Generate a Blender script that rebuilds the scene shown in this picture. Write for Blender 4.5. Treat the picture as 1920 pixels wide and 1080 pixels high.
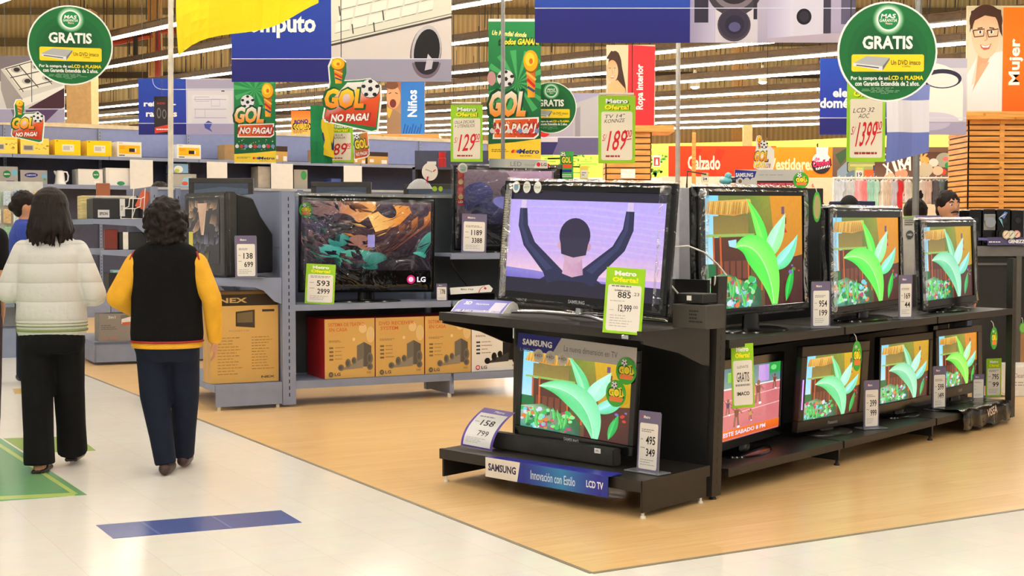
import bpy, bmesh, math, random
from mathutils import Vector as V, Matrix as M, noise
for o in list(bpy.data.objects): bpy.data.objects.remove(o)
SC = bpy.context.scene
COL = SC.collection
R = math.radians
rnd = random.Random(7)

# ---------------------------------------------------------------- camera
F, CH, HZ = 2600.0, 1.32, 430.0            # focal length in pixels, camera height, horizon row
PITCH = math.atan((540 - HZ) / F)
cd = bpy.data.cameras.new('camera'); cam = bpy.data.objects.new('camera', cd); COL.objects.link(cam)
cd.sensor_width = 36; cd.lens = F / 1920 * 36; cd.clip_end = 300
cam.location = (0, 0, CH); cam.rotation_euler = (R(90) - PITCH, 0, 0)
SC.camera = cam
# ---------------------------------------------------------------- world, exposure
w = bpy.data.worlds.new('world'); SC.world = w; w.use_nodes = True
bg = w.node_tree.nodes['Background']; bg.inputs[0].default_value = (1.0, 0.94, 0.84, 1); bg.inputs[1].default_value = 0.46
SC.view_settings.view_transform = 'Standard'; SC.view_settings.look = 'None'
SC.view_settings.gamma = 1; SC.view_settings.exposure = 0.0; SC.view_settings.use_curve_mapping = False
TUBE = 49.0                                  # emission of the fluorescent tubes
SCREEN = 1.1                                # emission of the television screens

def ray(x, y):
    a = (x - 960) / F; b = (540 - y) / F; c, s = math.cos(PITCH), math.sin(PITCH)
    return V((a, c + b * s, -s + b * c))
def gr(x, y, z=0.0):
    d = ray(x, y); return V((0, 0, CH)) + d * ((z - CH) / d.z)
def at(x, y, Y):
    d = ray(x, y); return V((0, 0, CH)) + d * (Y / d.y)

# ---------------------------------------------------------------- materials
def lin(c):
    return tuple((v / 255 / 12.92) if v / 255 <= .04045 else ((v / 255 + .055) / 1.055) ** 2.4 for v in c[:3]) + (1.0,)
MATS = {}
def pm(name, rgb, rough=.5, metal=0, var=.1, scale=12, bump=0, bscale=60, trans=0, spec=.5, stretch=None, sheen=0):
    if name in MATS: return MATS[name]
    m = bpy.data.materials.new(name); m.use_nodes = True; nt = m.node_tree; N = nt.nodes; L = nt.links
    b = N['Principled BSDF']; b.inputs['Roughness'].default_value = rough; b.inputs['Metallic'].default_value = metal
    b.inputs['Specular IOR Level'].default_value = spec; b.inputs['Transmission Weight'].default_value = trans
    b.inputs['Sheen Weight'].default_value = sheen
    tc = N.new('ShaderNodeTexCoord'); src = tc.outputs['Object']
    if stretch:
        mp = N.new('ShaderNodeMapping'); mp.inputs['Scale'].default_value = stretch; L.new(src, mp.inputs[0]); src = mp.outputs[0]
    nz = N.new('ShaderNodeTexNoise'); nz.inputs['Scale'].default_value = scale; nz.inputs['Detail'].default_value = 4
    L.new(src, nz.inputs['Vector'])
    cr = N.new('ShaderNodeValToRGB'); L.new(nz.outputs['Fac'], cr.inputs[0])
    c = lin(rgb); cr.color_ramp.elements[0].position = .3; cr.color_ramp.elements[1].position = .7
    cr.color_ramp.elements[0].color = tuple(v * (1 - var) for v in c[:3]) + (1,)
    cr.color_ramp.elements[1].color = tuple(min(1, v * (1 + var)) for v in c[:3]) + (1,)
    L.new(cr.outputs[0], b.inputs['Base Color'])
    if bump:
        n2 = N.new('ShaderNodeTexNoise'); n2.inputs['Scale'].default_value = bscale; n2.inputs['Detail'].default_value = 3
        L.new(src, n2.inputs['Vector'])
        bp = N.new('ShaderNodeBump'); bp.inputs['Strength'].default_value = bump; bp.inputs['Distance'].default_value = .01
        L.new(n2.outputs['Fac'], bp.inputs['Height']); L.new(bp.outputs[0], b.inputs['Normal'])
    MATS[name] = m; return m
def attr_mat(name, rough, emit=0.0, spec=.4, mottle=0.0, mscale=60):
    m = bpy.data.materials.new(name); m.use_nodes = True; nt = m.node_tree; N = nt.nodes; L = nt.links
    b = N['Principled BSDF']; b.inputs['Roughness'].default_value = rough; b.inputs['Specular IOR Level'].default_value = spec
    a = N.new('ShaderNodeAttribute'); a.attribute_name = 'Col'; out = a.outputs['Color']
    if mottle:
        nz = N.new('ShaderNodeTexNoise'); nz.inputs['Scale'].default_value = mscale; nz.inputs['Detail'].default_value = 5
        tc = N.new('ShaderNodeTexCoord'); L.new(tc.outputs['Object'], nz.inputs['Vector'])
        mx = N.new('ShaderNodeMix'); mx.data_type = 'RGBA'; mx.blend_type = 'OVERLAY'; mx.inputs['Factor'].default_value = mottle
        L.new(out, mx.inputs['A']); L.new(nz.outputs['Color'], mx.inputs['B']); out = mx.outputs['Result']
    if emit:
        b.inputs['Base Color'].default_value = (.01, .01, .01, 1)
        L.new(out, b.inputs['Emission Color']); b.inputs['Emission Strength'].default_value = emit
        m.cycles.emission_sampling = 'NONE'
    else: L.new(out, b.inputs['Base Color'])
    return m
PRINT = attr_mat('printed_card', .55, spec=.25)
GLOSS = attr_mat('glossy_print', .3, spec=.25)
SCR = attr_mat('lit_screen', .12, SCREEN, .5, .22, 45)
CLOTHP = attr_mat('printed_cloth', .8, spec=.2)

# ---------------------------------------------------------------- geometry builder
class G:
    def __init__(s): s.v = []; s.f = []; s.m = []; s.c = []
    def face(s, idx, mi=0, col=None):
        s.f.append(tuple(idx)); s.m.append(mi); s.c.append(col)
    def add(s, vs, fs, mi=0, col=None, mx=None):
        b = len(s.v); s.v += [tuple(mx @ V(p)) if mx else tuple(p) for p in vs]
        for f in fs: s.face([b + i for i in f], mi, col)
    def box(s, x0, x1, y0, y1, z0, z1, mi=0, mx=None, col=None):
        s.add([(x0,y0,z0),(x1,y0,z0),(x1,y1,z0),(x0,y1,z0),(x0,y0,z1),(x1,y0,z1),(x1,y1,z1),(x0,y1,z1)],
              [(3,2,1,0),(4,5,6,7),(0,1,5,4),(1,2,6,5),(2,3,7,6),(3,0,4,7)], mi, col, mx); return s
    def prism(s, pts, d0, d1, plane='xz', mi=0, mx=None, col=None):
        n = len(pts)
        def p(a, b, d): return (a, d, b) if plane == 'xz' else ((d, a, b) if plane == 'yz' else (a, b, d))
        vs = [p(a, b, d0) for a, b in pts] + [p(a, b, d1) for a, b in pts]
        s.add(vs, [tuple(range(n)), tuple(range(2*n-1, n-1, -1))] + [(i, (i+1) % n + 0, (i+1) % n + n, i + n)[::-1] for i in range(n)], mi, col, mx); return s
    def tube(s, pts, r, n=8, mi=0, mx=None, cap=True, closed=False):
        pts = [V(p) for p in pts]; k = len(pts); rs = r if isinstance(r, (list, tuple)) else [r] * k
        vs = []; up = V((0, 0, 1)); last = None
        for i, p in enumerate(pts):
            t = (pts[min(i+1, k-1)] - pts[max(i-1, 0)]).normalized()
            if last is None: a = t.cross(up if abs(t.z) < .95 else V((0, 1, 0))).normalized()
            else: a = (last - t * last.dot(t)).normalized()
            last = a; b = t.cross(a)
            for j in range(n):
                q = 2 * math.pi * j / n; vs.append(p + (a * math.cos(q) + b * math.sin(q)) * rs[i])
        fs = [(i*n+j, i*n+(j+1) % n, (i+1)*n+(j+1) % n, (i+1)*n+j) for i in range(k-1) for j in range(n)]
        if cap: fs += [tuple(range(n-1, -1, -1)), tuple(range((k-1)*n, k*n))]
        s.add(vs, fs, mi, None, mx); return s
    def cyl(s, p0, p1, r, n=12, mi=0, r1=None, mx=None): return s.tube([p0, p1], [r, r if r1 is None else r1], n, mi, mx)
    def rings(s, rs, n=20, mi=0, mx=None):   # (cx, cy, z, rx, ry)
        vs = [(cx + rx*math.cos(2*math.pi*j/n), cy + ry*math.sin(2*math.pi*j/n), z) for cx, cy, z, rx, ry in rs for j in range(n)]
        k = len(rs)
        fs = [(i*n+j, i*n+(j+1) % n, (i+1)*n+(j+1) % n, (i+1)*n+j) for i in range(k-1) for j in range(n)]
        fs += [tuple(range(n-1, -1, -1)), tuple(range((k-1)*n, k*n))]
        s.add(vs, fs, mi, None, mx); return s
    def ball(s, c, r, n=12, mi=0, mx=None, ry=None, rz=None):
        ry = r if ry is None else ry; rz = r if rz is None else rz; m = n // 2
        return s.rings([(c[0], c[1], c[2] - rz*math.cos(math.pi*(i+.06)/(m+.12)), r*math.sin(math.pi*(i+.06)/(m+.12)), ry*math.sin(math.pi*(i+.06)/(m+.12))) for i in range(m+1)], n, mi, mx)
    def build(s, name, mats, parent=None, mx=None, bevel=0, seg=1, smooth=None, colors=False):
        me = bpy.data.meshes.new(name); me.from_pydata(s.v, [], s.f)
        for m in (mats if isinstance(mats, (list, tuple)) else [mats]): me.materials.append(m)
        me.polygons.foreach_set('material_index', s.m)
        if colors or any(c is not None for c in s.c):
            at_ = me.color_attributes.new('Col', 'FLOAT_COLOR', 'CORNER'); buf = []
            for f, c in zip(s.f, s.c):
                if c is None: buf += [.5, .5, .5, 1] * len(f)
                elif isinstance(c, list):
                    for q in c: buf += q
                else: buf += list(c) * len(f)
            at_.data.foreach_set('color', buf)
        if bevel:
            bm = bmesh.new(); bm.from_mesh(me); bmesh.ops.recalc_face_normals(bm, faces=bm.faces)
            es = [e for e in bm.edges if len(e.link_faces) == 2 and e.calc_face_angle(0) > .5]
            bmesh.ops.bevel(bm, geom=es, offset=bevel, segments=seg, affect='EDGES', clamp_overlap=True)
            bm.to_mesh(me); bm.free()
        elif not colors and not any(c is not None for c in s.c):
            bm = bmesh.new(); bm.from_mesh(me); bmesh.ops.recalc_face_normals(bm, faces=bm.faces); bm.to_mesh(me); bm.free()
        if smooth: me.shade_smooth(); me.set_sharp_from_angle(angle=R(smooth))
        o = bpy.data.objects.new(name, me); COL.objects.link(o)
        if parent: o.parent = parent
        if mx is not None: o.matrix_local = mx if isinstance(mx, M) else M.Translation(mx)
        return o

def tag(o, label=None, cat=None, group=None, kind=None):
    if label: o['label'] = label
    if cat: o['category'] = cat
    if group: o['group'] = group
    if kind: o['kind'] = kind
    return o
def thing(name, label, cat, loc=(0, 0, 0), rz=0, group=None):
    o = bpy.data.objects.new(name, None); COL.objects.link(o); o.location = loc; o.rotation_euler = (0, 0, rz); o.empty_display_size = .1
    return tag(o, label, cat, group)
def struct(o): o['kind'] = 'structure'; return o
def RT(loc, rz=0): return M.Translation(loc) @ M.Rotation(rz, 4, 'Z')

# ---------------------------------------------------------------- flat graphics: print, lettering, screens
GL = {}
def glyphs(t, bold):
    k = (t, bold)
    if k not in GL:
        cu = bpy.data.curves.new('t', 'FONT'); cu.body = t; cu.offset = bold; cu.resolution_u = 2; cu.fill_mode = 'FRONT'
        ob = bpy.data.objects.new('t', cu); COL.objects.link(ob); bpy.context.view_layer.update()
        dg = bpy.context.evaluated_depsgraph_get(); me = bpy.data.meshes.new_from_object(ob.evaluated_get(dg))
        vs = [(v.co.x, v.co.y) for v in me.vertices]; fs = [tuple(p.vertices) for p in me.polygons]
        bpy.data.objects.remove(ob); bpy.data.curves.remove(cu); bpy.data.meshes.remove(me)
        xs = [p[0] for p in vs] or [0, 1]; ys = [p[1] for p in vs] or [0, 1]
        x0, y0 = min(xs), min(ys); W = max(max(xs) - x0, 1e-4); H = max(max(ys) - y0, 1e-4)
        GL[k] = ([((x - x0) / W, (y - y0) / H) for x, y in vs], fs, W / H)
    return GL[k]
def mixc(a, b, t): return tuple(a[i] + (b[i] - a[i]) * t for i in range(3))
class A(G):
    """flat artwork: x to the right, y down, in any unit; sx, sy turn it into metres"""
    def __init__(s, ox, oy, sx, sy=None, eps=.00016, warp=None):
        super().__init__(); s.ox, s.oy, s.sx, s.sy = ox, oy, sx, sx if sy is None else sy; s.L = 0; s.eps = eps; s.warp = warp; s.mi = 0
    def p(s, x, y, d=None):
        q = ((x - s.ox) * s.sx, -(s.L * s.eps) if d is None else d, -(y - s.oy) * s.sy)
        return tuple(s.warp(V(q))) if s.warp else q
    def up(s): s.L += 1
    def body(s, pts, c, th=.008, rnd_=None):   # the card itself, with thickness
        n = len(pts); b = len(s.v); cc = lin(c)
        area = sum(pts[i][0]*pts[(i+1) % n][1] - pts[(i+1) % n][0]*pts[i][1] for i in range(n))
        if area < 0: pts = pts[::-1]
        s.v += [s.p(x, y, 0) for x, y in pts] + [s.p(x, y, th) for x, y in pts]
        s.face(list(range(b + n - 1, b - 1, -1)), s.mi, cc); s.face(list(range(b + n, b + 2*n)), s.mi, cc)
        for i in range(n): s.face((b+i, b+(i+1) % n, b+n+(i+1) % n, b+n+i), s.mi, cc)
    def rbody(s, x0, y0, x1, y1, c, th=.008): s.body([(x0, y0), (x1, y0), (x1, y1), (x0, y1)], c, th)
    def poly(s, pts, c, up=True):
        if up: s.up()
        n = len(pts); b = len(s.v)
        area = sum(pts[i][0]*pts[(i+1) % n][1] - pts[(i+1) % n][0]*pts[i][1] for i in range(n))
        cols = [lin(q) for q in c] if isinstance(c, list) else None
        if area < 0:
            pts = pts[::-1]; cols = cols[::-1] if cols else None
        s.v += [s.p(x, y) for x, y in pts]
        s.face(list(range(b + n - 1, b - 1, -1)), s.mi, cols[::-1] if cols else lin(c))
    def rect(s, x0, y0, x1, y1, c, c2=None, horiz=False, up=True, nx=1, ny=1):
        if up: s.up()
        g = lambda t: mixc(c, c2, t) if c2 else c
        if c2 and nx == 1 and ny == 1: nx, ny = (8, 1) if horiz else (1, 8)
        for i in range(nx):
            for j in range(ny):
                a, b, d, e = x0+(x1-x0)*i/nx, x0+(x1-x0)*(i+1)/nx, y0+(y1-y0)*j/ny, y0+(y1-y0)*(j+1)/ny
                cs = [g(i/nx), g((i+1)/nx), g((i+1)/nx), g(i/nx)] if horiz else [g(j/ny), g(j/ny), g((j+1)/ny), g((j+1)/ny)]
                s.poly([(a, d), (b, d), (b, e), (a, e)], cs, False)
    def ell(s, cx, cy, rx, ry=None, c=(0, 0, 0), n=28, up=True, rot=0, a0=0, a1=360):
        ry = rx if ry is None else ry; cr, sr = math.cos(R(rot)), math.sin(R(rot)); pts = []
        m = n if a1 - a0 >= 360 else n + 1
        for i in range(m):
            q = R(a0 + (a1 - a0) * i / n); x, y = rx*math.cos(q), ry*math.sin(q); pts.append((cx + x*cr - y*sr, cy + x*sr + y*cr))
        s.poly(pts, c, up)
    def rrect(s, x0, y0, x1, y1, r, c, up=True, body=None):
        pts = []
        for cx, cy, a in ((x1-r, y0+r, -90), (x1-r, y1-r, 0), (x0+r, y1-r, 90), (x0+r, y0+r, 180)):
            for i in range(5): q = R(a + 22.5*i); pts.append((cx + r*math.cos(q), cy + r*math.sin(q)))
        if body is not None: s.body(pts, c, body)
        else: s.poly(pts, c, up)
    def line(s, pts, w, c, up=True):
        if up: s.up()
        k = len(pts); L_, R_ = [], []
        ws = w if isinstance(w, list) else [w]*k
        for i in range(k):
            a, b = pts[max(i-1, 0)], pts[min(i+1, k-1)]; dx, dy = b[0]-a[0], b[1]-a[1]; l = math.hypot(dx, dy) or 1
            nx, ny = -dy/l*ws[i]/2, dx/l*ws[i]/2; L_.append((pts[i][0]+nx, pts[i][1]+ny)); R_.append((pts[i][0]-nx, pts[i][1]-ny))
        for i in range(k-1): s.poly([L_[i], L_[i+1], R_[i+1], R_[i]], c, False)
    def text(s, t, cx, cy, w, h, c=(0, 0, 0), bold=.0, rot=0, sh=0, c2=None, up=True):
        """lettering whose box is w x h, centred on (cx, cy)"""
        if up: s.up()
        vs, fs, asp = glyphs(t, bold); w = w or h * asp; cr, sr = math.cos(R(rot)), math.sin(R(rot)); b = len(s.v); cl = []
        for x, y in vs:
            X = (x - .5) * w + (y - .5) * sh * h; Y = -(y - .5) * h
            s.v.append(s.p(cx + X*cr + Y*sr, cy - X*sr + Y*cr)); cl.append(lin(mixc(c2, c, y)) if c2 else None)
        cc = lin(c)
        for f in fs: s.face([b + i for i in f], s.mi, [cl[i] for i in f] if c2 else cc)
    def otext(s, t, cx, cy, w, h, c, oc, ob=.06, **k):
        s.text(t, cx, cy, w * (1 + ob*.6) if w else w, h * (1 + ob), oc, .055, k.get('rot', 0), k.get('sh', 0)); s.text(t, cx, cy, w, h, c, **k)
    def lines(s, x0, y0, x1, y1, n, c, f=.45):
        s.up(); st = (y1 - y0) / n
        for i in range(n):
            e = x0 + (x1 - x0) * rnd.uniform(.55, 1); y = y0 + st*i; x = x0
            while x < e:
                l = (x1 - x0) * rnd.uniform(.08, .2); s.poly([(x, y), (min(x+l, e), y), (min(x+l, e), y+st*f), (x, y+st*f)], c, False); x += l + (x1-x0)*.03
    def specks(s, x0, y0, x1, y1, n, r, cs, asp=1):
        s.up()
        for i in range(n):
            if i % 12 == 0: s.up()
            q = r * rnd.uniform(.5, 1.3); s.ell(rnd.uniform(x0, x1), rnd.uniform(y0, y1), q, q*asp, rnd.choice(cs), 7, False, rnd.uniform(0, 90))
    def done(s, name, mat=None, parent=None, mx=None): return s.build(name, mat or PRINT, parent, mx, colors=True)
def bez(p, n=12):
    out = []
    for i in range(n + 1):
        t = i / n; q = [V((a, b)) for a, b in p]
        while len(q) > 1: q = [q[j].lerp(q[j+1], t) for j in range(len(q)-1)]
        out.append((q[0].x, q[0].y))
    return out
# ================================================================ setting
UDIR, VDIR = V((.866, .5, 0)), V((-.4985, .8669, 0))      # floor directions
C0 = gr(1110, 1075); C0.z = 0
def tile_mat():
    m = bpy.data.materials.new('cream_tile'); m.use_nodes = True; nt = m.node_tree; N = nt.nodes; L = nt.links; b = N['Principled BSDF']
    tc = N.new('ShaderNodeTexCoord'); mp = N.new('ShaderNodeMapping'); mp.inputs['Rotation'].default_value = (0, 0, R(-30)); L.new(tc.outputs['Object'], mp.inputs[0])
    br = N.new('ShaderNodeTexBrick'); br.offset = 0; br.inputs['Scale'].default_value = 1; br.inputs['Brick Width'].default_value = .305; br.inputs['Row Height'].default_value = .305
    br.inputs['Mortar Size'].default_value = .0012; br.inputs['Color1'].default_value = lin((250, 246, 236)); br.inputs['Color2'].default_value = lin((248, 243, 232)); br.inputs['Mortar'].default_value = lin((234, 226, 208))
    L.new(mp.outputs[0], br.inputs[0])
    nz = N.new('ShaderNodeTexNoise'); nz.inputs['Scale'].default_value = 9; nz.inputs['Detail'].default_value = 6; L.new(tc.outputs['Object'], nz.inputs[0])
    mx = N.new('ShaderNodeMix'); mx.data_type = 'RGBA'; mx.blend_type = 'MULTIPLY'; mx.inputs['Factor'].default_value = .12
    L.new(br.outputs[0], mx.inputs['A']); L.new(nz.outputs['Color'], mx.inputs['B']); L.new(mx.outputs['Result'], b.inputs['Base Color'])
    b.inputs['Roughness'].default_value = .16; b.inputs['Specular IOR Level'].default_value = .5
    bp = N.new('ShaderNodeBump'); bp.inputs['Strength'].default_value = .05; n2 = N.new('ShaderNodeTexNoise'); n2.inputs['Scale'].default_value = 3; L.new(tc.outputs['Object'], n2.inputs[0])
    L.new(n2.outputs['Fac'], bp.inputs['Height']); L.new(bp.outputs[0], b.inputs['Normal']); return m
def wood_floor_mat():
    m = bpy.data.materials.new('wood_laminate'); m.use_nodes = True; nt = m.node_tree; N = nt.nodes; L = nt.links; b = N['Principled BSDF']
    tc = N.new('ShaderNodeTexCoord'); mp = N.new('ShaderNodeMapping'); mp.inputs['Rotation'].default_value = (0, 0, R(-30)); L.new(tc.outputs['Object'], mp.inputs[0])
    br = N.new('ShaderNodeTexBrick'); br.inputs['Scale'].default_value = 1; br.inputs['Brick Width'].default_value = 1.2; br.inputs['Row Height'].default_value = .1; br.offset = .37
    br.inputs['Mortar Size'].default_value = .001; br.inputs['Color1'].default_value = lin((242, 204, 146)); br.inputs['Color2'].default_value = lin((236, 194, 132)); br.inputs['Mortar'].default_value = lin((216, 172, 112))
    L.new(mp.outputs[0], br.inputs[0])
    m2 = N.new('ShaderNodeMapping'); m2.inputs['Scale'].default_value = (1.5, 28, 1); L.new(mp.outputs[0], m2.inputs[0])
    nz = N.new('ShaderNodeTexNoise'); nz.inputs['Scale'].default_value = 1.6; nz.inputs['Detail'].default_value = 6; L.new(m2.outputs[0], nz.inputs[0])
    cr = N.new('ShaderNodeValToRGB'); cr.color_ramp.elements[0].position = .3; cr.color_ramp.elements[1].position = .75
    cr.color_ramp.elements[0].color = (.72, .66, .58, 1); cr.color_ramp.elements[1].color = (1, 1, 1, 1); L.new(nz.outputs['Fac'], cr.inputs[0])
    mx = N.new('ShaderNodeMix'); mx.data_type = 'RGBA'; mx.blend_type = 'MULTIPLY'; mx.inputs['Factor'].default_value = .6
    L.new(br.outputs[0], mx.inputs['A']); L.new(cr.outputs[0], mx.inputs['B']); L.new(mx.outputs['Result'], b.inputs['Base Color'])
    b.inputs['Roughness'].default_value = .28; return m
g = G(); g.box(-60, 60, -14, 75, -.1, 0); struct(g.build('floor', tile_mat()))
g = G(); a0 = C0; pts = [a0, a0 + UDIR*60, a0 + UDIR*60 + VDIR*60, a0 + VDIR*60]
g.prism([(p.x, p.y) for p in pts], -.02, .0015, 'xy'); struct(g.build('floor_wood', wood_floor_mat()))
seam = pm('seam_strip', (128, 118, 100), .5)
for k, (d, n) in enumerate(((UDIR, VDIR), (VDIR, UDIR))):
    g = G(); q = [a0 - n*.012, a0 + d*60 - n*.012, a0 + d*60 + n*.006, a0 + n*.006]
    g.prism([(p.x, p.y) for p in q], -.02, .003, 'xy'); struct(g.build('trim_%d' % (k + 1), seam))
# coloured tile inlays in the aisle
def inlay(n, px, rgb, top, extra=()):
    g = A(0, 0, 1); g.warp = None
    def fp(pts, c, z):
        b = len(g.v); qs = [gr(x, y) for x, y in pts]
        area = sum(qs[i].x*qs[(i+1) % len(qs)].y - qs[(i+1) % len(qs)].x*qs[i].y for i in range(len(qs)))
        if area < 0: qs = qs[::-1]
        k = len(qs); g.v += [(q.x, q.y, z) for q in qs] + [(q.x, q.y, -.02) for q in qs]
        g.face(list(range(b, b + k)), 0, lin(c))
        for i in range(k): g.face((b+i, b+k+i, b+k+(i+1) % k, b+(i+1) % k), 0, lin(c))
    fp(px, rgb, top)
    for i, (pts, c) in enumerate(extra): fp(pts, c, top + .0004*(i + 1))
    struct(g.build('trim_%d' % n, attr_mat('inlay_tile_%d' % n, .2, mottle=.1, mscale=25), colors=True))
inlay(3, [(180,985),(527,957),(566,980),(212,1010)], (78, 92, 150), .0012, [([(262,979),(268,978.6),(302,1001.5),(296,1002)], (100,116,172)), ([(394,968),(399,967.6),(436,990),(431,990.4)], (100,116,172))])
inlay(4, [(-400,560),(163,928),(0,940),(-600,985)], (116, 168, 118), .0012, [([(-160,735),(-150,735),(146,926),(137,927.5)], (190,210,120)), ([(-300,946),(143,924),(140,930),(-300,953)], (190,210,120))])
inlay(5, [(6,822),(145,818),(180,845),(50,850)], (152, 182, 92), .001)
inlay(6, [(24,729),(60,727),(70,737),(28,739)], (214, 184, 120), .001)

# far wall of ribbed sheet, ceiling, yellow partition
def ribbed(name, c1, c2, sc, axis='X'):
    m = bpy.data.materials.new(name); m.use_nodes = True; nt = m.node_tree; N = nt.nodes; L = nt.links; b = N['Principled BSDF']
    tc = N.new('ShaderNodeTexCoord'); wv = N.new('ShaderNodeTexWave'); wv.bands_direction = axis; wv.inputs['Scale'].default_value = sc; wv.inputs['Distortion'].default_value = .3
    L.new(tc.outputs['Object'], wv.inputs[0]); cr = N.new('ShaderNodeValToRGB'); cr.color_ramp.elements[0].position = .25
    cr.color_ramp.elements[0].color = lin(c1); cr.color_ramp.elements[1].color = lin(c2); L.new(wv.outputs[0], cr.inputs[0])
    nz = N.new('ShaderNodeTexNoise'); nz.inputs['Scale'].default_value = .5; nz.inputs['Detail'].default_value = 6; L.new(tc.outputs['Object'], nz.inputs[0])
    mx = N.new('ShaderNodeMix'); mx.data_type = 'RGBA'; mx.blend_type = 'MULTIPLY'; mx.inputs['Factor'].default_value = .25
    L.new(cr.outputs[0], mx.inputs['A']); L.new(nz.outputs['Color'], mx.inputs['B']); L.new(mx.outputs['Result'], b.inputs['Base Color']); b.inputs['Roughness'].default_value = .7
    bp = N.new('ShaderNodeBump'); bp.inputs['Strength'].default_value = .35; bp.inputs['Distance'].default_value = .05; L.new(wv.outputs[0], bp.inputs['Height']); L.new(bp.outputs[0], b.inputs['Normal']); return m
g = G(); g.box(-55, 55, 82, 82.3, 0, 20); struct(g.build('wall_back', ribbed('ribbed_wall', (236, 208, 148), (255, 236, 180), 1.1)))
g = G(); g.box(-55, 55, -14, 82, 17.8, 18); struct(g.build('ceiling', pm('roof_sheet', (170, 150, 100), .8)))
steel = pm('painted_steel', (128, 112, 76), .6)
dark_st = pm('dark_duct', (70, 56, 40), .7, var=.2)
# horizontal girts and bracing on the far wall
for k, (y, c, hh) in enumerate(((20, steel, .16), (78, steel, .22), (140, dark_st, .16), (205, dark_st, .3))):
    z = at(960, y, 81.5).z; g = G(); g.box(-50, 50, 81.5, 81.98, z - hh, z + hh); struct(g.build('trim_%d' % (10 + k), c))
g = G(); yw = [at(1010, 288, 41), at(1500, 262, 38), at(1830, 256, 34.6)]
pl = [(p.x, p.y) for p in yw]; yellow = pm('yellow_wall', (250, 226, 84), .6, var=.04)
g.prism(pl + [(p[0] + .05, p[1] + .3) for p in pl[::-1]], 0, 3.75, 'xy'); struct(g.build('wall_right', yellow))
# concrete columns
def column(x0, x1, y1, Z, ytop, lab, rgb=(186, 150, 96)):
    p = at((x0 + x1)/2, 430, Z); wd = (x1 - x0)*Z/F; g = G(); g.box(-wd/2, wd/2, -wd/2, wd/2, 0, at(960, ytop, Z).z)
    tag(g.build('column', pm('column_paint', rgb, .75), None, p.xy.to_3d()), lab, 'column', 'structural columns of the hall')
column(135, 181, 230, 34, 20, 'tan square column behind the round green sign at the left')
column(284, 306, 150, 55, -160, 'tan wall column beside the red pipe at the upper left')
column(1392, 1408, 285, 37, 235, 'tan column between the orange shoe sign and the ceiling lamps')
column(1372, 1396, 240, 57, -60, 'tall tan column far behind the ceiling light rows at right')
g = G(); p = at(296, 430, 54)
g.tube([at(296, 150, 53.4), at(296, 60, 53.4), at(296, 58, 53.4), at(345, 57, 53.4)], .11, 6); g.tube([at(190, 86, 53.2), at(285, 66, 53.2)], .11, 6)
tag(g.build('fire_pipe', pm('red_pipe', (150, 50, 30), .5)), 'dark red fire pipe bent along the upper left wall', 'pipe')
g = G(); g.tube([at(254, 105, 53), at(254, 58, 53), at(284, 58, 53)], .1, 6)
tag(g.build('black_pipe', pm('black_pipe', (40, 36, 30), .5)), 'black bent pipe beside the red pipe on the far wall', 'pipe')

# ---------------------------------------------------------------- rows of fluorescent light
def tube_mat():
    m = bpy.data.materials.new('fluorescent_tube'); m.use_nodes = True; N = m.node_tree.nodes; b = N['Principled BSDF']
    b.inputs['Emission Color'].default_value = (1, .95, .87, 1); b.inputs['Emission Strength'].default_value = TUBE; return m
TM = tube_mat(); housing = pm('light_housing', (104, 84, 58), .6, var=.2); refl = pm('white_reflector', (225, 220, 205), .4)
wirem = pm('dark_wire', (40, 34, 24), .5); LD = V((-.677, 1, .05)).normalized()
PROTO = {}
def light_row(Z0, zz, lab, a, b):
    P0 = V((0, Z0, zz)) + LD*a; Lg = b - a
    r = thing('light_row', lab, 'ceiling light', P0, 0, 'rows of fluorescent light')
    q = V((1, 0, 0)).rotation_difference(LD).to_matrix().to_4x4()
    ang = math.atan2(LD.y, LD.x); q = M.Rotation(ang, 4, 'Z') @ M.Rotation(-math.asin(LD.z), 4, 'Y')
    g = G(); g.box(0, Lg, -.045, .045, .07, .2); g.box(0, Lg, -.08, .08, .18, .2); g.build('housing', housing, r, q)
    g = G(); g.prism([(-.09, .02), (0, .06), (.09, .02), (.09, .03), (0, .075), (-.09, .03)], 0, Lg, 'yz'); g.build('reflector', refl, r, q)
    for i in range(int(Lg // 2.4)):
        for nm, mt in (('tube', 0), ('hanging_rod', 1)):
            if not PROTO.get(nm):
                g = G()
                if mt: g.cyl((0, 0, .27), (0, 0, 3.4), .014, 4); PROTO[nm] = g.build(nm, wirem)
                else: g.tube([(.03, 0, 0), (2.37, 0, 0)], .034, 6); PROTO[nm] = g.build(nm, TM)
                c = PROTO[nm]
            else: c = PROTO[nm].copy(); COL.objects.link(c)
            c.parent = r; c.matrix_local = q @ M.Translation((i*2.4, 0, 0))
rows = [(25.0, -4, 'second row from the left edge, passing behind the white pole'), (30.2, 68, 'row cut by the top of the long green football banner'), (35.6, 126, 'row crossing just under the speaker banner'),
        (39.3, 152, 'row just above the two round lamps'), (43.0, 176, 'row just below the two round lamps'), (47.6, 200, 'third row below the speaker banner corner'), (50.8, 216, 'row over the sparse pendant dots'),
        (53.4, 229, 'upper row of the tight far bunch'), (56.2, 240, 'middle row of the tight far bunch'), (58.6, 249, 'lowest row, just over the yellow wall')]
for k, (Z0, y, lab) in enumerate(rows):
    zz = at(960, y, Z0).z; hi = min(1.28*Z0, (80 - Z0)/.826) if Z0 < 80 else 2
    light_row(Z0, zz, 'long white fluorescent light line, ' + lab, -.52*Z0, hi)
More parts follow.
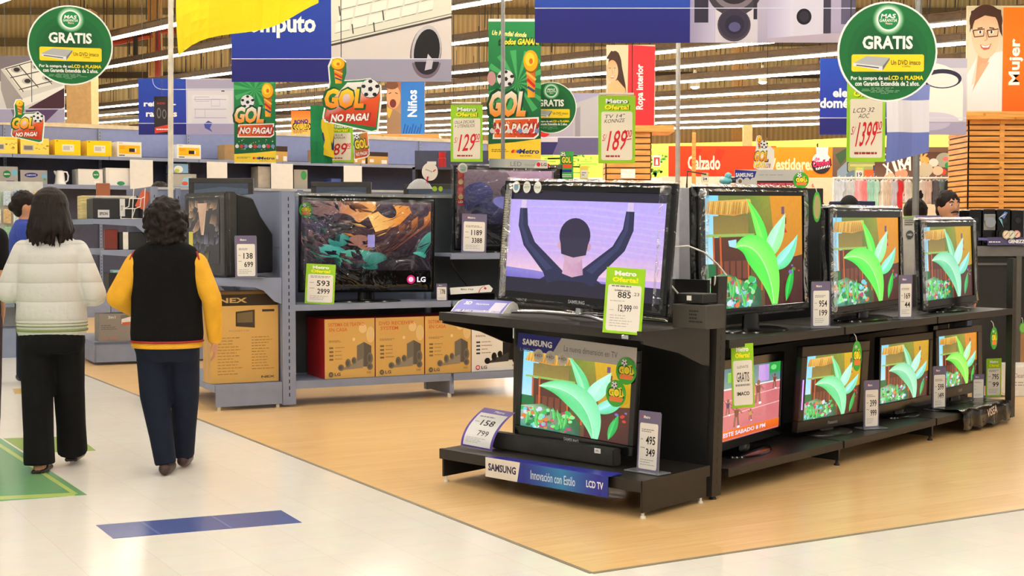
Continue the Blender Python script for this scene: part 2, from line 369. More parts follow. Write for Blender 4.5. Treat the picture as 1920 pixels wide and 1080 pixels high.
for Z0, lab in ((20.2, 'the nearest in view at the upper left'), (14.5, 'hanging over the television aisle'), (9.5, 'hanging right above the television displays'), (4.5, 'hanging over the cream aisle'), (-1.5, 'hanging behind the viewer'), (-7, 'hanging farthest behind the viewer')):  # all but the first row added to light the front of the shop
    light_row(Z0, 5.35 if Z0 > 18 else 5.6, 'long white fluorescent light line, ' + lab, -14 if Z0 < 18 else -11, 24)
for x, y, s_, lab in ((1303, 163, 9, 'left one of two'), (1430, 154, 8, 'right one of two')):
    Z = 41; p = at(x, y, Z); k = Z/F; r = thing('pendant_lamp', 'round white high-bay ceiling lamp, %s between the light rows at right' % lab, 'ceiling lamp', p, 0, 'round ceiling lamps')
    g = G(); g.lathe = None
    g.rings([(0, 0, 0, s_*k, s_*k), (0, 0, .12, s_*k, s_*k), (0, 0, .35, s_*k*.5, s_*k*.5), (0, 0, .5, s_*k*.3, s_*k*.3)]); g.build('shade', refl, r)
    g = G(); g.rings([(0, 0, -.05, s_*k*.5, s_*k*.5), (0, 0, -.01, s_*k*.93, s_*k*.93)]); g.build('bulb', TM, r)
    g = G(); g.cyl((0, 0, .5), (0, 0, 4), .015, 5); g.build('hanging_rod', wirem, r)
# ================================================================ hanging signs (each authored in photo-sized units, then scaled to its real size at its distance)
WHITE, BLACK, RED, LIME, NAVY = (246, 244, 238), (22, 20, 20), (206, 28, 38), (150, 202, 40), (30, 40, 130)
DGREEN, PURP = (18, 92, 52), (112, 104, 132)
def sign(name, label, cat, Z, ox, oy, draw, yaw=0, wires=(), mat=None, group=None, eps=.00016, wtop=0, warp=None, squash=True):
    k = Z / F; pos = at(ox, oy, Z); a = A(ox, oy, k / (math.cos(R(yaw)) if squash else 1), k, eps, warp); draw(a)
    if wires:
        r = thing(name, label, cat, pos, R(yaw), group); a.done('panel', mat, r)
        for x, y in wires:
            g = G(); g.cyl((( x - ox)*k, .004, -(y - oy)*k), ((x - ox)*k, .004, max(5.25 - pos.z, .5)), .0035, 5); g.build('hanging_wire', wirem, r)
        return r
    o = a.done(name, mat); o.location = pos; o.rotation_euler = (0, 0, R(yaw)); return tag(o, label, cat, group)

def gratis(a, cx, cy, r):
    u = r / 93.0; X = lambda v: cx + (v - 1664)*u; Y = lambda v: cy + (v - 97)*u
    pts = [(cx + r*math.cos(R(i*7.5)), cy + r*math.sin(R(i*7.5))) for i in range(48)]; a.body(pts, WHITE, .012)
    a.ell(cx, cy, r*.965, None, (24, 104, 52), 48)
    for q in range(5): a.ell(cx, cy + r*.04*q, r*(.93 - .13*q), None, mixc((24, 104, 52), (16, 78, 42), q/4.), 40)
    for q in range(6): a.ell(X(1665), Y(37), (30 - 1.7*q)*u, None, mixc((40, 120, 60), (235, 245, 235), q/5.), 28)
    a.ell(X(1665), Y(37), 19*u, None, (30, 130, 72), 28)
    a.text('MAS', X(1665), Y(31), 27*u, 8*u, WHITE, .03, sh=.2); a.text('GARANTIA', X(1665), Y(39), 33*u, 6*u, WHITE, .02, sh=.2); a.text('Metro', X(1666), Y(45), 13*u, 4*u, (250, 210, 190), .02)
    a.text('GRATIS', X(1664), Y(80), 94*u, 25*u, WHITE, .035)
    a.rrect(X(1597), Y(102), X(1732), Y(134), 4*u, (252, 214, 40))
    a.poly([(X(1600), Y(118)), (X(1625), Y(105)), (X(1668), Y(108)), (X(1655), Y(124))], (176, 176, 178)); a.poly([(X(1600), Y(118)), (X(1655), Y(124)), (X(1655), Y(132)), (X(1600), Y(123))], (226, 226, 228)); a.poly([(X(1655), Y(124)), (X(1668), Y(108)), (X(1668), Y(112)), (X(1655), Y(132))], (110, 110, 114))
    a.poly([(X(1606), Y(121)), (X(1648), Y(126)), (X(1648), Y(128)), (X(1606), Y(123))], (60, 60, 70))
    a.text('Un DVD imaco', X(1698), Y(117), 55*u, 9*u, (70, 56, 10), .01); a.text('COMPRA', X(1699), Y(124.5), 16*u, 3*u, (70, 56, 10))
    a.text('Por la compra de un', X(1631), Y(147), 70*u, 9*u, WHITE, .03); a.text('LCD o PLASMA', X(1699), Y(145.5), 64*u, 8*u, (250, 222, 30), .03)
    a.text('con Garantía Extendida de 2 años.', X(1664), Y(156), 120*u, 9*u, WHITE, .03)
    for q, wd in enumerate((60, 94, 96, 62, 24)): a.lines(X(1664 - wd/2), Y(163.5 + 2.6*q), X(1664 + wd/2), Y(166 + 2.6*q), 1, (120, 170, 130), .5)

def ball(a, cx, cy, r):
    a.ell(cx, cy, r, None, (60, 60, 62), 20); a.ell(cx - r*.03, cy - r*.03, r*.95, None, (238, 236, 236), 20)
    a.up()
    for q in range(5): t = R(-90 + 72*q); a.ell(cx + r*.74*math.cos(t), cy + r*.74*math.sin(t), r*.24, r*.2, (34, 32, 34), 6, False)
    a.ell(cx, cy + r*.05, r*.27, None, (34, 32, 34), 5, False)
def trophy(a, x, y, w, h):     # plain gold globe cup on a striped red foot
    a.poly([(x + w*.2, y + h*.35), (x + w*.8, y + h*.35), (x + w*.74, y + h*.98), (x + w*.3, y + h*.98)], [(230, 90, 30), (190, 40, 20), (230, 150, 30), (250, 190, 50)])
    a.line([(x + w*.22, y + h*.46), (x + w*.8, y + h*.62)], h*.05, (250, 190, 80)); a.line([(x + w*.25, y + h*.6), (x + w*.76, y + h*.76)], h*.06, (200, 40, 30)); a.line([(x + w*.28, y + h*.76), (x + w*.74, y + h*.86)], h*.05, (40, 70, 110))
    a.ell(x + w*.5, y + h*.24, w*.48, h*.24, (150, 84, 10)); a.ell(x + w*.48, y + h*.22, w*.46, h*.22, (238, 176, 20)); a.ell(x + w*.42, y + h*.19, w*.3, h*.14, (252, 216, 60)); a.ell(x + w*.5, y + h*.23, w*.12, h*.06, (220, 110, 20))
def gol(a, x0, y0, x1, y1, frame=True, body=None, cup=True):
    W, H = x1 - x0, y1 - y0; P = lambda u, v: (x0 + W*u, y0 + H*v)
    out = [P(.12, .33), P(.1, .12), P(.16, .01), P(.3, .0), P(.4, .06), P(.4, .2), P(.36, .31), P(.62, .3), P(.8, .28), P(.98, .38), P(.99, .55), P(.93, .98), P(.84, 1), P(.04, .86), P(0, .8), P(.05, .6)]
    if body: a.body(out, WHITE, body)
    ins = [(x0 + W*.5 + (x - x0 - W*.5)*.94, y0 + H*.55 + (y - y0 - H*.55)*.955) for x, y in out]
    if frame:
        a.poly(ins, (36, 120, 60)); a.poly([P(.42, .34), P(.7, .33), P(.93, .38), P(.96, .5), P(.88, .93), P(.03, .82), P(.1, .62)], [(250, 250, 246), (250, 250, 246), (240, 150, 90), (232, 96, 40), (190, 40, 24), (190, 50, 24), (232, 110, 40)])
    if cup: trophy(a, *P(.15, .02), W*.24, H*.34)
    ball(a, *P(.8, .42), W*.16) if frame else ball(a, *P(.5, .24), W*.2)
    a.otext('GOL', *P(.37, .55), W*.66, H*.26, (252, 222, 60), (20, 84, 44), .2, sh=.12, c2=(240, 130, 30), bold=.05)
    a.otext('NO PAGA!', *P(.46, .8), W*.62, H*.1, WHITE, (170, 44, 20), .2, sh=.2, rot=2, bold=.04)

def oferta(a, x0, y0, x1, y1, head, price, small, body=.006, hand=True):
    W, H = x1 - x0, y1 - y0; P = lambda u, v: (x0 + W*u, y0 + H*v)
    a.rbody(x0, y0, x1, y1, LIME, body)
    a.text('Metro', *P(.52, .085), W*.62, H*.075, (40, 90, 10), .06); a.text('Metro', *P(.5, .08), W*.6, H*.07, WHITE, .045)
    a.text('Oferta!', *P(.52, .175), W*.68, H*.08, (60, 100, 10), .06); a.text('Oferta!', *P(.5, .17), W*.66, H*.075, (250, 232, 40), .045)
    a.rrect(*P(.08, .235), *P(.92, .95), W*.05, (236, 226, 204))
    for i, t in enumerate(head): a.text(t, *P(.44, .3 + .07*i), W*min(.62, .09*len(t)), H*.055, (40, 36, 34), .0, 3, .3)
    if hand:
        a.text('S/', *P(.17, .62), W*.1, H*.1, RED, 0, 0, .2); a.text(price, *P(.52, .66), W*.5, H*.3, RED, .01, 4, .25); a.text(small, *P(.83, .56), W*.16, H*.11, RED, .01, 4, .2); a.line([P(.77, .65), P(.9, .635)], H*.014, RED)
        a.lines(*P(.2, .88), *P(.8, .94), 1, (160, 50, 50))

# --- round green guarantee signs
pole_m = pm('white_pole', (214, 206, 190), .45); gpole = pm('grey_pole', (128, 126, 122), .4, .4)
sign('round_sign', 'biggest round green GRATIS sign, at the upper right over the televisions', 'sign', 7.9, 1664, 97, lambda a: gratis(a, 1664, 97, 93), wires=((1664, 10),), group='round green signs')
sign('round_sign', 'round green GRATIS sign at the upper left in front of the stove poster', 'sign', 10.9, 132, 85, lambda a: gratis(a, 132, 85, 74), yaw=14, wires=((132, 14),), group='round green signs')
sign('round_sign', 'smallest round green GRATIS sign, beside the tall green football banner', 'sign', 15.3, 1033, 202, lambda a: gratis(a, 1033, 202, 48), wires=((1033, 158),), group='round green signs')
# --- poles
def pole(name, x, Z, r, lab, m, ox=0):
    p = at(x, 430, Z); g = G(); g.cyl((0, 0, 0), (ox, 0, 9), r, 14); g.cyl((0, 0, 0), (0, 0, .02), r*2.4, 14)
    tag(g.build(name, m, None, V((p.x, p.y, 0)), smooth=40), lab, 'pole')
pole('service_pole', 317, 13.4, .026, 'white service pole rising in front of the refrigerator banner', pole_m, .1)
pole('service_pole', 943, 14.2, .02, 'thin grey pole in front of the tall green football banner', gpole)
pole('service_pole', 1270, 14.5, .024, 'pale grey pole left of the orange shoe sign', pm('pale_pole', (176, 172, 164), .4, .2))
pole('service_pole', 1715, 10.6, .025, 'grey pole right of the biggest round green sign', gpole, .03)

# --- big printed banners
def d_computo(a):
    a.rbody(435, -70, 845, 152, NAVY, .02); a.rect(435, -70, 621, 109, (30, 70, 160), (34, 52, 150)); a.rect(435, 110, 621, 152, (30, 32, 112))
    a.rect(621, -70, 845, 152, (216, 206, 200)); a.poly([(621, -70), (845, -70), (845, 30), (621, 82)], (222, 220, 202))
    for r_ in range(6):
        for c_ in range(8):
            x = 628 + c_*31 + r_*6; y = 62 - r_*22 - c_*7.4
            if x + 28 < 838: a.poly([(x, y), (x + 27, y - 6.4), (x + 29, y - 24), (x + 2, y - 18)], (236, 234, 218), up=(c_ == 0)); a.line([(x, y), (x + 27, y - 6.4)], 1.1, (120, 112, 100), False)
    a.line([(621, 84), (845, 32)], 4, (70, 62, 60)); a.line([(621, 78), (845, 26)], 1.5, (110, 104, 96))
    for x, y in ((717, 30), (700, 52), (660, 55), (636, 22)): a.line([(x, y - 10), (x + 2, y + 8)], 2.4, (80, 76, 70))
    a.ell(797, 98, 29, 50, (120, 104, 112), rot=8); a.ell(798, 94, 27, 47, (190, 186, 190), rot=8); a.ell(799, 96, 24, 42, (26, 22, 24), rot=8); a.poly([(801, 100), (811, 112), (808, 128), (795, 131), (797, 120)], (205, 198, 200))
    a.rect(621, 110, 845, 152, (150, 146, 166)); a.ell(798, 112, 27, 34, (110, 96, 112), a0=8, a1=172); a.ell(799, 111, 23, 28, (36, 30, 40), a0=8, a1=172); a.poly([(799, 111), (811, 112), (808, 128), (795, 131), (797, 120)], (190, 184, 196))
    a.rect(435, 108.6, 845, 110.2, (214, 216, 232)); a.text('cómputo', 521, 49, 143, 44, WHITE, .035)
sign('hanging_banner', 'wide blue computer banner with keyboard and mouse, top centre left', 'banner', 14.0, 640, 40, d_computo, wires=((445, -60), (835, -60)), group='department banners')
def d_audio(a):
    a.rbody(1005, -60, 1602, 79, NAVY, .02); a.rect(1005, -60, 1294, 15, (34, 84, 176), (36, 66, 160)); a.rect(1005, 16, 1294, 79, (32, 34, 118), (30, 32, 110))
    a.rect(1294, -60, 1602, 79, (188, 180, 200), (172, 162, 184)); a.rect(1294, -60, 1340, 79, (150, 140, 170), (190, 182, 205), True)
    a.rect(1302, -40, 1328, 42, (46, 40, 56)); a.rect(1341, -60, 1420, 79, (206, 198, 206)); a.ell(1376, -22, 52, None, (60, 52, 60)); a.ell(1376, -24, 42, None, (120, 108, 116)); a.ell(1376, -26, 34, None, (40, 32, 40))
    a.ell(1376, 46, 31, None, (70, 60, 74)); a.ell(1376, 44, 28, None, (52, 44, 62)); a.ell(1377, 46, 18, None, (36, 30, 52)); a.ell(1377, 50, 11, 9, (84, 78, 120))
    a.rect(1412, -60, 1419, 36, (44, 38, 52)); a.rect(1438, -60, 1486, 71, (180, 172, 198), (214, 208, 226), True); a.rect(1486, -60, 1542, 68, (210, 204, 218)); a.ell(1506, 31, 14, 15, (24, 20, 28)); a.ell(1506, 31, 9, 10, (44, 38, 50))
    a.rect(1542, -60, 1556, 62, (60, 54, 70)); a.rect(1556, -60, 1602, 60, (170, 160, 186)); a.rect(1575, -60, 1602, 45, (90, 84, 108)); a.poly([(1440, 71), (1602, 58), (1602, 79), (1440, 79)], (178, 164, 178))
    a.rect(1005, 14.6, 1602, 16.2, (208, 210, 228))
sign('hanging_banner', 'wide blue banner with silver loudspeakers, top right of centre', 'banner', 11.2, 1300, 10, d_audio, wires=((1020, -50), (1590, -50)), group='department banners')
def d_fridge(a):
    a.rbody(260, 148, 441, 252, NAVY, .02); a.rect(260, 148, 349, 230, (34, 66, 162), (36, 52, 150)); a.rect(260, 231, 349, 252, (30, 32, 112))
    a.rect(349, 148, 441, 252, (196, 190, 206)); a.rect(350, 150, 440, 166, (164, 156, 180)); a.rect(352, 170, 436, 252, (214, 208, 212)); a.rect(360, 178, 428, 250, (222, 218, 222), (202, 198, 212))
    for y in (186, 204, 220): a.rect(364, y, 424, y + 1.4, (170, 164, 184))
    for x0, y0, x1, y1 in ((366, 182, 392, 190), (366, 205, 384, 220), (396, 186, 412, 199)): a.line([(x0, y0), (x1, y0), (x1, y1), (x0, y1), (x0, y0)], 1, (172, 166, 184))
    a.rect(415, 170, 421, 172, (40, 38, 50)); a.rect(349, 231, 441, 252, (156, 148, 180)); a.poly([(382, 232), (390, 226), (398, 230), (393, 240), (398, 247), (384, 240)], (60, 70, 150))
    a.line(bez([(287, 148), (287, 168), (308, 168)], 8) + [(441, 168)], 1.2, (210, 214, 232)); a.rect(260, 230.4, 441, 231.6, (210, 214, 232))
    a.text('refrige-', 300, 196, 60, 14, WHITE, .035); a.text('radores', 303, 213, 58, 12, WHITE, .035)
sign('hanging_banner', 'blue refrigerator banner behind the white pole', 'banner', 18.0, 350, 200, d_fridge, wires=((268, 150), (432, 150)), group='department banners')
def d_stove(a):
    a.rbody(-70, 105, 120, 229, (206, 200, 196), .02); a.poly([(-70, 105), (120, 105), (120, 150), (40, 165), (-70, 130)], (118, 108, 112)); a.poly([(2, 130), (75, 112), (120, 160), (42, 185)], (206, 200, 190))
    a.poly([(8, 128), (60, 113), (100, 158), (40, 172)], (232, 226, 212)); a.poly([(2, 130), (42, 185), (42, 229), (20, 229), (2, 168)], (150, 142, 140)); a.poly([(42, 185), (120, 160), (120, 172), (42, 200)], (232, 226, 216)); a.poly([(48, 205), (120, 165), (120, 200), (76, 229), (48, 229)], (66, 34, 46))
    for x, y in ((32, 131), (70, 125), (52, 152), (90, 146)): a.ell(x, y, 11, 6, (190, 182, 170)); a.ell(x, y, 6, 4, (52, 44, 44))
    for p in ([(10, 130), (60, 116)], [(20, 146), (84, 132)], [(36, 168), (98, 152)], [(12, 129), (44, 172)], [(36, 122), (72, 164)], [(60, 116), (98, 158)]): a.line(p, 1.6, (58, 50, 50))
    a.rect(-70, 204, 120, 229, (156, 150, 176)); a.poly([(20, 204), (42, 204), (42, 229), (28, 229)], (110, 102, 126)); a.poly([(48, 206), (110, 204), (84, 229), (48, 229)], (84, 60, 96)); a.rect(-70, 203.4, 120, 204.6, (220, 222, 236))
sign('hanging_banner', 'grey poster with a gas stove at the far upper left', 'banner', 17.5, 60, 165, d_stove, wires=((10, 106), (112, 106)), group='department banners')
def d_electro(a):
    a.rbody(1538, 110, 1812, 252, NAVY, .02); a.rect(1538, 110, 1700, 220, (30, 66, 166), (34, 48, 150)); a.rect(1538, 221, 1700, 250, (28, 30, 108))
    a.rect(1700, 110, 1812, 252, (206, 204, 208), (176, 172, 186)); a.rect(1700, 110, 1812, 128, (170, 168, 184)); a.ell(1745, 165, 60, 46, (226, 222, 212)); a.rect(1686, 165, 1805, 226, (228, 224, 214)); a.ell(1766, 148, 36, 18, (44, 40, 62)); a.ell(1766, 151, 30, 13, (222, 218, 212)); a.ell(1748, 226, 50, 16, (196, 192, 206))
    a.rect(1700, 228, 1812, 252, (150, 146, 172)); a.ell(1742, 230, 40, 14, (172, 168, 192), a0=0, a1=180); a.rect(1538, 220, 1812, 221.4, (200, 204, 226))
    a.text('electro-', 1600, 174, 76, 17, WHITE, .035); a.text('domésticos', 1592, 193, 108, 19, WHITE, .035)
sign('hanging_banner', 'blue appliance banner behind the biggest round sign', 'banner', 20.0, 1675, 180, d_electro, wires=((1550, 112), (1800, 112)), group='department banners')
def d_tech(a):
    a.rbody(1008, 175, 1126, 290, (176, 170, 188), .02); a.rect(1008, 175, 1126, 205, (164, 160, 190)); a.poly([(1075, 195), (1126, 178), (1126, 256), (1075, 256)], (184, 182, 186)); a.poly([(1078, 205), (1088, 200), (1088, 256), (1078, 256)], (150, 146, 156))
    a.rect(1008, 256, 1126, 258, (226, 226, 236)); a.rect(1008, 258, 1126, 290, (104, 98, 138)); a.poly([(1008, 262), (1048, 262), (1036, 290), (1008, 290)], (54, 48, 104)); a.ell(1020, 250, 10, 7, (206, 40, 40)); a.rect(1008, 258, 1046, 266, (214, 206, 216))
sign('hanging_banner', 'grey and violet banner partly behind the smallest round sign', 'banner', 19.0, 1067, 232, d_tech, wires=((1112, 176),), group='department banners')
# --- tall green football banners
def d_gol_banner(x0, y0, x1, y1, top):
    def f(a):
        W, H = x1 - x0, y1 - y0; P = lambda u, v: (x0 + W*u, y0 + H*v)
        a.rbody(x0, y0, x1, y1, (34, 128, 70), .006)
        a.rect(x0, y0, x1, y1, (40, 140, 76), (20, 84, 50))
        if top:
            a.up()
            for q in range(14):
                t0, t1 = R(q*25.7), R(q*25.7 + 11); c = P(.55, .45); rr = W*.62
                a.poly([c, (min(max(c[0] + rr*math.cos(t0), x0), x1), c[1] + rr*math.sin(t0)), (min(max(c[0] + rr*math.cos(t1), x0), x1), c[1] + rr*math.sin(t1))], (70, 168, 96), False)
            a.rect(x0, y0, x1, y0 + 5, WHITE); a.text('Un Mundial donde', *P(.4, .105), W*.66, H*.035, (250, 238, 150), .04, -4, .2); a.otext('todos GANAN!', *P(.62, .16), W*.7, H*.045, (250, 230, 60), (30, 60, 20), .4, sh=.2, bold=.04)
            trophy(a, *P(.66, .22), W*.3, H*.34); ball(a, *P(.33, .42), W*.17); a.ell(*P(.06, .42), W*.08, H*.05, (206, 150, 150))
            gy = .5; gh = .2
        else:
            a.up()
            for q in range(12):
                t0, t1 = R(q*30), R(q*30 + 13); c = P(.5, .1); rr = W*.5
                a.poly([c, (c[0] + rr*math.cos(t0), max(c[1] + rr*math.sin(t0), y0)), (c[0] + rr*math.cos(t1), max(c[1] + rr*math.sin(t1), y0))], (70, 168, 96), False)
            trophy(a, *P(.66, .02), W*.3, H*.42); ball(a, *P(.33, .25), W*.17); gy = .3; gh = .22
        a.otext('GOL', *P(.37, gy + gh*.5), W*.72, H*gh*.92, (250, 250, 240), (16, 70, 40), .22, sh=.14, c2=(240, 140, 30), bold=.05)
        a.poly([P(.1, gy + gh*1.02), P(.96, gy + gh*.96), P(.96, gy + gh*1.6), P(.88, gy + gh*1.74), P(.08, gy + gh*1.74)], WHITE); a.poly([P(.13, gy + gh*1.07), P(.93, gy + gh*1.02), P(.93, gy + gh*1.58), P(.86, gy + gh*1.68), P(.11, gy + gh*1.68)], [(236, 120, 44), (200, 50, 30), (190, 40, 26), (190, 40, 26), (236, 110, 40)])
        a.otext('NO PAGA!', *P(.52, gy + gh*1.36), W*.76, H*gh*.36, WHITE, (150, 40, 20), .25, sh=.2, bold=.04)
        a.specks(x0 + 4, P(0, .7)[1], x1 - 4, P(0, .84)[1], 26, W*.012, [(220, 230, 200), (120, 170, 110)])
        a.up()
        for q in range(9): a.ell(x0 + W*(.07 + .107*q), P(0, .79)[1], W*.045, None, [(220, 220, 220), (200, 60, 60), (120, 140, 190)][q % 3], 12, False)
        a.poly([P(0, .885), P(.5, .87), P(1, .845), P(1, 1), P(0, 1)], (250, 214, 60)); a.text('Metro', *P(.78, .935), W*.38, H*.035, (30, 40, 110), .03, 0, .15)
        for q, c in enumerate(((220, 40, 40), (240, 150, 30), (60, 90, 170))): a.ell(*P(.47 + .05*q, .935), W*.03, H*.016, c, 8, rot=60)
        a.lines(*P(.06, .92), *P(.4, .945), 2, (120, 110, 30)); a.lines(*P(.6, .965), *P(.97, .975), 1, (110, 100, 30)); a.rect(x0, y1 - H*.012, x1, y1, WHITE)
    return f
sign('football_banner', 'tallest green football banner, behind the thin grey centre pole', 'banner', 15.0, 966, 170, d_gol_banner(916, 37, 1014, 300, True), wires=((925, 40), (1005, 45)), group='green football banners')
sign('football_banner', 'green football banner hanging right of the refrigerator poster', 'banner', 16.0, 478, 230, d_gol_banner(439, 153, 517, 306, False), wires=((445, 155), (512, 155)), group='green football banners')
# --- cut-out football signs
sign('cutout_sign', 'largest cut-out football sign with gold cup, under the computer banner', 'sign', 11.5, 661, 178, lambda a: gol(a, 604, 107, 717, 248, True, .008), wires=((640, 115),), group='cut-out football signs')
sign('cutout_sign', 'cut-out football sign in front of the yellow boxes at the far left', 'sign', 13.0, 52, 227, lambda a: gol(a, 20, 186, 84, 268, True, .008), wires=((60, 192),), group='cut-out football signs')
def d_gol2(a):
    a.body([(663, 252), (690, 246), (693, 290), (688, 295), (664, 300)], WHITE, .006); a.poly([(664, 254), (689, 248), (691, 289), (687, 293), (665, 298)], [(60, 150, 80), (236, 130, 60), (200, 50, 30), (200, 50, 30), (230, 110, 40)]); ball(a, 669, 256, 6); a.otext('GOL', 677, 270, 24, 17, (250, 220, 60), (20, 84, 44), .25, bold=.04, rot=8); a.otext('NO PAGA!', 678, 288, 22, 7, WHITE, (170, 44, 20), .2, bold=.03, rot=9)
sign('cutout_sign', 'small tilted football card right of the 89.90 price card', 'sign', 16.5, 678, 272, d_gol2, wires=((680, 250),), group='cut-out football signs')
def d_gol3(a): gol(a, 1413, 254, 1452, 325, False, .006); a.text('GOL', 1425, 308, 24, 12, (250, 220, 60), .04)
sign('cutout_sign', 'football cup cut-out between the two orange department signs', 'sign', 13.5, 1432, 290, d_gol3, wires=((1438, 258),), group='cut-out football signs')
# --- lime hand-lettered price cards on wires
for lab, Z, b, head, pr, sm in (('lime price card hanging left of the tall wooden pillar, reading 89', 16.8, (612, 232, 662, 304), ('OLLA', 'KAMASA'), '89', '90'), ('lime price card hanging above the wide flat television, reading 129', 12.6, (845, 197, 905, 303), ('OLLA DECASA', '+ UTENSILIOS'), '129', '00'),
        ('lime price card hanging in front of the centre wooden pillar, reading 189', 11.6, (1122, 180, 1191, 306), ('TV 14"', 'KONNZE'), '189', '00'), ('lime price card hanging just below the biggest round sign, reading 1399', 8.6, (1588, 150, 1660, 303), ('', 'LCD 32', 'AOC'), '1399', '00')):
    ox, oy = (b[0] + b[2])/2, (b[1] + b[3])/2
    def f(a, b=b, head=head, pr=pr, sm=sm):
        oferta(a, *b, head, pr, sm); a.mi = 0
    r = sign('price_card', label=lab, cat='price card', Z=Z, ox=ox, oy=oy, draw=f, wires=((b[0] + 6, b[1]), (b[2] - 6, b[1])), group='hanging lime price cards')
    g = G(); k = Z/F; g.cyl(((b[0] + 2 - ox)*k, 0, -(b[1] - 3 - oy)*k), ((b[2] - 3 - ox)*k, 0, -(b[1] - 3 - oy)*k), .012, 6); g.build('hanger_bar', pole_m, r)
# --- vertical department posters standing on the pillars
def face(a, cx, cy, w, h, skin, hair, smile=True, turn=0):
    a.ell(cx, cy, w, h, [mixc(skin, (255, 240, 220), .25 if q < 14 else 0) for q in range(28)]); t = turn*w
    for d in (-.4, .4): a.ell(cx + d*w + t, cy - h*.12, w*.16, h*.07, (240, 236, 228)); a.ell(cx + d*w + t, cy - h*.12, w*.08, h*.065, (60, 40, 30)); a.line([(cx + d*w*1.5 + t, cy - h*.27), (cx + d*w*.6 + t, cy - h*.3)], h*.05, hair)
    a.line([(cx + t, cy - h*.1), (cx + t + w*.1, cy + h*.2), (cx + t - w*.08, cy + h*.24)], w*.06, mixc(skin, (90, 40, 20), .4))
    if smile: a.poly([(cx - w*.42 + t, cy + h*.4), (cx + t, cy + h*.46), (cx + w*.42 + t, cy + h*.36), (cx + w*.25 + t, cy + h*.6), (cx + t - w*.1, cy + h*.64), (cx - w*.3 + t, cy + h*.56)], (190, 80, 70)); a.poly([(cx - w*.34 + t, cy + h*.43), (cx + t, cy + h*.48), (cx + w*.34 + t, cy + h*.4), (cx + w*.18 + t, cy + h*.53), (cx - w*.2 + t, cy + h*.53)], (248, 242, 236))
def d_mujer(a):
    a.rbody(1812, 12, 1990, 210, (206, 190, 150), .02); a.rect(1880, 15, 1990, 208, (240, 120, 20), (232, 96, 20)); a.rect(1814, 15, 1880, 207, (196, 184, 150), (214, 206, 190))
    a.ell(1848, 40, 31, 30, (70, 40, 24)); a.poly([(1836, 80), (1862, 78), (1870, 120), (1830, 150)], (206, 150, 112)); a.poly([(1816, 207), (1814, 140), (1832, 108), (1822, 160), (1836, 150), (1860, 100), (1880, 96), (1880, 207)], (226, 218, 214)); a.poly([(1824, 172), (1838, 120), (1856, 116), (1830, 160)], (212, 158, 122))
    face(a, 1848, 66, 26, 44, (218, 166, 126), (60, 36, 24)); a.poly([(1818, 62), (1820, 22), (1848, 12), (1876, 20), (1879, 70), (1874, 60), (1868, 34), (1846, 30), (1826, 40)], (66, 38, 24))
    for x in (1835, 1861): a.line([(x - 11, 58), (x + 10, 55), (x + 9, 68), (x - 8, 70), (x - 11, 58)], 2.2, (60, 30, 24))
    a.text('Mujer', 1905, 116, 86, 27, (244, 238, 224), .03, 90)
sign('department_poster', 'orange womenswear poster with smiling woman in glasses, on the right pillar', 'poster', 22.0, 1900, 110, d_mujer, group='posters on the pillars')
def d_ropa(a):
    a.rbody(1137, 85, 1228, 238, (212, 184, 150), .02); a.poly([(1178, 85), (1228, 88), (1226, 238), (1176, 235)], (206, 40, 46)); a.ell(1153, 128, 13, 32, (60, 38, 26)); a.poly([(1150, 110), (1164, 115), (1173, 160), (1174, 176), (1160, 160)], (60, 38, 26)); a.poly([(1139, 175), (1141, 158), (1158, 150), (1172, 166), (1174, 180), (1174, 236), (1139, 236)], (226, 166, 116))
    face(a, 1148, 134, 11, 21, (210, 146, 100), (50, 30, 20)); a.poly([(1137, 110), (1146, 96), (1160, 100), (1163, 130), (1156, 112), (1144, 112)], (60, 38, 26))
    a.text('Ropa interior', 1201, 163, 84, 17, (244, 232, 226), .03, 90)
sign('department_poster', 'red underwear poster with dark haired woman, on the centre pillar', 'poster', 25.0, 1182, 162, d_ropa, group='posters on the pillars')
def d_ninos(a):
    a.rbody(725, 150, 797, 252, (180, 140, 100), .02); a.rect(725, 153, 752, 252, (150, 90, 60), (190, 160, 120)); a.ell(738, 182, 13, 22, (214, 150, 104)); a.ell(737, 194, 6, 8, (110, 40, 36)); a.ell(735, 160, 12, 8, (110, 66, 40)); a.line([(729, 176), (734, 174)], 1.6, (70, 40, 24)); a.line([(741, 174), (746, 176)], 1.6, (70, 40, 24)); a.poly([(725, 215), (738, 204), (752, 214), (752, 252), (725, 252)], (150, 116, 84)); a.poly([(726, 200), (736, 206), (730, 222), (726, 216)], (206, 170, 60))
    a.rect(752, 153, 796, 252, (40, 104, 178), (50, 124, 196)); a.up()
    for q in range(7): a.line([(756 + q*5, 250), (760 + q*5, 232 + (q % 3)*3)], 2.4, (34, 80, 160), False)
    a.text('Niños', 773, 194, 50, 18, (236, 236, 240), .03, 90)
sign('department_poster', 'blue childrenswear poster with shouting child, on the left pillar', 'poster', 27.0, 761, 202, d_ninos, group='posters on the pillars')
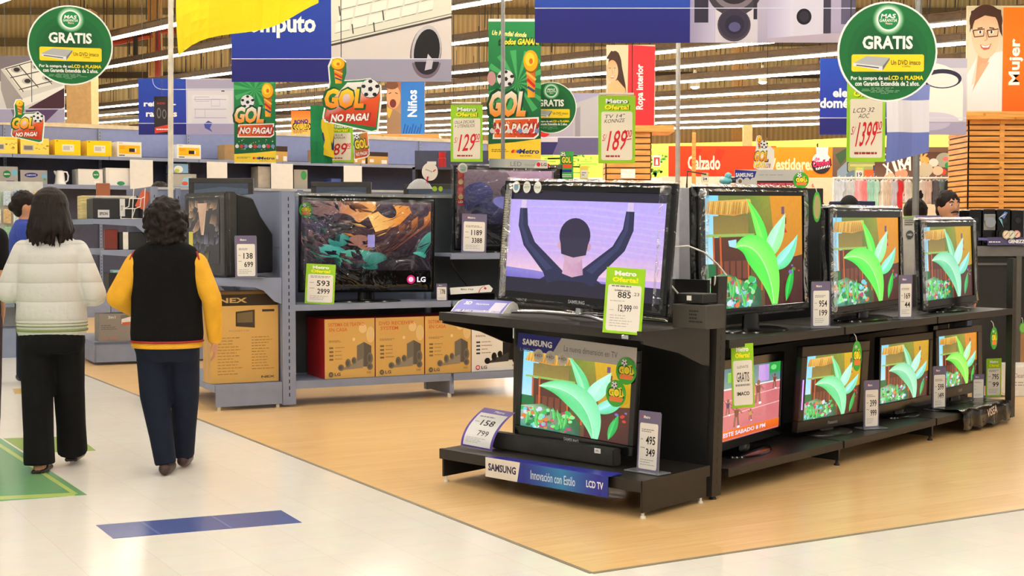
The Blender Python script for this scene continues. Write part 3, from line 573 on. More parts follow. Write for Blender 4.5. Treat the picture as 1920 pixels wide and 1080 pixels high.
# --- flags
def fold(amp, n, ph=0):
    return lambda q: V((q.x, q.y + amp*math.sin(q.x*n + ph) + amp*.5*math.sin(q.z*n*.6 + q.x*3), q.z))
def d_yellow(a):
    N = 16
    for i in range(N):
        for j in range(10):
            def P(u, v): bot = 105 - 97*u - 3*math.sin(u*6); return (339 + 263*u - 3*v, -110 + (bot + 110)*v)
            a.L = 0; a.poly([P(i/N, j/10), P((i+1)/N, j/10), P((i+1)/N, (j+1)/10), P(i/N, (j+1)/10)], (246, 222, 40), False)
sign('yellow_flag', 'large plain yellow flag hanging slanted at the top left', 'flag', 11.0, 470, 20, d_yellow, wires=((345, -105), (596, -105)), mat=CLOTHP, warp=fold(.16, 7, 1))
def d_brazil(a):
    def seg(pts, c): a.poly(pts, c)
    a.L = 0
    for i in range(8): a.rect(582 + i*5, 199, 587 + i*5, 306, (40, 140, 84), (30, 120, 76), up=False)
    seg([(586, 252), (608, 214), (626, 206), (626, 296), (606, 290)], (240, 206, 50)); seg(bez([(604, 250), (606, 226), (626, 222)]) + bez([(626, 282), (606, 276), (604, 250)]), (50, 44, 110)); a.line(bez([(606, 244), (616, 238), (626, 250)]), 3, (236, 236, 236))
sign('flag', 'green and yellow flag hanging left of the 89 price card', 'flag', 16.6, 605, 250, d_brazil, wires=((590, 200),), mat=CLOTHP, warp=fold(.04, 22))
def d_arg(a):
    for j, (y0, y1, c) in enumerate(((160, 188, (130, 140, 200)), (188, 248, (226, 220, 226)), (248, 305, (112, 124, 190)))):
        a.L = 0
        for i in range(8): x0, x1 = 1663 + 9.7*i, 1663 + 9.7*(i + 1); d = lambda x: -(x - 1663)*.26 if y1 > 300 else 0; a.poly([(x0, y0), (x1, y0), (x1, y1 + d(x1)), (x0, y1 + d(x0))], c, False)
    a.L = 2; a.up()
    for q in range(16): t = R(q*22.5); a.line([(1697, 212), (1697 + 17*math.cos(t), 212 + 19*math.sin(t))], [3, .6], (206, 160, 80), False)
    a.ell(1697, 212, 7, 8, (222, 176, 90))
sign('flag', 'pale blue and white flag with a sun hanging under the biggest round sign', 'flag', 9.4, 1700, 230, d_arg, wires=((1668, 162), (1736, 162)), mat=CLOTHP, warp=fold(.025, 26))
def d_golazo(a):
    a.rbody(546, 208, 584, 252, (244, 150, 60), .006); a.rect(546, 208, 584, 252, (240, 120, 40), (252, 210, 110)); a.text('BONO', 565, 228, 26, 8, (40, 50, 130), .05, 4); a.otext('GOLAZO', 566, 237, 30, 10, (250, 220, 60), (30, 20, 10), .3, bold=.03); a.lines(550, 245, 580, 251, 2, (150, 80, 30))
sign('promotion_card', 'small orange promotion card left of the green and yellow flag', 'sign', 19.0, 565, 230, d_golazo, wires=((565, 209),))
def d_audiobox(a):
    a.rbody(289, 181, 317, 250, (40, 34, 34), .02); a.poly([(290, 190), (317, 180), (317, 236), (290, 240)], (52, 44, 44)); a.ell(298, 212, 4, 10, (120, 112, 110)); a.ell(308, 214, 4, 9, (120, 112, 110)); a.ell(298, 212, 2.6, 7, (50, 44, 44)); a.ell(308, 214, 2.6, 6, (50, 44, 44)); a.text('AUDIO', 302, 194, 16, 4, (190, 50, 40), .03); a.poly([(290, 239), (317, 233), (317, 246), (290, 250)], (206, 60, 44)); a.lines(293, 241, 315, 246, 1, WHITE)
sign('promotion_card', 'dark loudspeaker card with red foot, half behind the white pole', 'sign', 15.5, 303, 215, d_audiobox, wires=((303, 183),))
# ================================================================ televisions
bez_m = pm('piano_black', (14, 14, 15), .14, var=.05); matte_b = pm('matte_black', (20, 19, 18), .5, var=.15, scale=30); shelf_b = pm('black_shelf_metal', (33, 29, 26), .42, var=.15, scale=20)
grey_pl = pm('grey_plastic', (120, 122, 128), .4); chrome = pm('chrome', (210, 210, 212), .12, 1.0, var=.03); white_pl = pm('white_plastic', (236, 232, 224), .4)
def film_mat(nm='plastic_film', k=.55, c=.02, sc=7):
    m = bpy.data.materials.new(nm); m.use_nodes = True; nt = m.node_tree; N = nt.nodes; L = nt.links; N.remove(N['Principled BSDF'])
    t = N.new('ShaderNodeBsdfTransparent'); g_ = N.new('ShaderNodeBsdfGlossy'); g_.inputs['Roughness'].default_value = .1; g_.inputs[0].default_value = (.95, .95, .95, 1)
    mx = N.new('ShaderNodeMixShader'); fr = N.new('ShaderNodeFresnel'); fr.inputs[0].default_value = 1.55; mul = N.new('ShaderNodeMath'); mul.operation = 'MULTIPLY_ADD'; mul.inputs[1].default_value = k; mul.inputs[2].default_value = c
    tc = N.new('ShaderNodeTexCoord'); nz = N.new('ShaderNodeTexNoise'); nz.inputs['Scale'].default_value = sc; nz.inputs['Detail'].default_value = 3; nz.inputs['Distortion'].default_value = 1.4; L.new(tc.outputs['Object'], nz.inputs[0])
    bp = N.new('ShaderNodeBump'); bp.inputs['Strength'].default_value = 1; bp.inputs['Distance'].default_value = .03; L.new(nz.outputs['Fac'], bp.inputs['Height'])
    L.new(bp.outputs[0], g_.inputs['Normal']); L.new(bp.outputs[0], fr.inputs['Normal']); L.new(fr.outputs[0], mul.inputs[0]); L.new(mul.outputs[0], mx.inputs[0]); L.new(t.outputs[0], mx.inputs[1]); L.new(g_.outputs[0], mx.inputs[2])
    L.new(mx.outputs[0], N['Material Output'].inputs[0]); return m
FILM = film_mat(); FILM2 = film_mat('wrinkled_film', .9, .03, 4)
def film(w, h, parent, mx, d=.02, full=True, side=.05, mat=None):
    g = G(); nx, nz = 26, 18
    for j in range(nz + 1):
        for i in range(nx + 1):
            x = (i/nx - .5)*(w + .03); z = h*.5 + (j/nz - .5)*(h + .03); n = noise.noise(V((x*5, z*5, w*7 + h)))*.012 + noise.noise(V((x*14, z*14, w)))*.005
            e = max(abs(i/nx - .5), abs(j/nz - .5)); y = -d + n + (side if e > .499 else 0)
            g.v.append((x, y, z))
    for j in range(nz):
        for i in range(nx):
            e = max(abs((i + .5)/nx - .5), abs((j + .5)/nz - .5))
            if full or e > .43: q = j*(nx + 1) + i; g.face((q, q + 1, q + nx + 2, q + nx + 1))
    return g.build('plastic_wrap', mat or FILM, parent, mx, smooth=70)

def leaf(a, spine, wid, c1, c2, n=14, two=True):
    pts = bez(spine, n); a.up(); Lx, Rx = [], []
    for i, p in enumerate(pts):
        q0, q1 = pts[max(i-1, 0)], pts[min(i+1, n)]; dx, dy = q1[0]-q0[0], q1[1]-q0[1]; l = math.hypot(dx, dy) or 1; w_ = wid*(abs(math.sin(math.pi*(i/n)**.85))**1.05 + (.25*(i/n) if two == 2 else 0))
        Lx.append((p[0]-dy/l*w_*.9, p[1]+dx/l*w_)); Rx.append((p[0]+dy/l*w_*.9, p[1]-dx/l*w_))
    cl = lambda q: (min(max(q[0], .002), .998), min(max(q[1], .002), .998))
    for i in range(n):
        t0, t1 = i/n, (i+1)/n
        a.poly([cl(Lx[i]), cl(Lx[i+1]), cl(pts[i+1]), cl(pts[i])], [mixc(c1, c2, t0), mixc(c1, c2, t1), mixc(c2, c1, t1*.7), mixc(c2, c1, t0*.7)], False)
        a.poly([cl(pts[i]), cl(pts[i+1]), cl(Rx[i+1]), cl(Rx[i])], [mixc(c2, (230, 255, 220), .25*(1-t0)), mixc(c2, (230, 255, 220), .25*(1-t1)), mixc(c1, c2, .4 + .6*t1), mixc(c1, c2, .4 + .6*t0)], False)
def garden(var=0):
    """a cartoon garden picture: thatched hut on the left, big green leaves, orange wall on the right"""
    big = var == 0; gl = [(40, 220, 70), (50, 200, 90), (60, 190, 110), (60, 205, 60)][var % 4]; gl2 = [(130, 250, 90), (150, 240, 190), (170, 235, 205), (150, 240, 90)][var % 4]
    wall = [(226, 148, 30), (214, 170, 30), (206, 160, 40), (222, 140, 40)][var % 4]
    def f(a):
        a.rect(0, 0, 1, 1, (120, 130, 60), (96, 70, 44)); a.rect(0, 0, .15, .55, (130, 214, 246), (180, 226, 250)); a.rect(.62, 0, 1, .62, wall, mixc(wall, (120, 80, 20), .25)); a.poly([(.45, 0), (.66, 0), (.72, .6), (.45, .6)], [(110, 140, 50), (150, 150, 50), (130, 90, 40), (90, 110, 50)])
        a.poly([(.02, .16), (.05, .05), (.46, .03), (.5, .14), (.3, .18)], [(206, 150, 60), (226, 176, 80), (236, 190, 90), (190, 140, 60), (214, 150, 60)]); a.up()
        for q in range(16): x = .05 + q*.028; a.line([(x, .055), (x - .015, .165)], .006, rnd.choice([(170, 110, 40), (246, 206, 110)]), False)
        a.rect(.1, .18, .44, .34, (136, 116, 60), (150, 130, 60)); a.rect(.03, .34, .5, .365, (150, 190, 90)); a.rect(.1, .37, .46, .86, (92, 50, 34), (70, 36, 30)); a.rect(0, .37, .1, .66, (150, 220, 246), (190, 230, 240))
        a.poly([(.24, .4), (.32, .39), (.32, .47), (.25, .45)], (170, 226, 250)); a.poly([(.4, .44), (.5, .46), (.5, .52), (.42, .5)], (180, 220, 240))
        a.up()
        for q in range(5): a.rect(.14 + .06*q, .58, .185 + .06*q, .74, (120, 64, 46), up=False)
        a.up()
        for x in (.1, .165, .43, .56): a.line([(x, .36), (x + .01, .86)], .016, (206, 96, 40), False)
        a.rect(0, .6, .12, .72, (30, 110, 60)); a.poly([(.6, .62), (1, .55), (1, 1), (.6, 1)], [(70, 40, 30), (84, 44, 30), (60, 16, 20), (80, 30, 24)])
        a.poly([(.76, .34), (.8, .26), (.84, .34)], (210, 40, 40)); a.rect(.79, .2, .83, .26, (120, 60, 30)); a.rect(.78, .1, .81, .17, (110, 80, 110))
        a.poly([(0, .74), (.2, .68), (.42, .78), (.56, .84), (.56, 1), (0, 1)], [(190, 200, 180), (60, 130, 70), (70, 120, 60), (40, 100, 60), (30, 90, 70), (60, 150, 130)])
        a.specks(.01, .74, .5, .985, 110, .022, [(60, 190, 90), (40, 150, 80), (150, 230, 150), (30, 110, 70), (120, 210, 220), (210, 220, 235), (220, 130, 60), (190, 70, 110)], 1.3)
        for q in range(9): x = rnd.uniform(.04, .42); y = rnd.uniform(.74, .9); leaf(a, [(x, y + .12), (x + rnd.uniform(-.03, .03), y + .05), (x + rnd.uniform(-.05, .05), y - .05)], .018, (40, 150, 70), (110, 220, 110), 5)
        leaf(a, [(.62, .62), (.6, .3), (.42, .02)], .06, gl, gl2); leaf(a, [(.6, .6), (.72, .4), (.82, .16)], .085, gl2, (190, 250, 230)); leaf(a, [(.66, .66), (.84, .62), (.95, .36)], .075, gl, (170, 240, 250))
        leaf(a, [(.82, .98), (.86, .8), (.9, .66)], .04, (30, 130, 60), gl); 
        leaf(a, [(.16 if not big else .3, .46), (.52, .36), (.68, .68), (.7, .998)], .13, gl, gl2, 18, 2)
        a.line(bez([(.17 if not big else .31, .46), (.52, .38), (.67, .68), (.69, .99)], 14), .012, mixc(gl2, (240, 255, 230), .5))
        a.specks(.86, .62, .97, .74, 6, .016, [(200, 60, 50), (120, 110, 190), (60, 130, 60)])
    return f
def volley(a):
    a.rect(0, 0, 1, 1, (206, 110, 116), (214, 120, 122)); a.rect(0, 0, 1, .28, (70, 120, 130), (110, 150, 150)); a.rect(.62, .02, .8, .26, (190, 150, 220)); a.rect(.8, 0, 1, .16, (50, 160, 70)); a.ell(.88, .08, .05, .04, (120, 220, 130))
    a.rect(0, .28, 1, .3, (236, 230, 226)); a.up()
    for y in (.46, .66): a.line([(0, y), (1, y - .05)], .012, (236, 190, 190), False)
    for x, y, h, c in ((.28, .7, .34, (120, 60, 50)), (.14, .55, .24, (60, 40, 90)), (.62, .42, .36, (110, 50, 40)), (.9, .3, .24, (150, 60, 40)), (.5, .72, .18, (190, 160, 60))):
        a.ell(x, y - h*.42, h*.08, h*.1, (130, 80, 60)); a.poly([(x - h*.12, y - h*.3), (x + h*.12, y - h*.3), (x + h*.08, y), (x - h*.08, y)], c); a.line([(x - h*.06, y), (x - h*.1, y + h*.4)], h*.09, (150, 96, 80)); a.line([(x + h*.05, y), (x + h*.1, y + h*.4)], h*.09, (140, 90, 76)); a.line([(x - h*.1, y - h*.28), (x - h*.26, y - h*.46)], h*.06, (150, 96, 80)); a.line([(x + h*.1, y - h*.28), (x + h*.26, y - h*.1)], h*.06, (150, 96, 80)); a.ell(x + h*.1, y + h*.42, h*.07, h*.05, (240, 240, 246))
    a.rect(.12, .06, .2, .2, (120, 190, 60)); a.rect(0, .86, 1, .985, (236, 120, 40), (226, 96, 30)); a.text('ESTE SABADO 8 PM', .42, .92, .68, .06, (220, 220, 250), .03)
def sky_person(a):
    """evening sky and a plain figure seen from behind with both arms raised"""
    a.rect(0, 0, 1, 1, (36, 32, 52)); x0, x1, y0, y1 = .0, 1.0, .085, .86
    a.rect(x0, y0, x1, y1, (186, 168, 244), (204, 172, 226), ny=10); a.rect(x0, .6, x1, .8, (204, 172, 226), (236, 196, 216), ny=6)
    for q in range(9): y = .16 + .06*q; a.poly([(0, y), (.5, y - .03 + .01*(q % 3)), (1, y + .05), (1, y + .065), (.5, y)], mixc((196, 177, 243), (210, 178, 228), q/9))
    a.poly([(0, .76), (.2, .78), (.5, .83), (1, .86), (0, .86)], [(140, 130, 210), (130, 120, 206), (150, 130, 206), (150, 130, 206), (110, 104, 190)])
    d, e = (40, 42, 76), (54, 58, 98)
    for sx in (-1, 1):
        c = .44; pts = [(c + sx*.08, .86), (c + sx*.13, .76), (c + sx*.29, .52), (c + sx*.34, .34), (c + sx*.345, .17)]
        a.line(pts, [.16, .12, .085, .066, .05], d); a.line([(q[0] - .012, q[1]) for q in pts[1:]], [.05, .03, .024, .016], e); a.line([(c + sx*.345, .17), (c + sx*.345, y0 + .004)], [.036, .034], (214, 196, 226))
    a.poly([(.24, .86), (.3, .8), (.4, .76), (.5, .76), (.58, .8), (.64, .86)], d); a.poly([(.395, .62), (.505, .62), (.52, .79), (.45, .82), (.385, .79)], [(206, 160, 186), (196, 150, 180), (190, 144, 176), (206, 160, 186), (214, 170, 196)])
    a.ell(.45, .5, .088, .19, (206, 164, 192)); a.ell(.36, .52, .018, .04, (210, 160, 186)); a.ell(.54, .52, .018, .04, (196, 150, 178)); a.ell(.45, .42, .1, .17, (46, 40, 66)); a.poly([(.356, .44), (.544, .44), (.53, .6), (.45, .63), (.37, .6)], (50, 44, 70))
def wrap_reflections(seed, cols, n=7):  # slanted shards paint the plastic wrap's reflections into the picture
    def f(a):
        r_ = random.Random(seed); a.rect(0, 0, 1, 1, cols[0], cols[1], nx=1, ny=8)
        for q in range(46):
            x, y = r_.uniform(0, 1), r_.uniform(0, .95)**1.1; c = r_.choice(cols[2] if y < .45 else cols[3]); ang = r_.uniform(-70, -30); l, w_ = r_.uniform(.06, .22), r_.uniform(.02, .07)
            dx, dy = l*math.cos(R(ang)), -l*math.sin(R(ang))*1.2; cl = lambda u, v: (min(max(u, .0), 1), min(max(v, .0), 1))
            a.poly([cl(x - dx, y + dy*.6), cl(x - w_, y - w_), cl(x + dx, y - dy*.6), cl(x + w_, y + w_*1.4)], [c, mixc(c, (20, 12, 16), .5), mixc(c, (20, 12, 16), .75), mixc(c, cols[0], .3)])
        cols[4](a)
    return f
def tv(name, label, P, yaw, tilt, roll, w, h, scr, draw, sz, frame=bez_m, depth=.06, logo='', stand='oval', wrap=0, chin=0, sdep=.2, logoc=(170, 170, 175), group='televisions', extra=None):
    """P: world point of the frame's lower centre; scr: margins left, right, top, bottom in metres; sz: height of the shelf it stands on"""
    sz += .002; r = thing(name, label, 'television', (P[0], P[1], sz), R(yaw), group)
    mx = M.Translation((0, 0, P[2] - sz)) @ M.Rotation(-R(tilt), 4, 'X') @ M.Rotation(R(roll), 4, 'Y'); l, r_, t, b = scr
    g = G()
    for x0, x1, z0, z1 in ((-w/2, w/2, 0, b), (-w/2, w/2, h - t, h), (-w/2, -w/2 + l, b, h - t), (w/2 - r_, w/2, b, h - t)): g.box(x0, x1, -.006, depth*.5, z0, z1)
    g.build('bezel', frame, r, mx, bevel=.003)
    g = G(); g.box(-w/2 + .004, w/2 - .004, .006, depth*.6, .004, h - .004); g.prism([(-w*.36, .06), (w*.36, .06), (w*.3, h*.8), (-w*.3, h*.8)], depth*.6, depth*1.5); g.build('back_cover', matte_b, r, mx)
    a = A(.5, 1, w - l - r_, h - t - b, 4e-5); a.L = 4; draw(a); a.done('screen', SCR, r, mx @ M.Translation((0, .005, b)))
    if logo:
        a = A(.5, .5, 1); a.text(logo, .5, .5, None, min(b*.32, .02), logoc, .02); a.done('logo', GLOSS, r, mx @ M.Translation((0, -.0065, b*.5)))
    zb = P[2] - sz
    if stand == 'oval':
        g = G(); g.rings([(0, .03, 0, w*.26, sdep*.62), (0, .03, .008, w*.255, sdep*.6), (0, .03, .018, w*.2, sdep*.45)], 30); g.rings([(0, .035, .015, .07, .03), (0, .035, zb + .04, .06, .025)], 16); g.build('stand', frame, r, smooth=40)
    elif stand == 'cross':
        g = G(); c = (0, .02, .022)
        for x, y in ((-.42, -.05), (.3, -.13), (-.3, .2), (.42, .16)): g.tube([c, (x*.5, y*.5 + .01, .024 - x*.012), (x, y, .014 - x*.024), (x*1.03, y*1.03, .009 - x*.025)], [.013, .012, .010, .006], 8)
        g.tube([(0, .02, .02), (0, .025, zb + .03)], [.022, .018], 10); g.build('stand', chrome, r, smooth=50)
    if wrap: film(w, h, r, mx, full=wrap in (1, 3), mat=FILM2 if wrap == 3 else None)
    if extra: extra(r, mx)
    return r
def sticker(parent, mx, x, z, rx, rz, draw, name='sticker', y=-.0075, label=None):
    a = A(0, 0, 1); a.L = 0; draw(a, rx, rz); o = a.done(name, GLOSS, parent, mx @ M.Translation((x, y, z)))
    if label: o['label'] = label
    return o
def st_round(c, c2=None, t=''):
    def f(a, rx, rz):
        a.ell(0, 0, rx, rz, c)
        if c2: a.ell(0, 0, rx*.6, rz*.6, c2)
        if t: a.text(t, 0, 0, rx*1.5, rz*.4, (60, 60, 70))
    return f
def st_gol(a, rx, rz):
    a.ell(0, 0, rx, rz, (70, 170, 60)); a.poly([(-rx*.6, -rz*.2), (rx*.5, -rz*.5), (rx*.8, rz*.1), (rx*.6, rz*.6), (-rx*.5, rz*.6)], (246, 214, 50)); ball(a, -rx*.2, -rz*.6, rx*.3); a.otext('GOL', 0, -rz*.05, rx*1.4, rz*.55, (250, 230, 60), (20, 90, 40), .3, bold=.04); a.rrect(-rx*.6, rz*.25, rx*.65, rz*.6, rx*.08, (240, 130, 70))
def hang_tag(label, P, yaw, rx, rz, draw=st_gol):
    r = thing('hanging_tag', label, 'tag', P, R(yaw), 'small hanging football tags')
    a = A(0, 0, 1); pts = [(rx*math.cos(R(15*q)), rz*math.sin(R(15*q))) for q in range(24)]; a.body(pts, (70, 170, 60), .003); draw(a, rx, rz); a.done('disc', GLOSS, r)
    g = G(); g.tube([(0, .002, rz*.9), (0, .012, rz + .025), (0, .03, rz + .04)], .0022, 5); g.build('hook', white_pl, r)

# ================================================================ price cards
acr = pm('acrylic', (200, 204, 210), .1, trans=.6)
def card(label, P, yaw, w, h, big, small, kind='grey', tilt=0, big2=None, foot=True, name='price_card', roll=0, group='shelf price cards', extra=None, warp=None, cat='price card', bh=1.0):
    r = thing(name, label, cat, P, R(yaw), group)
    a = A(.5, 1, w, h, 1e-4, warp); mx = M.Rotation(-R(tilt), 4, 'X') @ M.Rotation(R(roll), 4, 'Y')
    if warp:
        for j in range(24): a.L = 0; a.rect(0, j/24, 1, (j + 1)/24, PURP if kind == 'grey' else (96, 72, 160), up=False)
        a.L = 1
        for j in range(3, 23): a.L = 12; a.rect(.07, j/24, .93, (j + 1)/24, (236, 234, 232), up=False)
        a.L = 24
    else:
        a.rbody(0, 0, 1, 1, LIME if kind == 'lime' else PURP, .004)
        a.rrect(.07, .26 if kind == 'lime' else .2, .93, .96, .05, (238, 232, 222))
        if kind == 'lime': a.text('Metro', .5, .085, .56, .075, WHITE, .045); a.text('Oferta!', .5, .18, .66, .08, (250, 232, 40), .045)
        else: a.ell(.2, .1, .04, .02, (200, 60, 70), 8); a.text('Metro', .38, .1, .3, .05, WHITE, .02)
    if extra: extra(a)
    else:
        a.lines(.16, .3, .84, .36, 2, (130, 124, 120)); a.text(big, .6, .48, .44, .14*bh, (34, 30, 32), .015); a.lines(.14, .46, .3, .5, 1, (170, 164, 160)); a.lines(.14, .6, .4, .64, 1, (170, 164, 160))
        if small: a.text(small, .62, .68, .42, .13*bh, (34, 30, 32), .015)
        a.lines(.16, .8, .84, .92, 3, (176, 170, 166), .3)
    a.done('card', GLOSS, r, mx)
    if foot: g = G(); g.box(-w*.8, w*.8, -.045, .05, 0, .004); g.box(-w*.52, w*.52, .003, .006, .0, h*.98, mx=mx); g.build('acrylic_holder', acr, r)
    return r
# ================================================================ black island: end-cap and television run
O = V((.589, 6.253, 0)); E1 = V((math.sin(R(41)), math.cos(R(41)), 0)); E2 = V((math.sin(R(-45.5)), math.cos(R(-45.5)), 0))
SH = M(((E1.x, E2.x, 0, 0), (E1.y, E2.y, 0, 0), (0, 0, 1, 0), (0, 0, 0, 1)))
def I(s, t, z=0): return O + E1*s + E2*t + V((0, 0, z))
foot_m = pm('foot_white', (226, 220, 206), .5)
def foot(g, s, t, z=.03, r=.012): g.cyl((s, t, 0), (s, t, .012), r*1.3, 10, 0, r, SH); g.cyl((s, t, .012), (s, t, z), r*.6, 8, 0, None, SH)
def upright(name, r, s0, s1, t0, t1, zt, lean=0, slots=True, mt=None, off=0, mx=None, side=-1):
    mx = mx or SH; g = G(); L4 = M(((1, 0, lean/zt, 0), (0, 1, 0, 0), (0, 0, 1, 0), (0, 0, 0, 1)))
    g.box(s0, s1, t0, t1, .02, zt, 0, mx @ L4); 
    if slots:
        n = int((zt - .1)/.05); tt = t0 if side < 0 else t1; cs = (s0 + s1)/2
        for i in range(n): z = .08 + i*.05; g.box(cs - .004, cs + .004, tt - .0006, tt + .0006, z, z + .028, 1, mx @ L4)
    return g.build(name, [mt or shelf_b, matte_b], r)
ec = thing('endcap_shelf', 'black end-cap shelf unit holding two televisions, nearest the viewer', 'shelf unit', O)
g = G(); g.box(0, .56, 0, 1.352, .155, .175, 0, SH); g.box(-.006, .02, 0, 1.352, .125, .177, 0, SH); g.box(0, .56, -.004, .012, .125, .177, 0, SH); g.build('base_deck', shelf_b, ec)
g = G(); g.box(.012, .54, .004, .016, .028, .135, 0, SH); g.build('base_side', shelf_b, ec)
g = G(); g.box(.012, .54, 1.336, 1.348, .03, .155, 0, SH); g.build('base_side', shelf_b, ec)
for s_, t_ in ((.03, .015), (.5, .012), (.03, 1.335), (.5, 1.335)):
    g = G(); foot(g, s_, t_); g.build('foot', foot_m, ec)
TS = M(((1, 0, 0, 0), (0, 1, 0, 0), (0, .024, 1, 0), (0, 0, 0, 1)))
g = G(); g.box(0, .53, 0, 1.352, .838, .856, 0, SH @ TS); g.box(-.006, .012, 0, 1.352, .815, .858, 0, SH @ TS); g.build('upper_shelf', shelf_b, ec)
for t_ in (.004, 1.334):
    g = G(); g.prism([(.012, .838), (.56, .838), (.56, .66), (.5, .67), (.3, .74), (.012, .8)], t_, t_ + .012, 'xz', 0, SH @ TS); g.build('shelf_bracket', shelf_b, ec)
g = G(); g.box(.575, .6, .03, 1.33, .1, 1.075, 0, SH); g.build('back_panel', matte_b, ec)
upright('upright', ec, .575, .655, -.004, .04, 1.09, .05); upright('upright', ec, .575, .655, 1.31, 1.352, 1.09, .02, False)
g = G(); foot(g, .62, .02, .03, .016); g.build('foot', matte_b, ec)

run = thing('television_gondola', 'long black three-bay gondola carrying televisions on two levels', 'shelf unit', I(.7, 0)); run.matrix_world = M.Translation(I(0, 0))
for k, (a0, a1) in enumerate(((.72, 1.905), (1.925, 3.12), (3.14, 4.345))):
    g = G(); g.box(a0, a1, .0, .6, .12, .138, 0, SH); g.box(a0, a1, -.008, .012, .098, .14, 0, SH); g.build('base_deck', shelf_b, run)
    g = G(); g.box(a0, a1, .0, .6, .757, .775, 0, SH); g.box(a0, a1, -.008, .012, .735, .777, 0, SH); g.build('upper_shelf', shelf_b, run)
    g = G(); g.box(a0, a1, .61, .63, .1, 1.0, 0, SH); g.build('back_panel', matte_b, run)
    g = G(); g.box(a1 - .008, a1 + .012, .015, .5, .03, .12, 0, SH); g.build('base_bracket', shelf_b, run)
    g = G(); foot(g, a1, .03, .035, .014); g.build('foot', matte_b, run)
    g = G(); g.prism([(.015, .757), (.6, .757), (.6, .62), (.3, .68), (.015, .735)], a1 - .006, a1 + .006, 'yz', 0, SH); g.build('shelf_bracket', shelf_b, run)
upright('upright', run, 4.35, 4.42, -.004, .04, 1.12); upright('upright', run, 4.35, 4.42, .58, .64, 1.12, 0, False); upright('upright', run, .72, .78, .6, .65, 1.0, 0, False)

# --- televisions of the island
def ex_e1(r, mx):
    for q in range(3): sticker(r, mx, -.465 + .075*q, .588, .026, .03, st_round((226, 226, 214), [(120, 150, 180), (210, 214, 206), (220, 222, 212)][q], ['', 'HDTV', 'DivX'][q]), label='small round white sticker')
    a = A(0, 0, 1); a.rbody(-.023, -.2, .023, .2, (74, 70, 62), .001); a.lines(-.018, -.18, .018, .19, 30, (170, 160, 130), .6); a.done('spec_strip', GLOSS, r, mx @ M.Translation((-.522, -.0065, .37)))
tv('flat_television', 'large wrapped television showing a lilac sky picture, on the upper end-cap shelf', (.318, 6.809, .934), -43.9, 3.9, 2.1, 1.101, .620, (.042, .042, .05, .055), sky_person, .876, logo='SAMSUNG', stand='cross', wrap=2, extra=ex_e1)
def ex_e2(r, mx):
    a = A(0, 0, 1); a.body([(-.384, -.06), (.384, -.06), (.384, .035), (.0, .035), (-.384, .02)], (196, 194, 190), .003); a.poly([(-.384, -.06), (-.09, -.06), (-.15, .028), (-.384, .022)], (40, 46, 130)); a.text('SAMSUNG', -.25, -.018, .2, .032, WHITE, .035); a.text('La nueva dimensión en TV', .1, -.012, .34, .03, (110, 110, 116), 0); a.text('LCD TV', -.3, .022, .13, .018, (120, 120, 140), .02); a.done('topper_sign', GLOSS, r, mx @ M.Translation((0, -.012, .468)))
    for q in range(3): sticker(r, mx, -.235 + .08*q, .425, .033, .033, st_round((206, 200, 190), (190, 182, 170), 'HD'), y=-.014, label='round grey sticker')
    for x, z in ((.33, .41), (.275, .295)): sticker(r, mx, x, z, .062, .066, st_gol, y=-.0155, label='round green football sticker')
tv('flat_television', 'television with a blue and silver brand topper, on the end-cap base deck', (.298, 6.895, .243), -42.5, 1.1, 2.6, .768, .515, (.03, .03, .06, .05), garden(1), .175, logo='SAMSUNG', extra=ex_e2, sdep=.09)
def ex_s1(r, mx): pass
tv('flat_television', 'upper shelf television nearest the end-cap, showing bright green leaves', (1.303, 7.393, .875), 45.1, .7, -.8, 1.003, .669, (.06, .035, .045, .035), garden(0), .775, wrap=2, stand='oval', sdep=.25, depth=.09)
tv('flat_television', 'middle television of the upper shelf, showing green leaves', (2.144, 8.331, .829), 53.3, 1.5, -.4, 1.127, .622, (.06, .04, .06, .05), garden(4), .775, wrap=2, sdep=.24, depth=.09)
tv('flat_television', 'last television of the upper shelf, dimmer picture in a silver-edged frame', (2.925, 9.235, .804), 51.5, 2.5, -.6, .969, .584, (.06, .05, .05, .06), garden(2), .775, wrap=2, sdep=.22)
silver = pm('silver_frame', (150, 140, 96), .3, .3)
tv('flat_television', 'lower television showing a volleyball match, beside the black upright', (1.263, 7.321, .187), 60.1, -1.2, 1.7, .984, .464, (.03, .03, .05, .045), volley, .138, stand='oval', sdep=.2)
def ex_l2(r, mx):
    g = G(); g.tube([(-.345, -.004, .13), (-.348, -.004, .3)], .006, 6); g.build('edge_light', VIOL, r, mx)
VIOL = bpy.data.materials.new('violet_light'); VIOL.use_nodes = True; b_ = VIOL.node_tree.nodes['Principled BSDF']; b_.inputs['Emission Color'].default_value = (.25, .06, .9, 1); b_.inputs['Emission Strength'].default_value = 2.5
brownish = pm('dark_bronze', (38, 32, 28), .3)
tv('flat_television', 'lower television with a glowing violet edge, right of the volleyball one', (1.853, 8.003, .174), 46.2, -3.3, .6, .741, .489, (.055, .075, .06, .065), garden(5), .138, frame=brownish, logo='Panasonic', extra=ex_l2)
tv('flat_television', 'third television of the lower deck, right of the violet-edged one', (2.486, 8.733, .185), 48, -.7, .2, .728, .472, (.02, .04, .05, .06), garden(2), .138, sdep=.16)
tv('flat_television', 'last television of the lower deck, above the black plastic bag', (3.05, 9.41, .19), 52, 1.5, .8, .86, .462, (.05, .08, .045, .07), garden(3), .138, frame=brownish, logo='SONY')

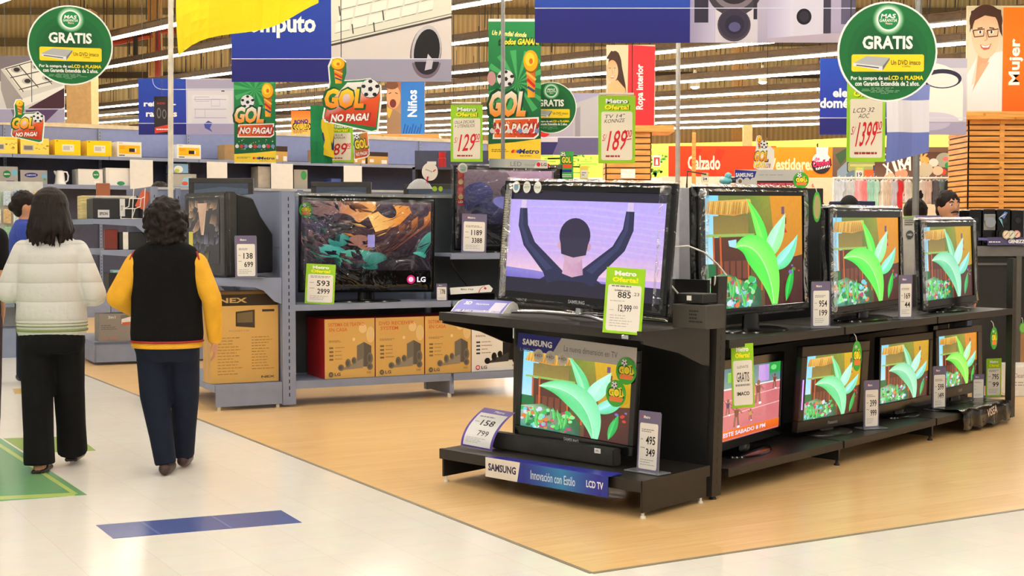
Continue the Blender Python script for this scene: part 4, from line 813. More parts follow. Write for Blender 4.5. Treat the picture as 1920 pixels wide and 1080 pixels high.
# --- things on the end-cap
g = G(); P = gr(1303, 620, .868); r = thing('cardboard_box', 'small dark grey box behind the large wrapped television, on the upper end-cap shelf', 'box', (P.x + .06, P.y + .28, .862), R(-46))
g.box(-.1, .1, -.08, .06, 0, .11); g.build('carton', pm('dark_carton', (62, 58, 52), .6), r, bevel=.003)
a = A(0, 0, 1); a.lines(-.0, -.085, .08, -.02, 4, (36, 32, 30)); a.done('print', None, r, V((0, -.081, 0)))
r2 = thing('set_top_box', 'small black set-top box standing on the dark grey box', 'receiver', (P.x + .05, P.y + .28, .973), R(-46))
g = G(); g.box(-.075, .075, -.06, .05, .004, .05); g.build('case', matte_b, r2, bevel=.004)
g = G(); g.box(-.015, .01, -.064, -.06, .018, .04); g.build('price_tag', white_pl, r2)
for k, (pts, lab) in enumerate((([(1262, 463), (1290, 461), (1320, 473), (1345, 495), (1362, 516)], 'white cable arching from the wrapped television to the upright'), ([(1341, 518), (1340, 535), (1344, 550), (1350, 560)], 'short white cable hanging beside the upright'), ([(1256, 532), (1266, 544), (1278, 558)], 'short white cable plugged into the set-top box'))):
    g = G(); Y0 = (6.9, 6.72, 6.8)[k]; g.tube([at(x, y, Y0 + .02*i) for i, (x, y) in enumerate(pts)], .0045, 6); tag(g.build('cable', white_pl, smooth=60), lab, 'cable')
# sound bar carton, strip sign, glasses display
E45 = -44.5
pA, pB = gr(922, 840, .177), gr(1150, 876, .177); c = (pA + pB)/2; Lb = (pB - pA).length; yawb = math.degrees(math.atan2((pB - pA).y, (pB - pA).x))
r = thing('soundbar', 'long black boxed soundbar lying in front of the lower end-cap television', 'soundbar', (c.x, c.y, .177), R(yawb))
g = G(); g.box(-Lb/2, Lb/2, 0, .06, .001, .085); g.build('case', pm('dark_grey_box', (46, 44, 42), .45, var=.25), r, bevel=.006, seg=2)
a = A(0, 0, 1); a.rbody(-.02, -.012, .02, .012, WHITE, .001); a.text('89L', 0, 0, .022, .01, (60, 60, 60)); a.done('price_tag', None, r, V((Lb/2 - .1, -.002, .068)))
pA, pB = gr(920, 858, .172) - E1*.035, gr(1146, 896, .172) - E1*.02; c = (pA + pB)/2; Lb = (pB - pA).length; yawb = math.degrees(math.atan2((pB - pA).y, (pB - pA).x))
r = thing('shelf_strip_sign', 'blue and white folded brand strip on the end-cap base lip', 'sign', (c.x, c.y, .172), R(yawb))
a = A(0, 0, 1); a.rbody(-Lb/2, 0, Lb/2, .098, (46, 60, 150), .002); a.rect(-Lb*.18, 0, Lb*.14, .098, (44, 50, 140), (52, 130, 186), True); a.rect(Lb*.14, 0, Lb*.45, .098, (52, 130, 186), (50, 46, 150), True); a.poly([(-Lb/2, 0), (-Lb*.2, 0), (-Lb*.225, .098), (-Lb/2, .098)], (228, 222, 212)); a.text('SAMSUNG', -Lb*.355, .046, Lb*.24, .038, (50, 44, 80), .035); a.text('Innovación con Estilo', .055, .05, Lb*.36, .044, (206, 226, 246), .01); a.text('LCD TV', Lb*.4, .048, Lb*.13, .034, (236, 240, 250), .03); a.done('front_face', GLOSS, r, V((0, -.004, .008)))
g = G(); g.prism([(-Lb/2 + .015, .012), (Lb/2 + .01, .012), (Lb/2 + .0, .1), (-Lb/2 + .08, .06)], .0085, .0105, 'xy'); g.prism([(-Lb/2, -.004), (Lb/2, -.004), (Lb/2 + .01, .013), (-Lb/2 + .015, .013)], .008, .0102, 'xy'); g.build('top_flap', pm('blue_flap', (44, 42, 160), .25), r)
def curl(q): return V((q.x, q.y + .0 + .16*(q.z/.2)**2 if q.z > 0 else q.y, q.z - .03*(q.z/.2)**2))
P = gr(893, 843, .177)
def ex158(a): a.text('158', .56, .36, .42, .14, (34, 30, 32), .015); a.text('799', .6, .62, .34, .13, (34, 30, 32), 0); a.lines(.16, .2, .84, .25, 1, (120, 116, 120)); a.lines(.14, .75, .8, .9, 4, (180, 176, 180), .3); a.lines(.14, .34, .3, .38, 1, (170, 164, 160)); a.text('Metro', .6, .06, .3, .05, WHITE)
card('curled violet-edged price card reading 158, at the left of the end-cap deck', (P.x, P.y, .185), -38, .21, .215, '', '', 'violet', warp=curl, extra=ex158, foot=False, roll=3)
P = gr(1213, 885, .177); card('grey price card in a clear stand reading 495, right of the end-cap deck', (P.x, P.y, .178), -46, .13, .285, '495', '349', tilt=4)
P = gr(1206, 640, .815)
def ex885(a): a.lines(.16, .27, .84, .31, 1, (120, 116, 110)); a.text('SAMSUNG', .44, .345, .4, .024, (60, 56, 60), .03); a.text('885', .5, .41, .34, .095, (40, 36, 38), .012); a.text('.23', .8, .39, .16, .05, (60, 56, 58)); a.text('12,999', .54, .62, .34, .125, (30, 28, 30), .012); a.text('.00', .8, .585, .13, .045, (60, 56, 58)); a.lines(.14, .5, .7, .52, 1, (176, 170, 166)); a.lines(.14, .64, .32, .66, 1, (176, 170, 166)); a.lines(.16, .72, .84, .92, 5, (186, 180, 176), .25)
P = I(-.02, .02 + .06, .85)
card('large lime price card reading 885 in front of the big wrapped television', (P.x - .02, P.y, .845), -22, .185, .3, '', '', 'lime', extra=ex885, foot=False, tilt=3, roll=3)
g = G(); P = I(.0, .08, .82); g.box(-.02, .02, -.03, .0, 0, .02); tag(g.build('card_clip', chrome, None, RT(P, R(-44)), bevel=.003), 'small shiny clip on the upper shelf lip under the lime 885 card', 'clip')
pA, pB = gr(850, 586, .887), gr(936, 594, .88); c = (pA + pB)/2; Lb = (pB - pA).length
r = thing('glasses_display', 'low curved blue and white leaflet display at the left end of the upper end-cap shelf', 'display stand', (c.x, c.y + .02, .893), R(-40))
a = A(0, 0, 1, warp=lambda q: V((q.x, q.y + .09*(q.z/.06), q.z))); 
for j in range(6): a.L = 0; a.rect(-Lb/2, -.06 + j*.01, Lb/2, -.05 + j*.01, (150, 150, 226), (120, 120, 200), True, up=False)
a.L = 3; a.text('3D', -Lb*.32, -.044, .05, .016, WHITE, .04); a.text('Experience', -Lb*.02, -.04, .09, .01, WHITE, .02); a.rect(Lb*.2, -.05, Lb*.44, -.012, (226, 222, 240)); a.rect(-Lb*.45, -.012, Lb*.45, -.002, (200, 196, 214)); a.specks(-Lb*.4, -.01, Lb*.4, -.005, 12, .004, [(246, 240, 246), (90, 80, 120)]); a.done('leaflet', GLOSS, r)
g = G(); g.prism([(0, 0), (.14, 0), (.12, .045), (.09, .058), (.06, .05)], Lb/2, Lb/2 + .006, 'yz'); g.build('side_flap', white_pl, r); g = G(); g.prism([(0, 0), (.14, 0), (.12, .045), (.09, .058), (.06, .05)], -Lb/2 - .006, -Lb/2, 'yz'); g.build('side_flap', white_pl, r)
# --- cards, tags and odds on the run
def tplane(px, t):
    q = O + E2*t; d = ray(px, 430); k = (q.x*E1.y - q.y*E1.x)/(d.x*E1.y - d.y*E1.x); return V((0, 0, CH)) + d*k
def icard(label, px, py, z, w, h, yaw, kind='grey', t=None, **k): P = gr(px, py, z) if t is None else tplane(px, t); return card(label, (P.x, P.y, z + .001), yaw, w, h, kind=kind, **k)
icard('grey price card between the first and second upper televisions', 1541, 604, .777, .125, .255, 25, t=.07, big='954', small='199')
icard('grey price card between the second and third upper televisions', 1700, 590, .777, .1, .265, 25, t=.06, big='169', small='44')
def exg(a): a.text('LLEVATE', .5, .36, .5, .04, (70, 66, 66)); a.text('GRATIS', .5, .52, .56, .15, (50, 46, 48), .01); a.text('IMACO', .5, .78, .56, .06, (40, 36, 40), .03); a.lines(.16, .63, .84, .7, 1, (150, 146, 140))
P = I(.86, -.006, .43); card('lime price card hanging from the shelf lip reading GRATIS, over the volleyball television', (P.x, P.y, .43), 20, .125, .32, '', '', 'lime', extra=exg, foot=False, roll=-2)
icard('grey price card between the violet-edged and third lower televisions', 1634, 803, .14, .105, .285, 22, big='399', small='999')
icard('grey price card between the third and last lower televisions', 1761, 768, .14, .105, .285, 22, big='599', small='1499')
icard('narrow lime price card right of the last lower television', 1863, 744, .14, .12, .27, 15, 'lime', big='795', small='99')
P = I(4.27, .2); card('small white tag behind the narrow lime card at the far end of the lower deck', (P.x, P.y, .141), 15, .09, .17, '', '', 'violet')
P = I(2.02, -.03, .61); hang_tag('football tag hanging from the shelf lip above the violet-edged television', (P.x, P.y, P.z), 25, .033, .085)
P = at(1864, 634, 9.25); hang_tag('football tag hanging right of the last lower television', P, 25, .03, .075)
P = at(1532, 388, 7.75); hang_tag('pale tag hanging between the first and second upper televisions', P, 30, .03, .085, lambda a, rx, rz: a.ell(0, 0, rx*.8, rz*.8, (170, 160, 110)))
P = at(1502, 338, 7.7); hang_tag('football tag lying on top of the first upper television', P, 20, .05, .045)
r = thing('plastic_bag', 'crumpled black plastic bag with white lettering draped over the lower deck lip', 'bag', I(3.85, 0, .14), R(47)); g = G(); n, m_ = 24, 12
for j in range(m_ + 1):
    for i in range(n + 1):
        x = (i/n - .5)*.74; v = j/m_; s_ = v*.42 - .22
        y, z = (-s_ - .03, .012) if s_ < 0 else (-.035 - .01*math.sin(i), .012 - s_*(.8 + .25*math.sin(i*.9)))
        q = noise.noise(V((x*14, v*9, 3)))*.014; g.v.append((x, y + q - (.012 if s_ >= 0 else 0), max(z + abs(q), -.115)))
for j in range(m_):
    for i in range(n): q = j*(n+1) + i; g.face((q, q+1, q+n+2, q+n+1))
g.build('bag_sheet', pm('black_polythene', (16, 15, 15), .18, bump=.4, bscale=25), r, smooth=70)
a = A(0, 0, 1); a.text('VISEA', 0, 0, .15, .055, (220, 200, 190), .02, 8); a.done('lettering', GLOSS, r, RT((.02, -.066, -.02)))
# things standing behind the televisions, on the far side of the run
for px, py, Z, w_, h_, lab, rgb in ((1303, 352, 8.1, .13, .2, 'pale grey carton top between the big wrapped television and the first upper one', (176, 176, 184)),):
    P = at(px, py, Z); g = G(); g.box(-w_/2, w_/2, 0, .2, 0, P.z + .0 - 1.0); o = g.build('carton', pm('pale_carton', rgb, .6), None, RT((P.x - .05, P.y, 1.0), R(45)), bevel=.003); tag(o, lab, 'box')
    g = G(); g.box(-.14, .14, .0, .3, 0, .22); tag(g.build('carton', pm('black_carton', (40, 37, 36), .5), None, RT((P.x - .05, P.y, .776), R(45)), bevel=.004), 'black carton under the pale grey carton behind the first upper television', 'box')
# ================================================================ blue-grey gondolas
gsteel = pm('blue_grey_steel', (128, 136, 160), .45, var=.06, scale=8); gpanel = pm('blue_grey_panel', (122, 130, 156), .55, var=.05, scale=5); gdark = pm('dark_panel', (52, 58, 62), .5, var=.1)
AU, AV = V((math.sin(R(63.5)), math.cos(R(63.5)), 0)), V((math.sin(R(-26.5)), math.cos(R(-26.5)), 0))
def frame_of(o): return M(((AU.x, AV.x, 0, o.x), (AU.y, AV.y, 0, o.y), (0, 0, 1, 0), (0, 0, 0, 1)))
def hit(o, px, b, py=430):      # camera ray meets the vertical plane b = const of a gondola at o
    d = ray(px, py); q = o + AV*b; k = ((q.x*AU.y - q.y*AU.x)) / (d.x*AU.y - d.y*AU.x); p = V((0, 0, CH)) + d*k; return p
def la(o, p): return (p - o).dot(AU)
OA = gr(555, 763); OA.z = 0; FA = frame_of(OA); T0 = M.Translation((0, 0, 0))
r = thing('grey_gondola', 'blue-grey gondola with a flat television and boxed home theatres, behind the black island', 'shelf unit', OA); r.matrix_world = FA
upright('upright', r, -.1, 0, -.005, .06, 1.6, 0, True, gsteel, 0, T0); upright('upright', r, 1.25, 1.29, .46, .52, 1.6, 0, False, gsteel, 0, T0); upright('upright', r, 2.52, 2.58, .46, .52, 1.6, 0, False, gsteel, 0, T0)
for a0, a1, c in ((.0, 1.26, gpanel), (1.28, 2.54, gdark)):
    g = G(); g.box(a0, a1, 0, .5, .165, .19); g.box(a0, a1, -.008, .012, .135, .192); g.build('base_deck', gsteel, r)
    g = G(); g.box(a0, a1, .02, .45, .735, .757); g.box(a0, a1, -.004, .022, .715, .759); g.build('shelf', gsteel, r)
    g = G(); g.box(a0, a1, .5, .52, .1, 1.59); g.build('back_panel', c if a0 == 0 else gdark, r)
    g = G(); g.box(a1 - .006, a1 + .03, .01, .48, .03, .165); g.build('base_bracket', gsteel, r)
    g = G(); g.cyl((a1, .03, 0), (a1, .03, .035), .016, 8); g.build('foot', foot_m, r)
    g = G(); g.box(a0, a1, .49, .53, 1.575, 1.602); g.build('top_rail', pm('grey_rail', (140, 142, 140), .4), r)
g = G(); g.box(1.28, 2.54, .05, .48, 1.105, 1.13); g.box(1.28, 2.54, .03, .055, 1.085, 1.132); g.build('upper_shelf', gsteel, r)
g = G(); g.box(.0, 1.26, .494, .499, .2, .7); g.build('shade_sheet', gdark, r)  # dark sheet standing in for the shadow behind the boxes
r = thing('grey_endcap', 'blue-grey end-cap shelf facing the aisle with a tube television on it', 'shelf unit', OA); r.matrix_world = FA
g = G(); g.box(-.6, -.104, .01, 1.3, .17, .19); g.box(-.61, -.59, .01, 1.3, .14, .192); g.box(-.6, -.104, .0, .02, .14, .192); g.build('base_deck', gsteel, r)
g = G(); g.box(-.6, -.104, .004, .016, .03, .14); g.build('base_side', gsteel, r)
for a_ in (-.57, -.13): g = G(); g.cyl((a_, .03, 0), (a_, .03, .03), .014, 8); g.build('foot', foot_m, r)
g = G(); g.box(-.62, -.104, .01, 1.3, .94, .963); g.box(-.63, -.61, .01, 1.3, .915, .965); g.build('shelf', gsteel, r)
for b_ in (.0, 1.29): g = G(); g.prism([(-.62, .963), (-.104, .963), (-.104, .77), (-.16, .79), (-.24, .87), (-.3, .895), (-.62, .915)], b_, b_ + .014); g.build('shelf_bracket', gsteel, r)
g = G(); g.box(-.05, -.02, .07, 1.27, .1, .78); g.box(-.05, -.02, .07, 1.27, .785, 1.18); g.box(-.05, -.02, .07, 1.27, 1.185, 1.6); g.build('back_panel', gpanel, r)
upright('upright', r, -.1, -.05, 1.28, 1.34, 1.6, 0, False, gsteel, 0, T0)
# boxed home theatres
xs = (607, 703, 796, 884, 976); yA = math.degrees(math.atan2(AU.y, AU.x))
names = (('tan boxed home theatre with a red side, leftmost on the grey base deck', 'SISTEMA DE TEATRO', 'EN CASA', 0), ('tan boxed receiver system, second from the left on the grey base deck', 'DVD RECEIVER', 'SYSTEM', 0), ('tan boxed home theatre, third on the grey base deck, under the black shelf tip', 'SISTEMA DE TEATRO', 'EN CASA', 0), ('white boxed home theatre on the grey base deck, beside the blue brand topper', 'SISTEMA DE TEATRO', 'EN CASA', 1))
redbox = pm('red_carton', (176, 26, 34), .5)
for i, (lab, t1, t2, wh) in enumerate(names):
    p0, p1 = hit(OA, xs[i], .03), hit(OA, xs[i + 1] - 1, .03); wd = (p1 - p0).length - .004; c = (p0 + p1)/2
    q = thing('home_theatre_box', lab, 'box', (c.x, c.y, .193), R(yA), 'boxed home theatres'); g = G(); g.box(-wd/2, wd/2, .001, .42, 0, .45); g.build('carton', white_pl if wh else redbox, q)
    a = A(.5, 1, wd, .45); bgc = (236, 230, 220) if wh else (208, 166, 94); tc = (180, 180, 190) if wh else (206, 96, 50)
    a.rbody(0, 0, 1, 1, bgc, .001)
    if not wh:
        for x, y, rr, cc in ((.76, .17, .1, (226, 196, 140)), (.93, .28, .17, (222, 190, 132)), (.58, .35, .035, (230, 204, 150))): a.ell(min(x, 1 - rr*.5), y, rr*.5 if x > .9 else rr*.8, rr*.8, cc)
    else: a.ell(.7, .3, .2, .16, (190, 216, 226))
    a.text(t1, .43 if not wh else .4, .095, .72, .06, tc, .01); a.text(t2, .27 if i != 1 else .28, .18, .36, .06, tc, .01); a.lines(.08, .27, .6, .29, 1, (222, 150, 90)); a.lines(.08, .36, .4, .4, 2, (140, 110, 60))
    a.up(); 
    for k in range(4): a.rect(.09, .47 + .065*k, .17, .5 + .065*k, (120, 100, 60) if not wh else (60, 60, 66), up=False)
    a.lines(.2, .475, .42, .73, 4, (150, 122, 74), .2)
    s1, s2, s3 = ((112, 104, 92), (90, 84, 76), (140, 130, 112)) if not wh else ((30, 28, 28), (16, 15, 15), (60, 58, 58))
    a.poly([(.64, .46), (.78, .4), (.78, .82), (.64, .82)], s1); a.poly([(.78, .4), (.93, .47), (.93, .82), (.78, .82)], s2); a.poly([(.42, .8), (.76, .68), (.76, .84), (.32, .86)], s3)
    for x, y, w_, h_ in ((.32, .82, .06, .055), (.46, .75, .055, .075), (.58, .71, .05, .06), (.9, .68, .06, .1), (.9, .82, .06, .06)): a.ell(x, y, w_, h_, s1); a.ell(x - .01, y, w_*.6, h_*.6, s2)
    a.ell(.12, .93, .045, .042, (200, 40, 50) if wh else (80, 72, 60)); a.ell(.12, .93, .03, .026, (236, 200, 200) if wh else (130, 116, 90)); a.text('LG', .25, .93, .12, .055, (90, 84, 84), .03); a.text('DVD', .88, .92, .09, .035, (150, 120, 70), .03); a.done('printed_front', None, q)
# boxed television on the end-cap base
p0, p1 = FA @ V((-.62, .07, .191)), FA @ V((-.11, .07, .191)); c = (p0 + p1)/2
q = thing('television_carton', 'tall tan television carton with a black band, standing on the grey end-cap base', 'box', (c.x, c.y, .194), R(yA)); g = G(); g.box(-.255, .255, .001, .22, 0, .67); g.build('carton', pm('kraft_carton', (190, 148, 84), .6), q)
a = A(.5, 1, .51, .67); a.rbody(0, 0, 1, 1, (204, 162, 92), .001); a.rect(0, .0, 1, .03, (120, 90, 50)); a.rect(0, .03, 1, .155, (52, 42, 30)); a.text('NEX', .33, .095, .42, .055, (196, 160, 100), .03); a.poly([(.37, .22), (.65, .2), (.65, .4), (.37, .38)], (64, 54, 44)); a.poly([(.39, .24), (.62, .22), (.62, .34), (.39, .34)], (110, 92, 62)); a.rect(.76, .2, .94, .225, (66, 54, 40)); a.text('MONITOR', .42, .43, .3, .02, (150, 130, 100)); a.lines(.1, .5, .5, .93, 13, (150, 116, 62), .25); a.lines(.6, .5, .95, .88, 12, (150, 116, 62), .25); a.text('NEX', .84, .945, .2, .025, (90, 70, 44), .03); a.done('printed_front', None, q)
# tube television
def crt(label, P, yaw, w_, h_, draw):
    q = thing('tube_television', label, 'television', P, R(yaw)); g = G(); g.box(-w_/2, w_/2, 0, .1, 0, h_); g.build('front_bezel', pm('dark_grey_plastic', (58, 56, 54), .35), q, bevel=.012, seg=2)
    g = G(); g.prism([(.1, .015), (.4, .03), (.4, h_*.5), (.3, h_*.72), (.24, h_*.93), (.1, h_ - .01)], -w_/2 + .02, w_/2 - .02, 'yz'); g.build('rear_housing', pm('black_housing', (24, 23, 23), .45), q, bevel=.01)
    a = A(.5, .5, w_*.74, h_*.76, 6e-5); draw(a); a.done('screen', SCR, q, V((0, -.003, h_*.53)))
    film(w_ - .02, h_ - .02, q, M.Translation((0, 0, .005)), .01, False); return q
crt('black tube television wrapped in plastic on the grey end-cap shelf', tuple(FA @ V((-.55, .5, .967))), -53, .72, .63, wrap_reflections(5, ((60, 54, 52), (44, 40, 42), [(150, 120, 90), (120, 110, 100), (190, 150, 110)], [(90, 86, 90), (130, 120, 60), (70, 70, 84), (110, 110, 120)], lambda a: (a.poly([(.3, .05), (.62, .05), (.5, .55), (.42, .55)], [(200, 160, 130), (190, 150, 120), (210, 190, 150), (180, 140, 110)]), a.rect(0, .5, .14, .75, (190, 170, 60))))))  # bright V and shards: reflections in the plastic, painted into the glowing screen
P = FA @ V((-.36, .03, .965)); card('grey price card beside the tube television, reading 138', (P.x, P.y, .965), 22, .155, .31, '138', '699', tilt=3)
# flat televisions of the grey gondola
def flame(a):
    a.rect(0, 0, 1, 1, (88, 60, 66), (26, 20, 30)); o, y_, d = (226, 140, 60), (250, 196, 110), (40, 26, 34)
    a.poly([(0, 0), (.36, 0), (.2, .3), (0, .36)], [(110, 84, 84), (150, 110, 96), (120, 80, 96), (70, 50, 66)])
    a.poly([(.3, .0), (.62, 0), (.5, .22), (.36, .4), (.26, .3)], [(190, 126, 90), (246, 170, 80), y_, (206, 130, 80), (150, 96, 96)]); a.poly([(.5, .2), (.7, .04), (.88, .06), (.74, .34), (.56, .44)], [y_, (240, 160, 70), (214, 130, 60), (226, 140, 60), y_])
    for q in range(6): x = .99 - .05*q; a.poly([(x, .12 + .04*q), (x, .3 + .03*q), (.58 + .01*q, .88 - .02*q), (.56, .74 - .03*q)], [mixc(o, (120, 70, 50), q/6), mixc((150, 80, 50), d, q/6), (60, 34, 36), (110, 64, 56)] if q % 2 == 0 else [(90, 56, 52), (60, 40, 46), (40, 26, 30), (70, 44, 46)])
    for x, y, r1, r2, c in ((.08, .36, .1, .16, (40, 36, 62)), (.3, .3, .11, .13, (30, 22, 28)), (.64, .1, .07, .14, (44, 34, 48)), (.9, .1, .07, .12, (60, 44, 56)), (.1, .62, .09, .22, (90, 62, 60)), (.45, .6, .1, .12, (150, 100, 80))): a.ell(x, y, r1, r2, [mixc(c, (150, 110, 120), .35 if k > 14 else 0) for k in range(28)], rot=-20)
    for x, y, r1, r2, c in ((.2, .72, .14, .09, (56, 140, 126)), (.28, .56, .08, .1, (46, 120, 110)), (.42, .84, .16, .16, (40, 130, 100)), (.55, .86, .1, .14, (30, 96, 84)), (.95, .62, .05, .2, (36, 110, 96)), (.9, .78, .06, .06, (50, 140, 120))): a.ell(x, y, r1, min(r2, .99 - y), [mixc(c, (150, 210, 200), .4 if 14 < k < 22 else 0) for k in range(28)], rot=15)
    q = random.Random(31); cl = lambda u, v: (min(max(u, 0), 1), min(max(v, 0), .99))
    for k in range(130):  # shards painted into the picture in place of wrinkle highlights
        if k % 10 == 0: a.up()
        x, y = q.uniform(0, 1), q.uniform(0, .95); hot = y < .5 and x > .28; t = q.random()
        c = q.choice([(250, 190, 100), (226, 140, 60), (150, 90, 60), (60, 40, 44), (110, 74, 90)]) if hot else (q.choice([(30, 24, 36), (44, 36, 56), (86, 60, 66), (34, 84, 74)]) if x < .6 or y < .6 else q.choice([(40, 28, 32), (96, 56, 44), (26, 20, 28)]))
        l, w_ = q.uniform(.03, .11), q.uniform(.008, .03); an = R(q.uniform(-75, -30) if x > .5 else q.uniform(15, 75)); dx, dy = l*math.cos(an), l*math.sin(an)
        a.poly([cl(x - dx, y - dy), cl(x + w_, y - w_), cl(x + dx, y + dy), cl(x - w_, y + w_*1.5)], [mixc(c, (16, 12, 18), .6), c, mixc(c, (16, 12, 18), .3), mixc(c, (16, 12, 18), .7)], False)
    a.up(); a.rect(.5, .48, .555, .66, (150, 140, 200)); a.poly([(.58, .9), (.8, .7), (.95, .82), (.9, .99), (.58, .99)], (34, 26, 32))
def mauve_glints(a):
    a.rect(0, 0, 1, 1, (120, 96, 104), (14, 12, 16), ny=10); a.poly([(.5, .02), (.98, .0), (.98, .3), (.7, .32)], [(180, 140, 156), (190, 150, 170), (110, 84, 100), (130, 100, 110)])
    for x, y, r1, r2, c in ((.2, .36, .16, .2, (40, 38, 66)), (.6, .3, .16, .14, (30, 24, 30)), (.34, .6, .2, .18, (26, 24, 32)), (.75, .66, .2, .24, (24, 22, 36)), (.5, .44, .14, .08, (110, 106, 170))): a.ell(x, y, r1, r2, [mixc(c, (90, 90, 150), .5 if 16 < k < 25 else 0) for k in range(28)], rot=20)  # blue-violet glints of the plastic painted onto the dark blobs
    a.rect(0, .72, 1, 1, (16, 14, 18))
lgc = ((70, 44, 40), (40, 30, 36), [(232, 150, 60), (250, 190, 100), (150, 80, 60), (90, 60, 90), (206, 120, 50), (60, 44, 70)], [(30, 90, 70), (50, 40, 60), (26, 60, 56), (90, 56, 44), (40, 120, 90), (24, 20, 34)])
def ex_lg(r, mx): sticker(r, mx, -.49, .63, .05, .06, st_gol, label='round green football sticker')
tv('flat_television', 'wide flat television with an orange and teal picture, behind plastic, on the grey gondola', (-1.124, 10.75, .832), 20.7, -1, .7, 1.083, .741, (.02, .03, .04, .17), flame, .757, logo='', wrap=3,
   extra=lambda r, mx: (ex_lg(r, mx), (lambda a: (a.ell(-.05, 0, .034, .034, (214, 40, 110)), a.ell(-.05, 0, .02, .02, (250, 210, 230)), a.text('LG', .035, 0, .07, .042, (250, 240, 250), .03), a.done('logo', SCR, r, mx @ M.Translation((.4, -.0075, .1)))))(A(0, 0, 1))))
def ex_t2(r, mx):
    a = A(0, 0, 1); a.rbody(-.26, -.05, .27, .02, (180, 184, 180), .003); a.rect(-.26, -.05, -.1, .02, (120, 130, 134), (186, 190, 186), True); a.text('LED', -.02, -.012, .1, .036, (120, 124, 124), 0); a.text('FULL HD', .11, -.006, .1, .014, (130, 132, 132)); a.poly([(.14, .018), (.17, -.03), (.21, -.045), (.27, -.045), (.27, .018)], (228, 222, 212)); a.ell(.185, -.012, .018, .018, (200, 40, 60)); a.text('LG', .235, -.012, .05, .026, (90, 88, 88), .03); a.done('topper_sign', GLOSS, r, mx @ M.Translation((.1, -.012, .69)))
    a = A(0, 0, 1); a.rbody(-.028, -.13, .028, .19, (176, 30, 36), .002); a.up()
    for k, t in enumerate(('L', 'E', 'D', '+')): a.ell(0, -.06 + .06*k, .022, .022, (206, 180, 130) if k % 2 else (200, 80, 70), up=False)
    a.up(); a.ell(.016, -.11, .042, .04, (206, 210, 190)); a.ell(.016, -.11, .03, .026, (150, 170, 160)); a.text('LED', 0, .16, .04, .02, WHITE, .02); a.done('spec_strip', GLOSS, r, mx @ M.Translation((-.41, -.012, .55)))
tv('flat_television', 'flat television under black plastic with a silver LED topper, on the raised grey shelf', (-.05, 11.3, 1.15), 26, -1, 0, .93, .68, (.03, .03, .03, .04), mauve_glints, 1.131, wrap=3, extra=ex_t2)
def gcard(label, px, b, w_, h_, yaw, z, kind='grey', **k): P = hit(OA, px, b); return card(label, (P.x, P.y, z), yaw, w_, h_, kind=kind, **k)
gcard('lime price card reading 593 leaning before the wide flat television on the grey gondola', 598, .05, .22, .3, 10, .76, 'lime', big='593', small='2999', tilt=4, roll=3, foot=False)
gcard('grey price card reading 1189 on the raised grey shelf', 888, .1, .2, .31, 12, 1.133, big='1189', small='3388', tilt=2, roll=2, foot=False)
gcard('small white price card reading 178 beside the disc player', 828, .06, .085, .135, 10, .76, big='178', small='', bh=1.9, foot=False)
P = hit(OA, 884, .1); q = thing('disc_player', 'black disc player with a white paper label on top, behind the glasses display', 'player', (P.x, P.y, .759), R(yA - 6)); g = G(); g.box(-.2, .2, 0, .24, 0, .05); g.build('case', bez_m, q, bevel=.004)
a = A(.5, .5, .36, .08); a.poly([(0, .25), (.7, .1), (.92, 0), (1, .4), (.95, .75), (0, .95)], (230, 226, 218)); a.text('Blu ray', .4, .45, .3, .22, (80, 70, 80), .02, 3); a.ell(.82, .36, .03, .12, (200, 40, 60)); a.line(bez([(.66, .85), (.68, .3), (.82, .1)]), .02, (190, 40, 40)); a.done('paper_label', None, q, M.Translation((0, -.004, .08)) @ M.Rotation(R(-18), 4, 'X'))
g = G(); g.box(-.19, .17, .0, .03, .048, .085); g.build('top_box', matte_b, q)
g = G(); g.tube([FA @ V((1.31, .1, 1.06)), FA @ V((1.4, .15, .95)), FA @ V((1.55, .3, .85)), FA @ V((1.6, .35, .78))], .006, 6); tag(g.build('power_cable', matte_b, smooth=60), 'thin black cable drooping under the raised grey shelf', 'cable')

# ---------------------------------------------------------------- second grey gondola with printers
OB = V((-3.5, 13.65, 0)); FB = frame_of(OB)
r = thing('printer_endcap', 'blue-grey four-shelf end-cap with printers, between the two walking women', 'shelf unit', OB); r.matrix_world = FB
g = G(); g.box(-.6, -.05, 0, 1.3, .2, .225); g.box(-.61, -.59, 0, 1.3, .03, .227); g.box(-.6, -.05, 0, .015, .03, .227); g.build('base_deck', gsteel, r)
for z, d in ((.69, .5), (1.12, .52), (1.42, .6)):
    g = G(); g.box(-d, -.05, 0, 1.3, z - .025, z); g.box(-d - .012, -d, 0, 1.3, z - .05, z + .002); g.build('shelf', gsteel, r)
    g = G(); g.prism([(-d, z), (-.05, z), (-.05, z - .17), (-.1, z - .15), (-.2, z - .07), (-d, z - .045)], -.006, .008); g.build('shelf_bracket', gsteel, r)
g = G(); g.box(-.03, 0, .05, 1.3, .1, 1.74); g.build('back_panel', gpanel, r); upright('upright', r, -.05, .02, -.005, .05, 1.74, 0, True, gsteel, 0, T0)
r = thing('grey_gondola', 'blue-grey gondola panel rising behind the tube television and the yellow-sleeved woman', 'shelf unit', OB); r.matrix_world = FB
g = G(); g.box(.02, 3.4, .5, .53, .1, 1.74); g.build('back_panel', gpanel, r); g = G(); g.box(.02, 3.4, .0, .5, 1.2, 1.225); g.build('shelf', gsteel, r); g = G(); g.box(.02, 3.4, .0, .5, .165, .19); g.build('base_deck', gsteel, r)
for k in range(3): upright('upright', r, .3 + 1.3*k, .35 + 1.3*k, .45, .5, 1.74, 0, k == 0, gsteel, 0, T0)
g = G(); g.box(.02, 3.4, .49, .54, 1.725, 1.75); g.build('top_rail', pm('pale_rail', (196, 194, 190), .4), r)
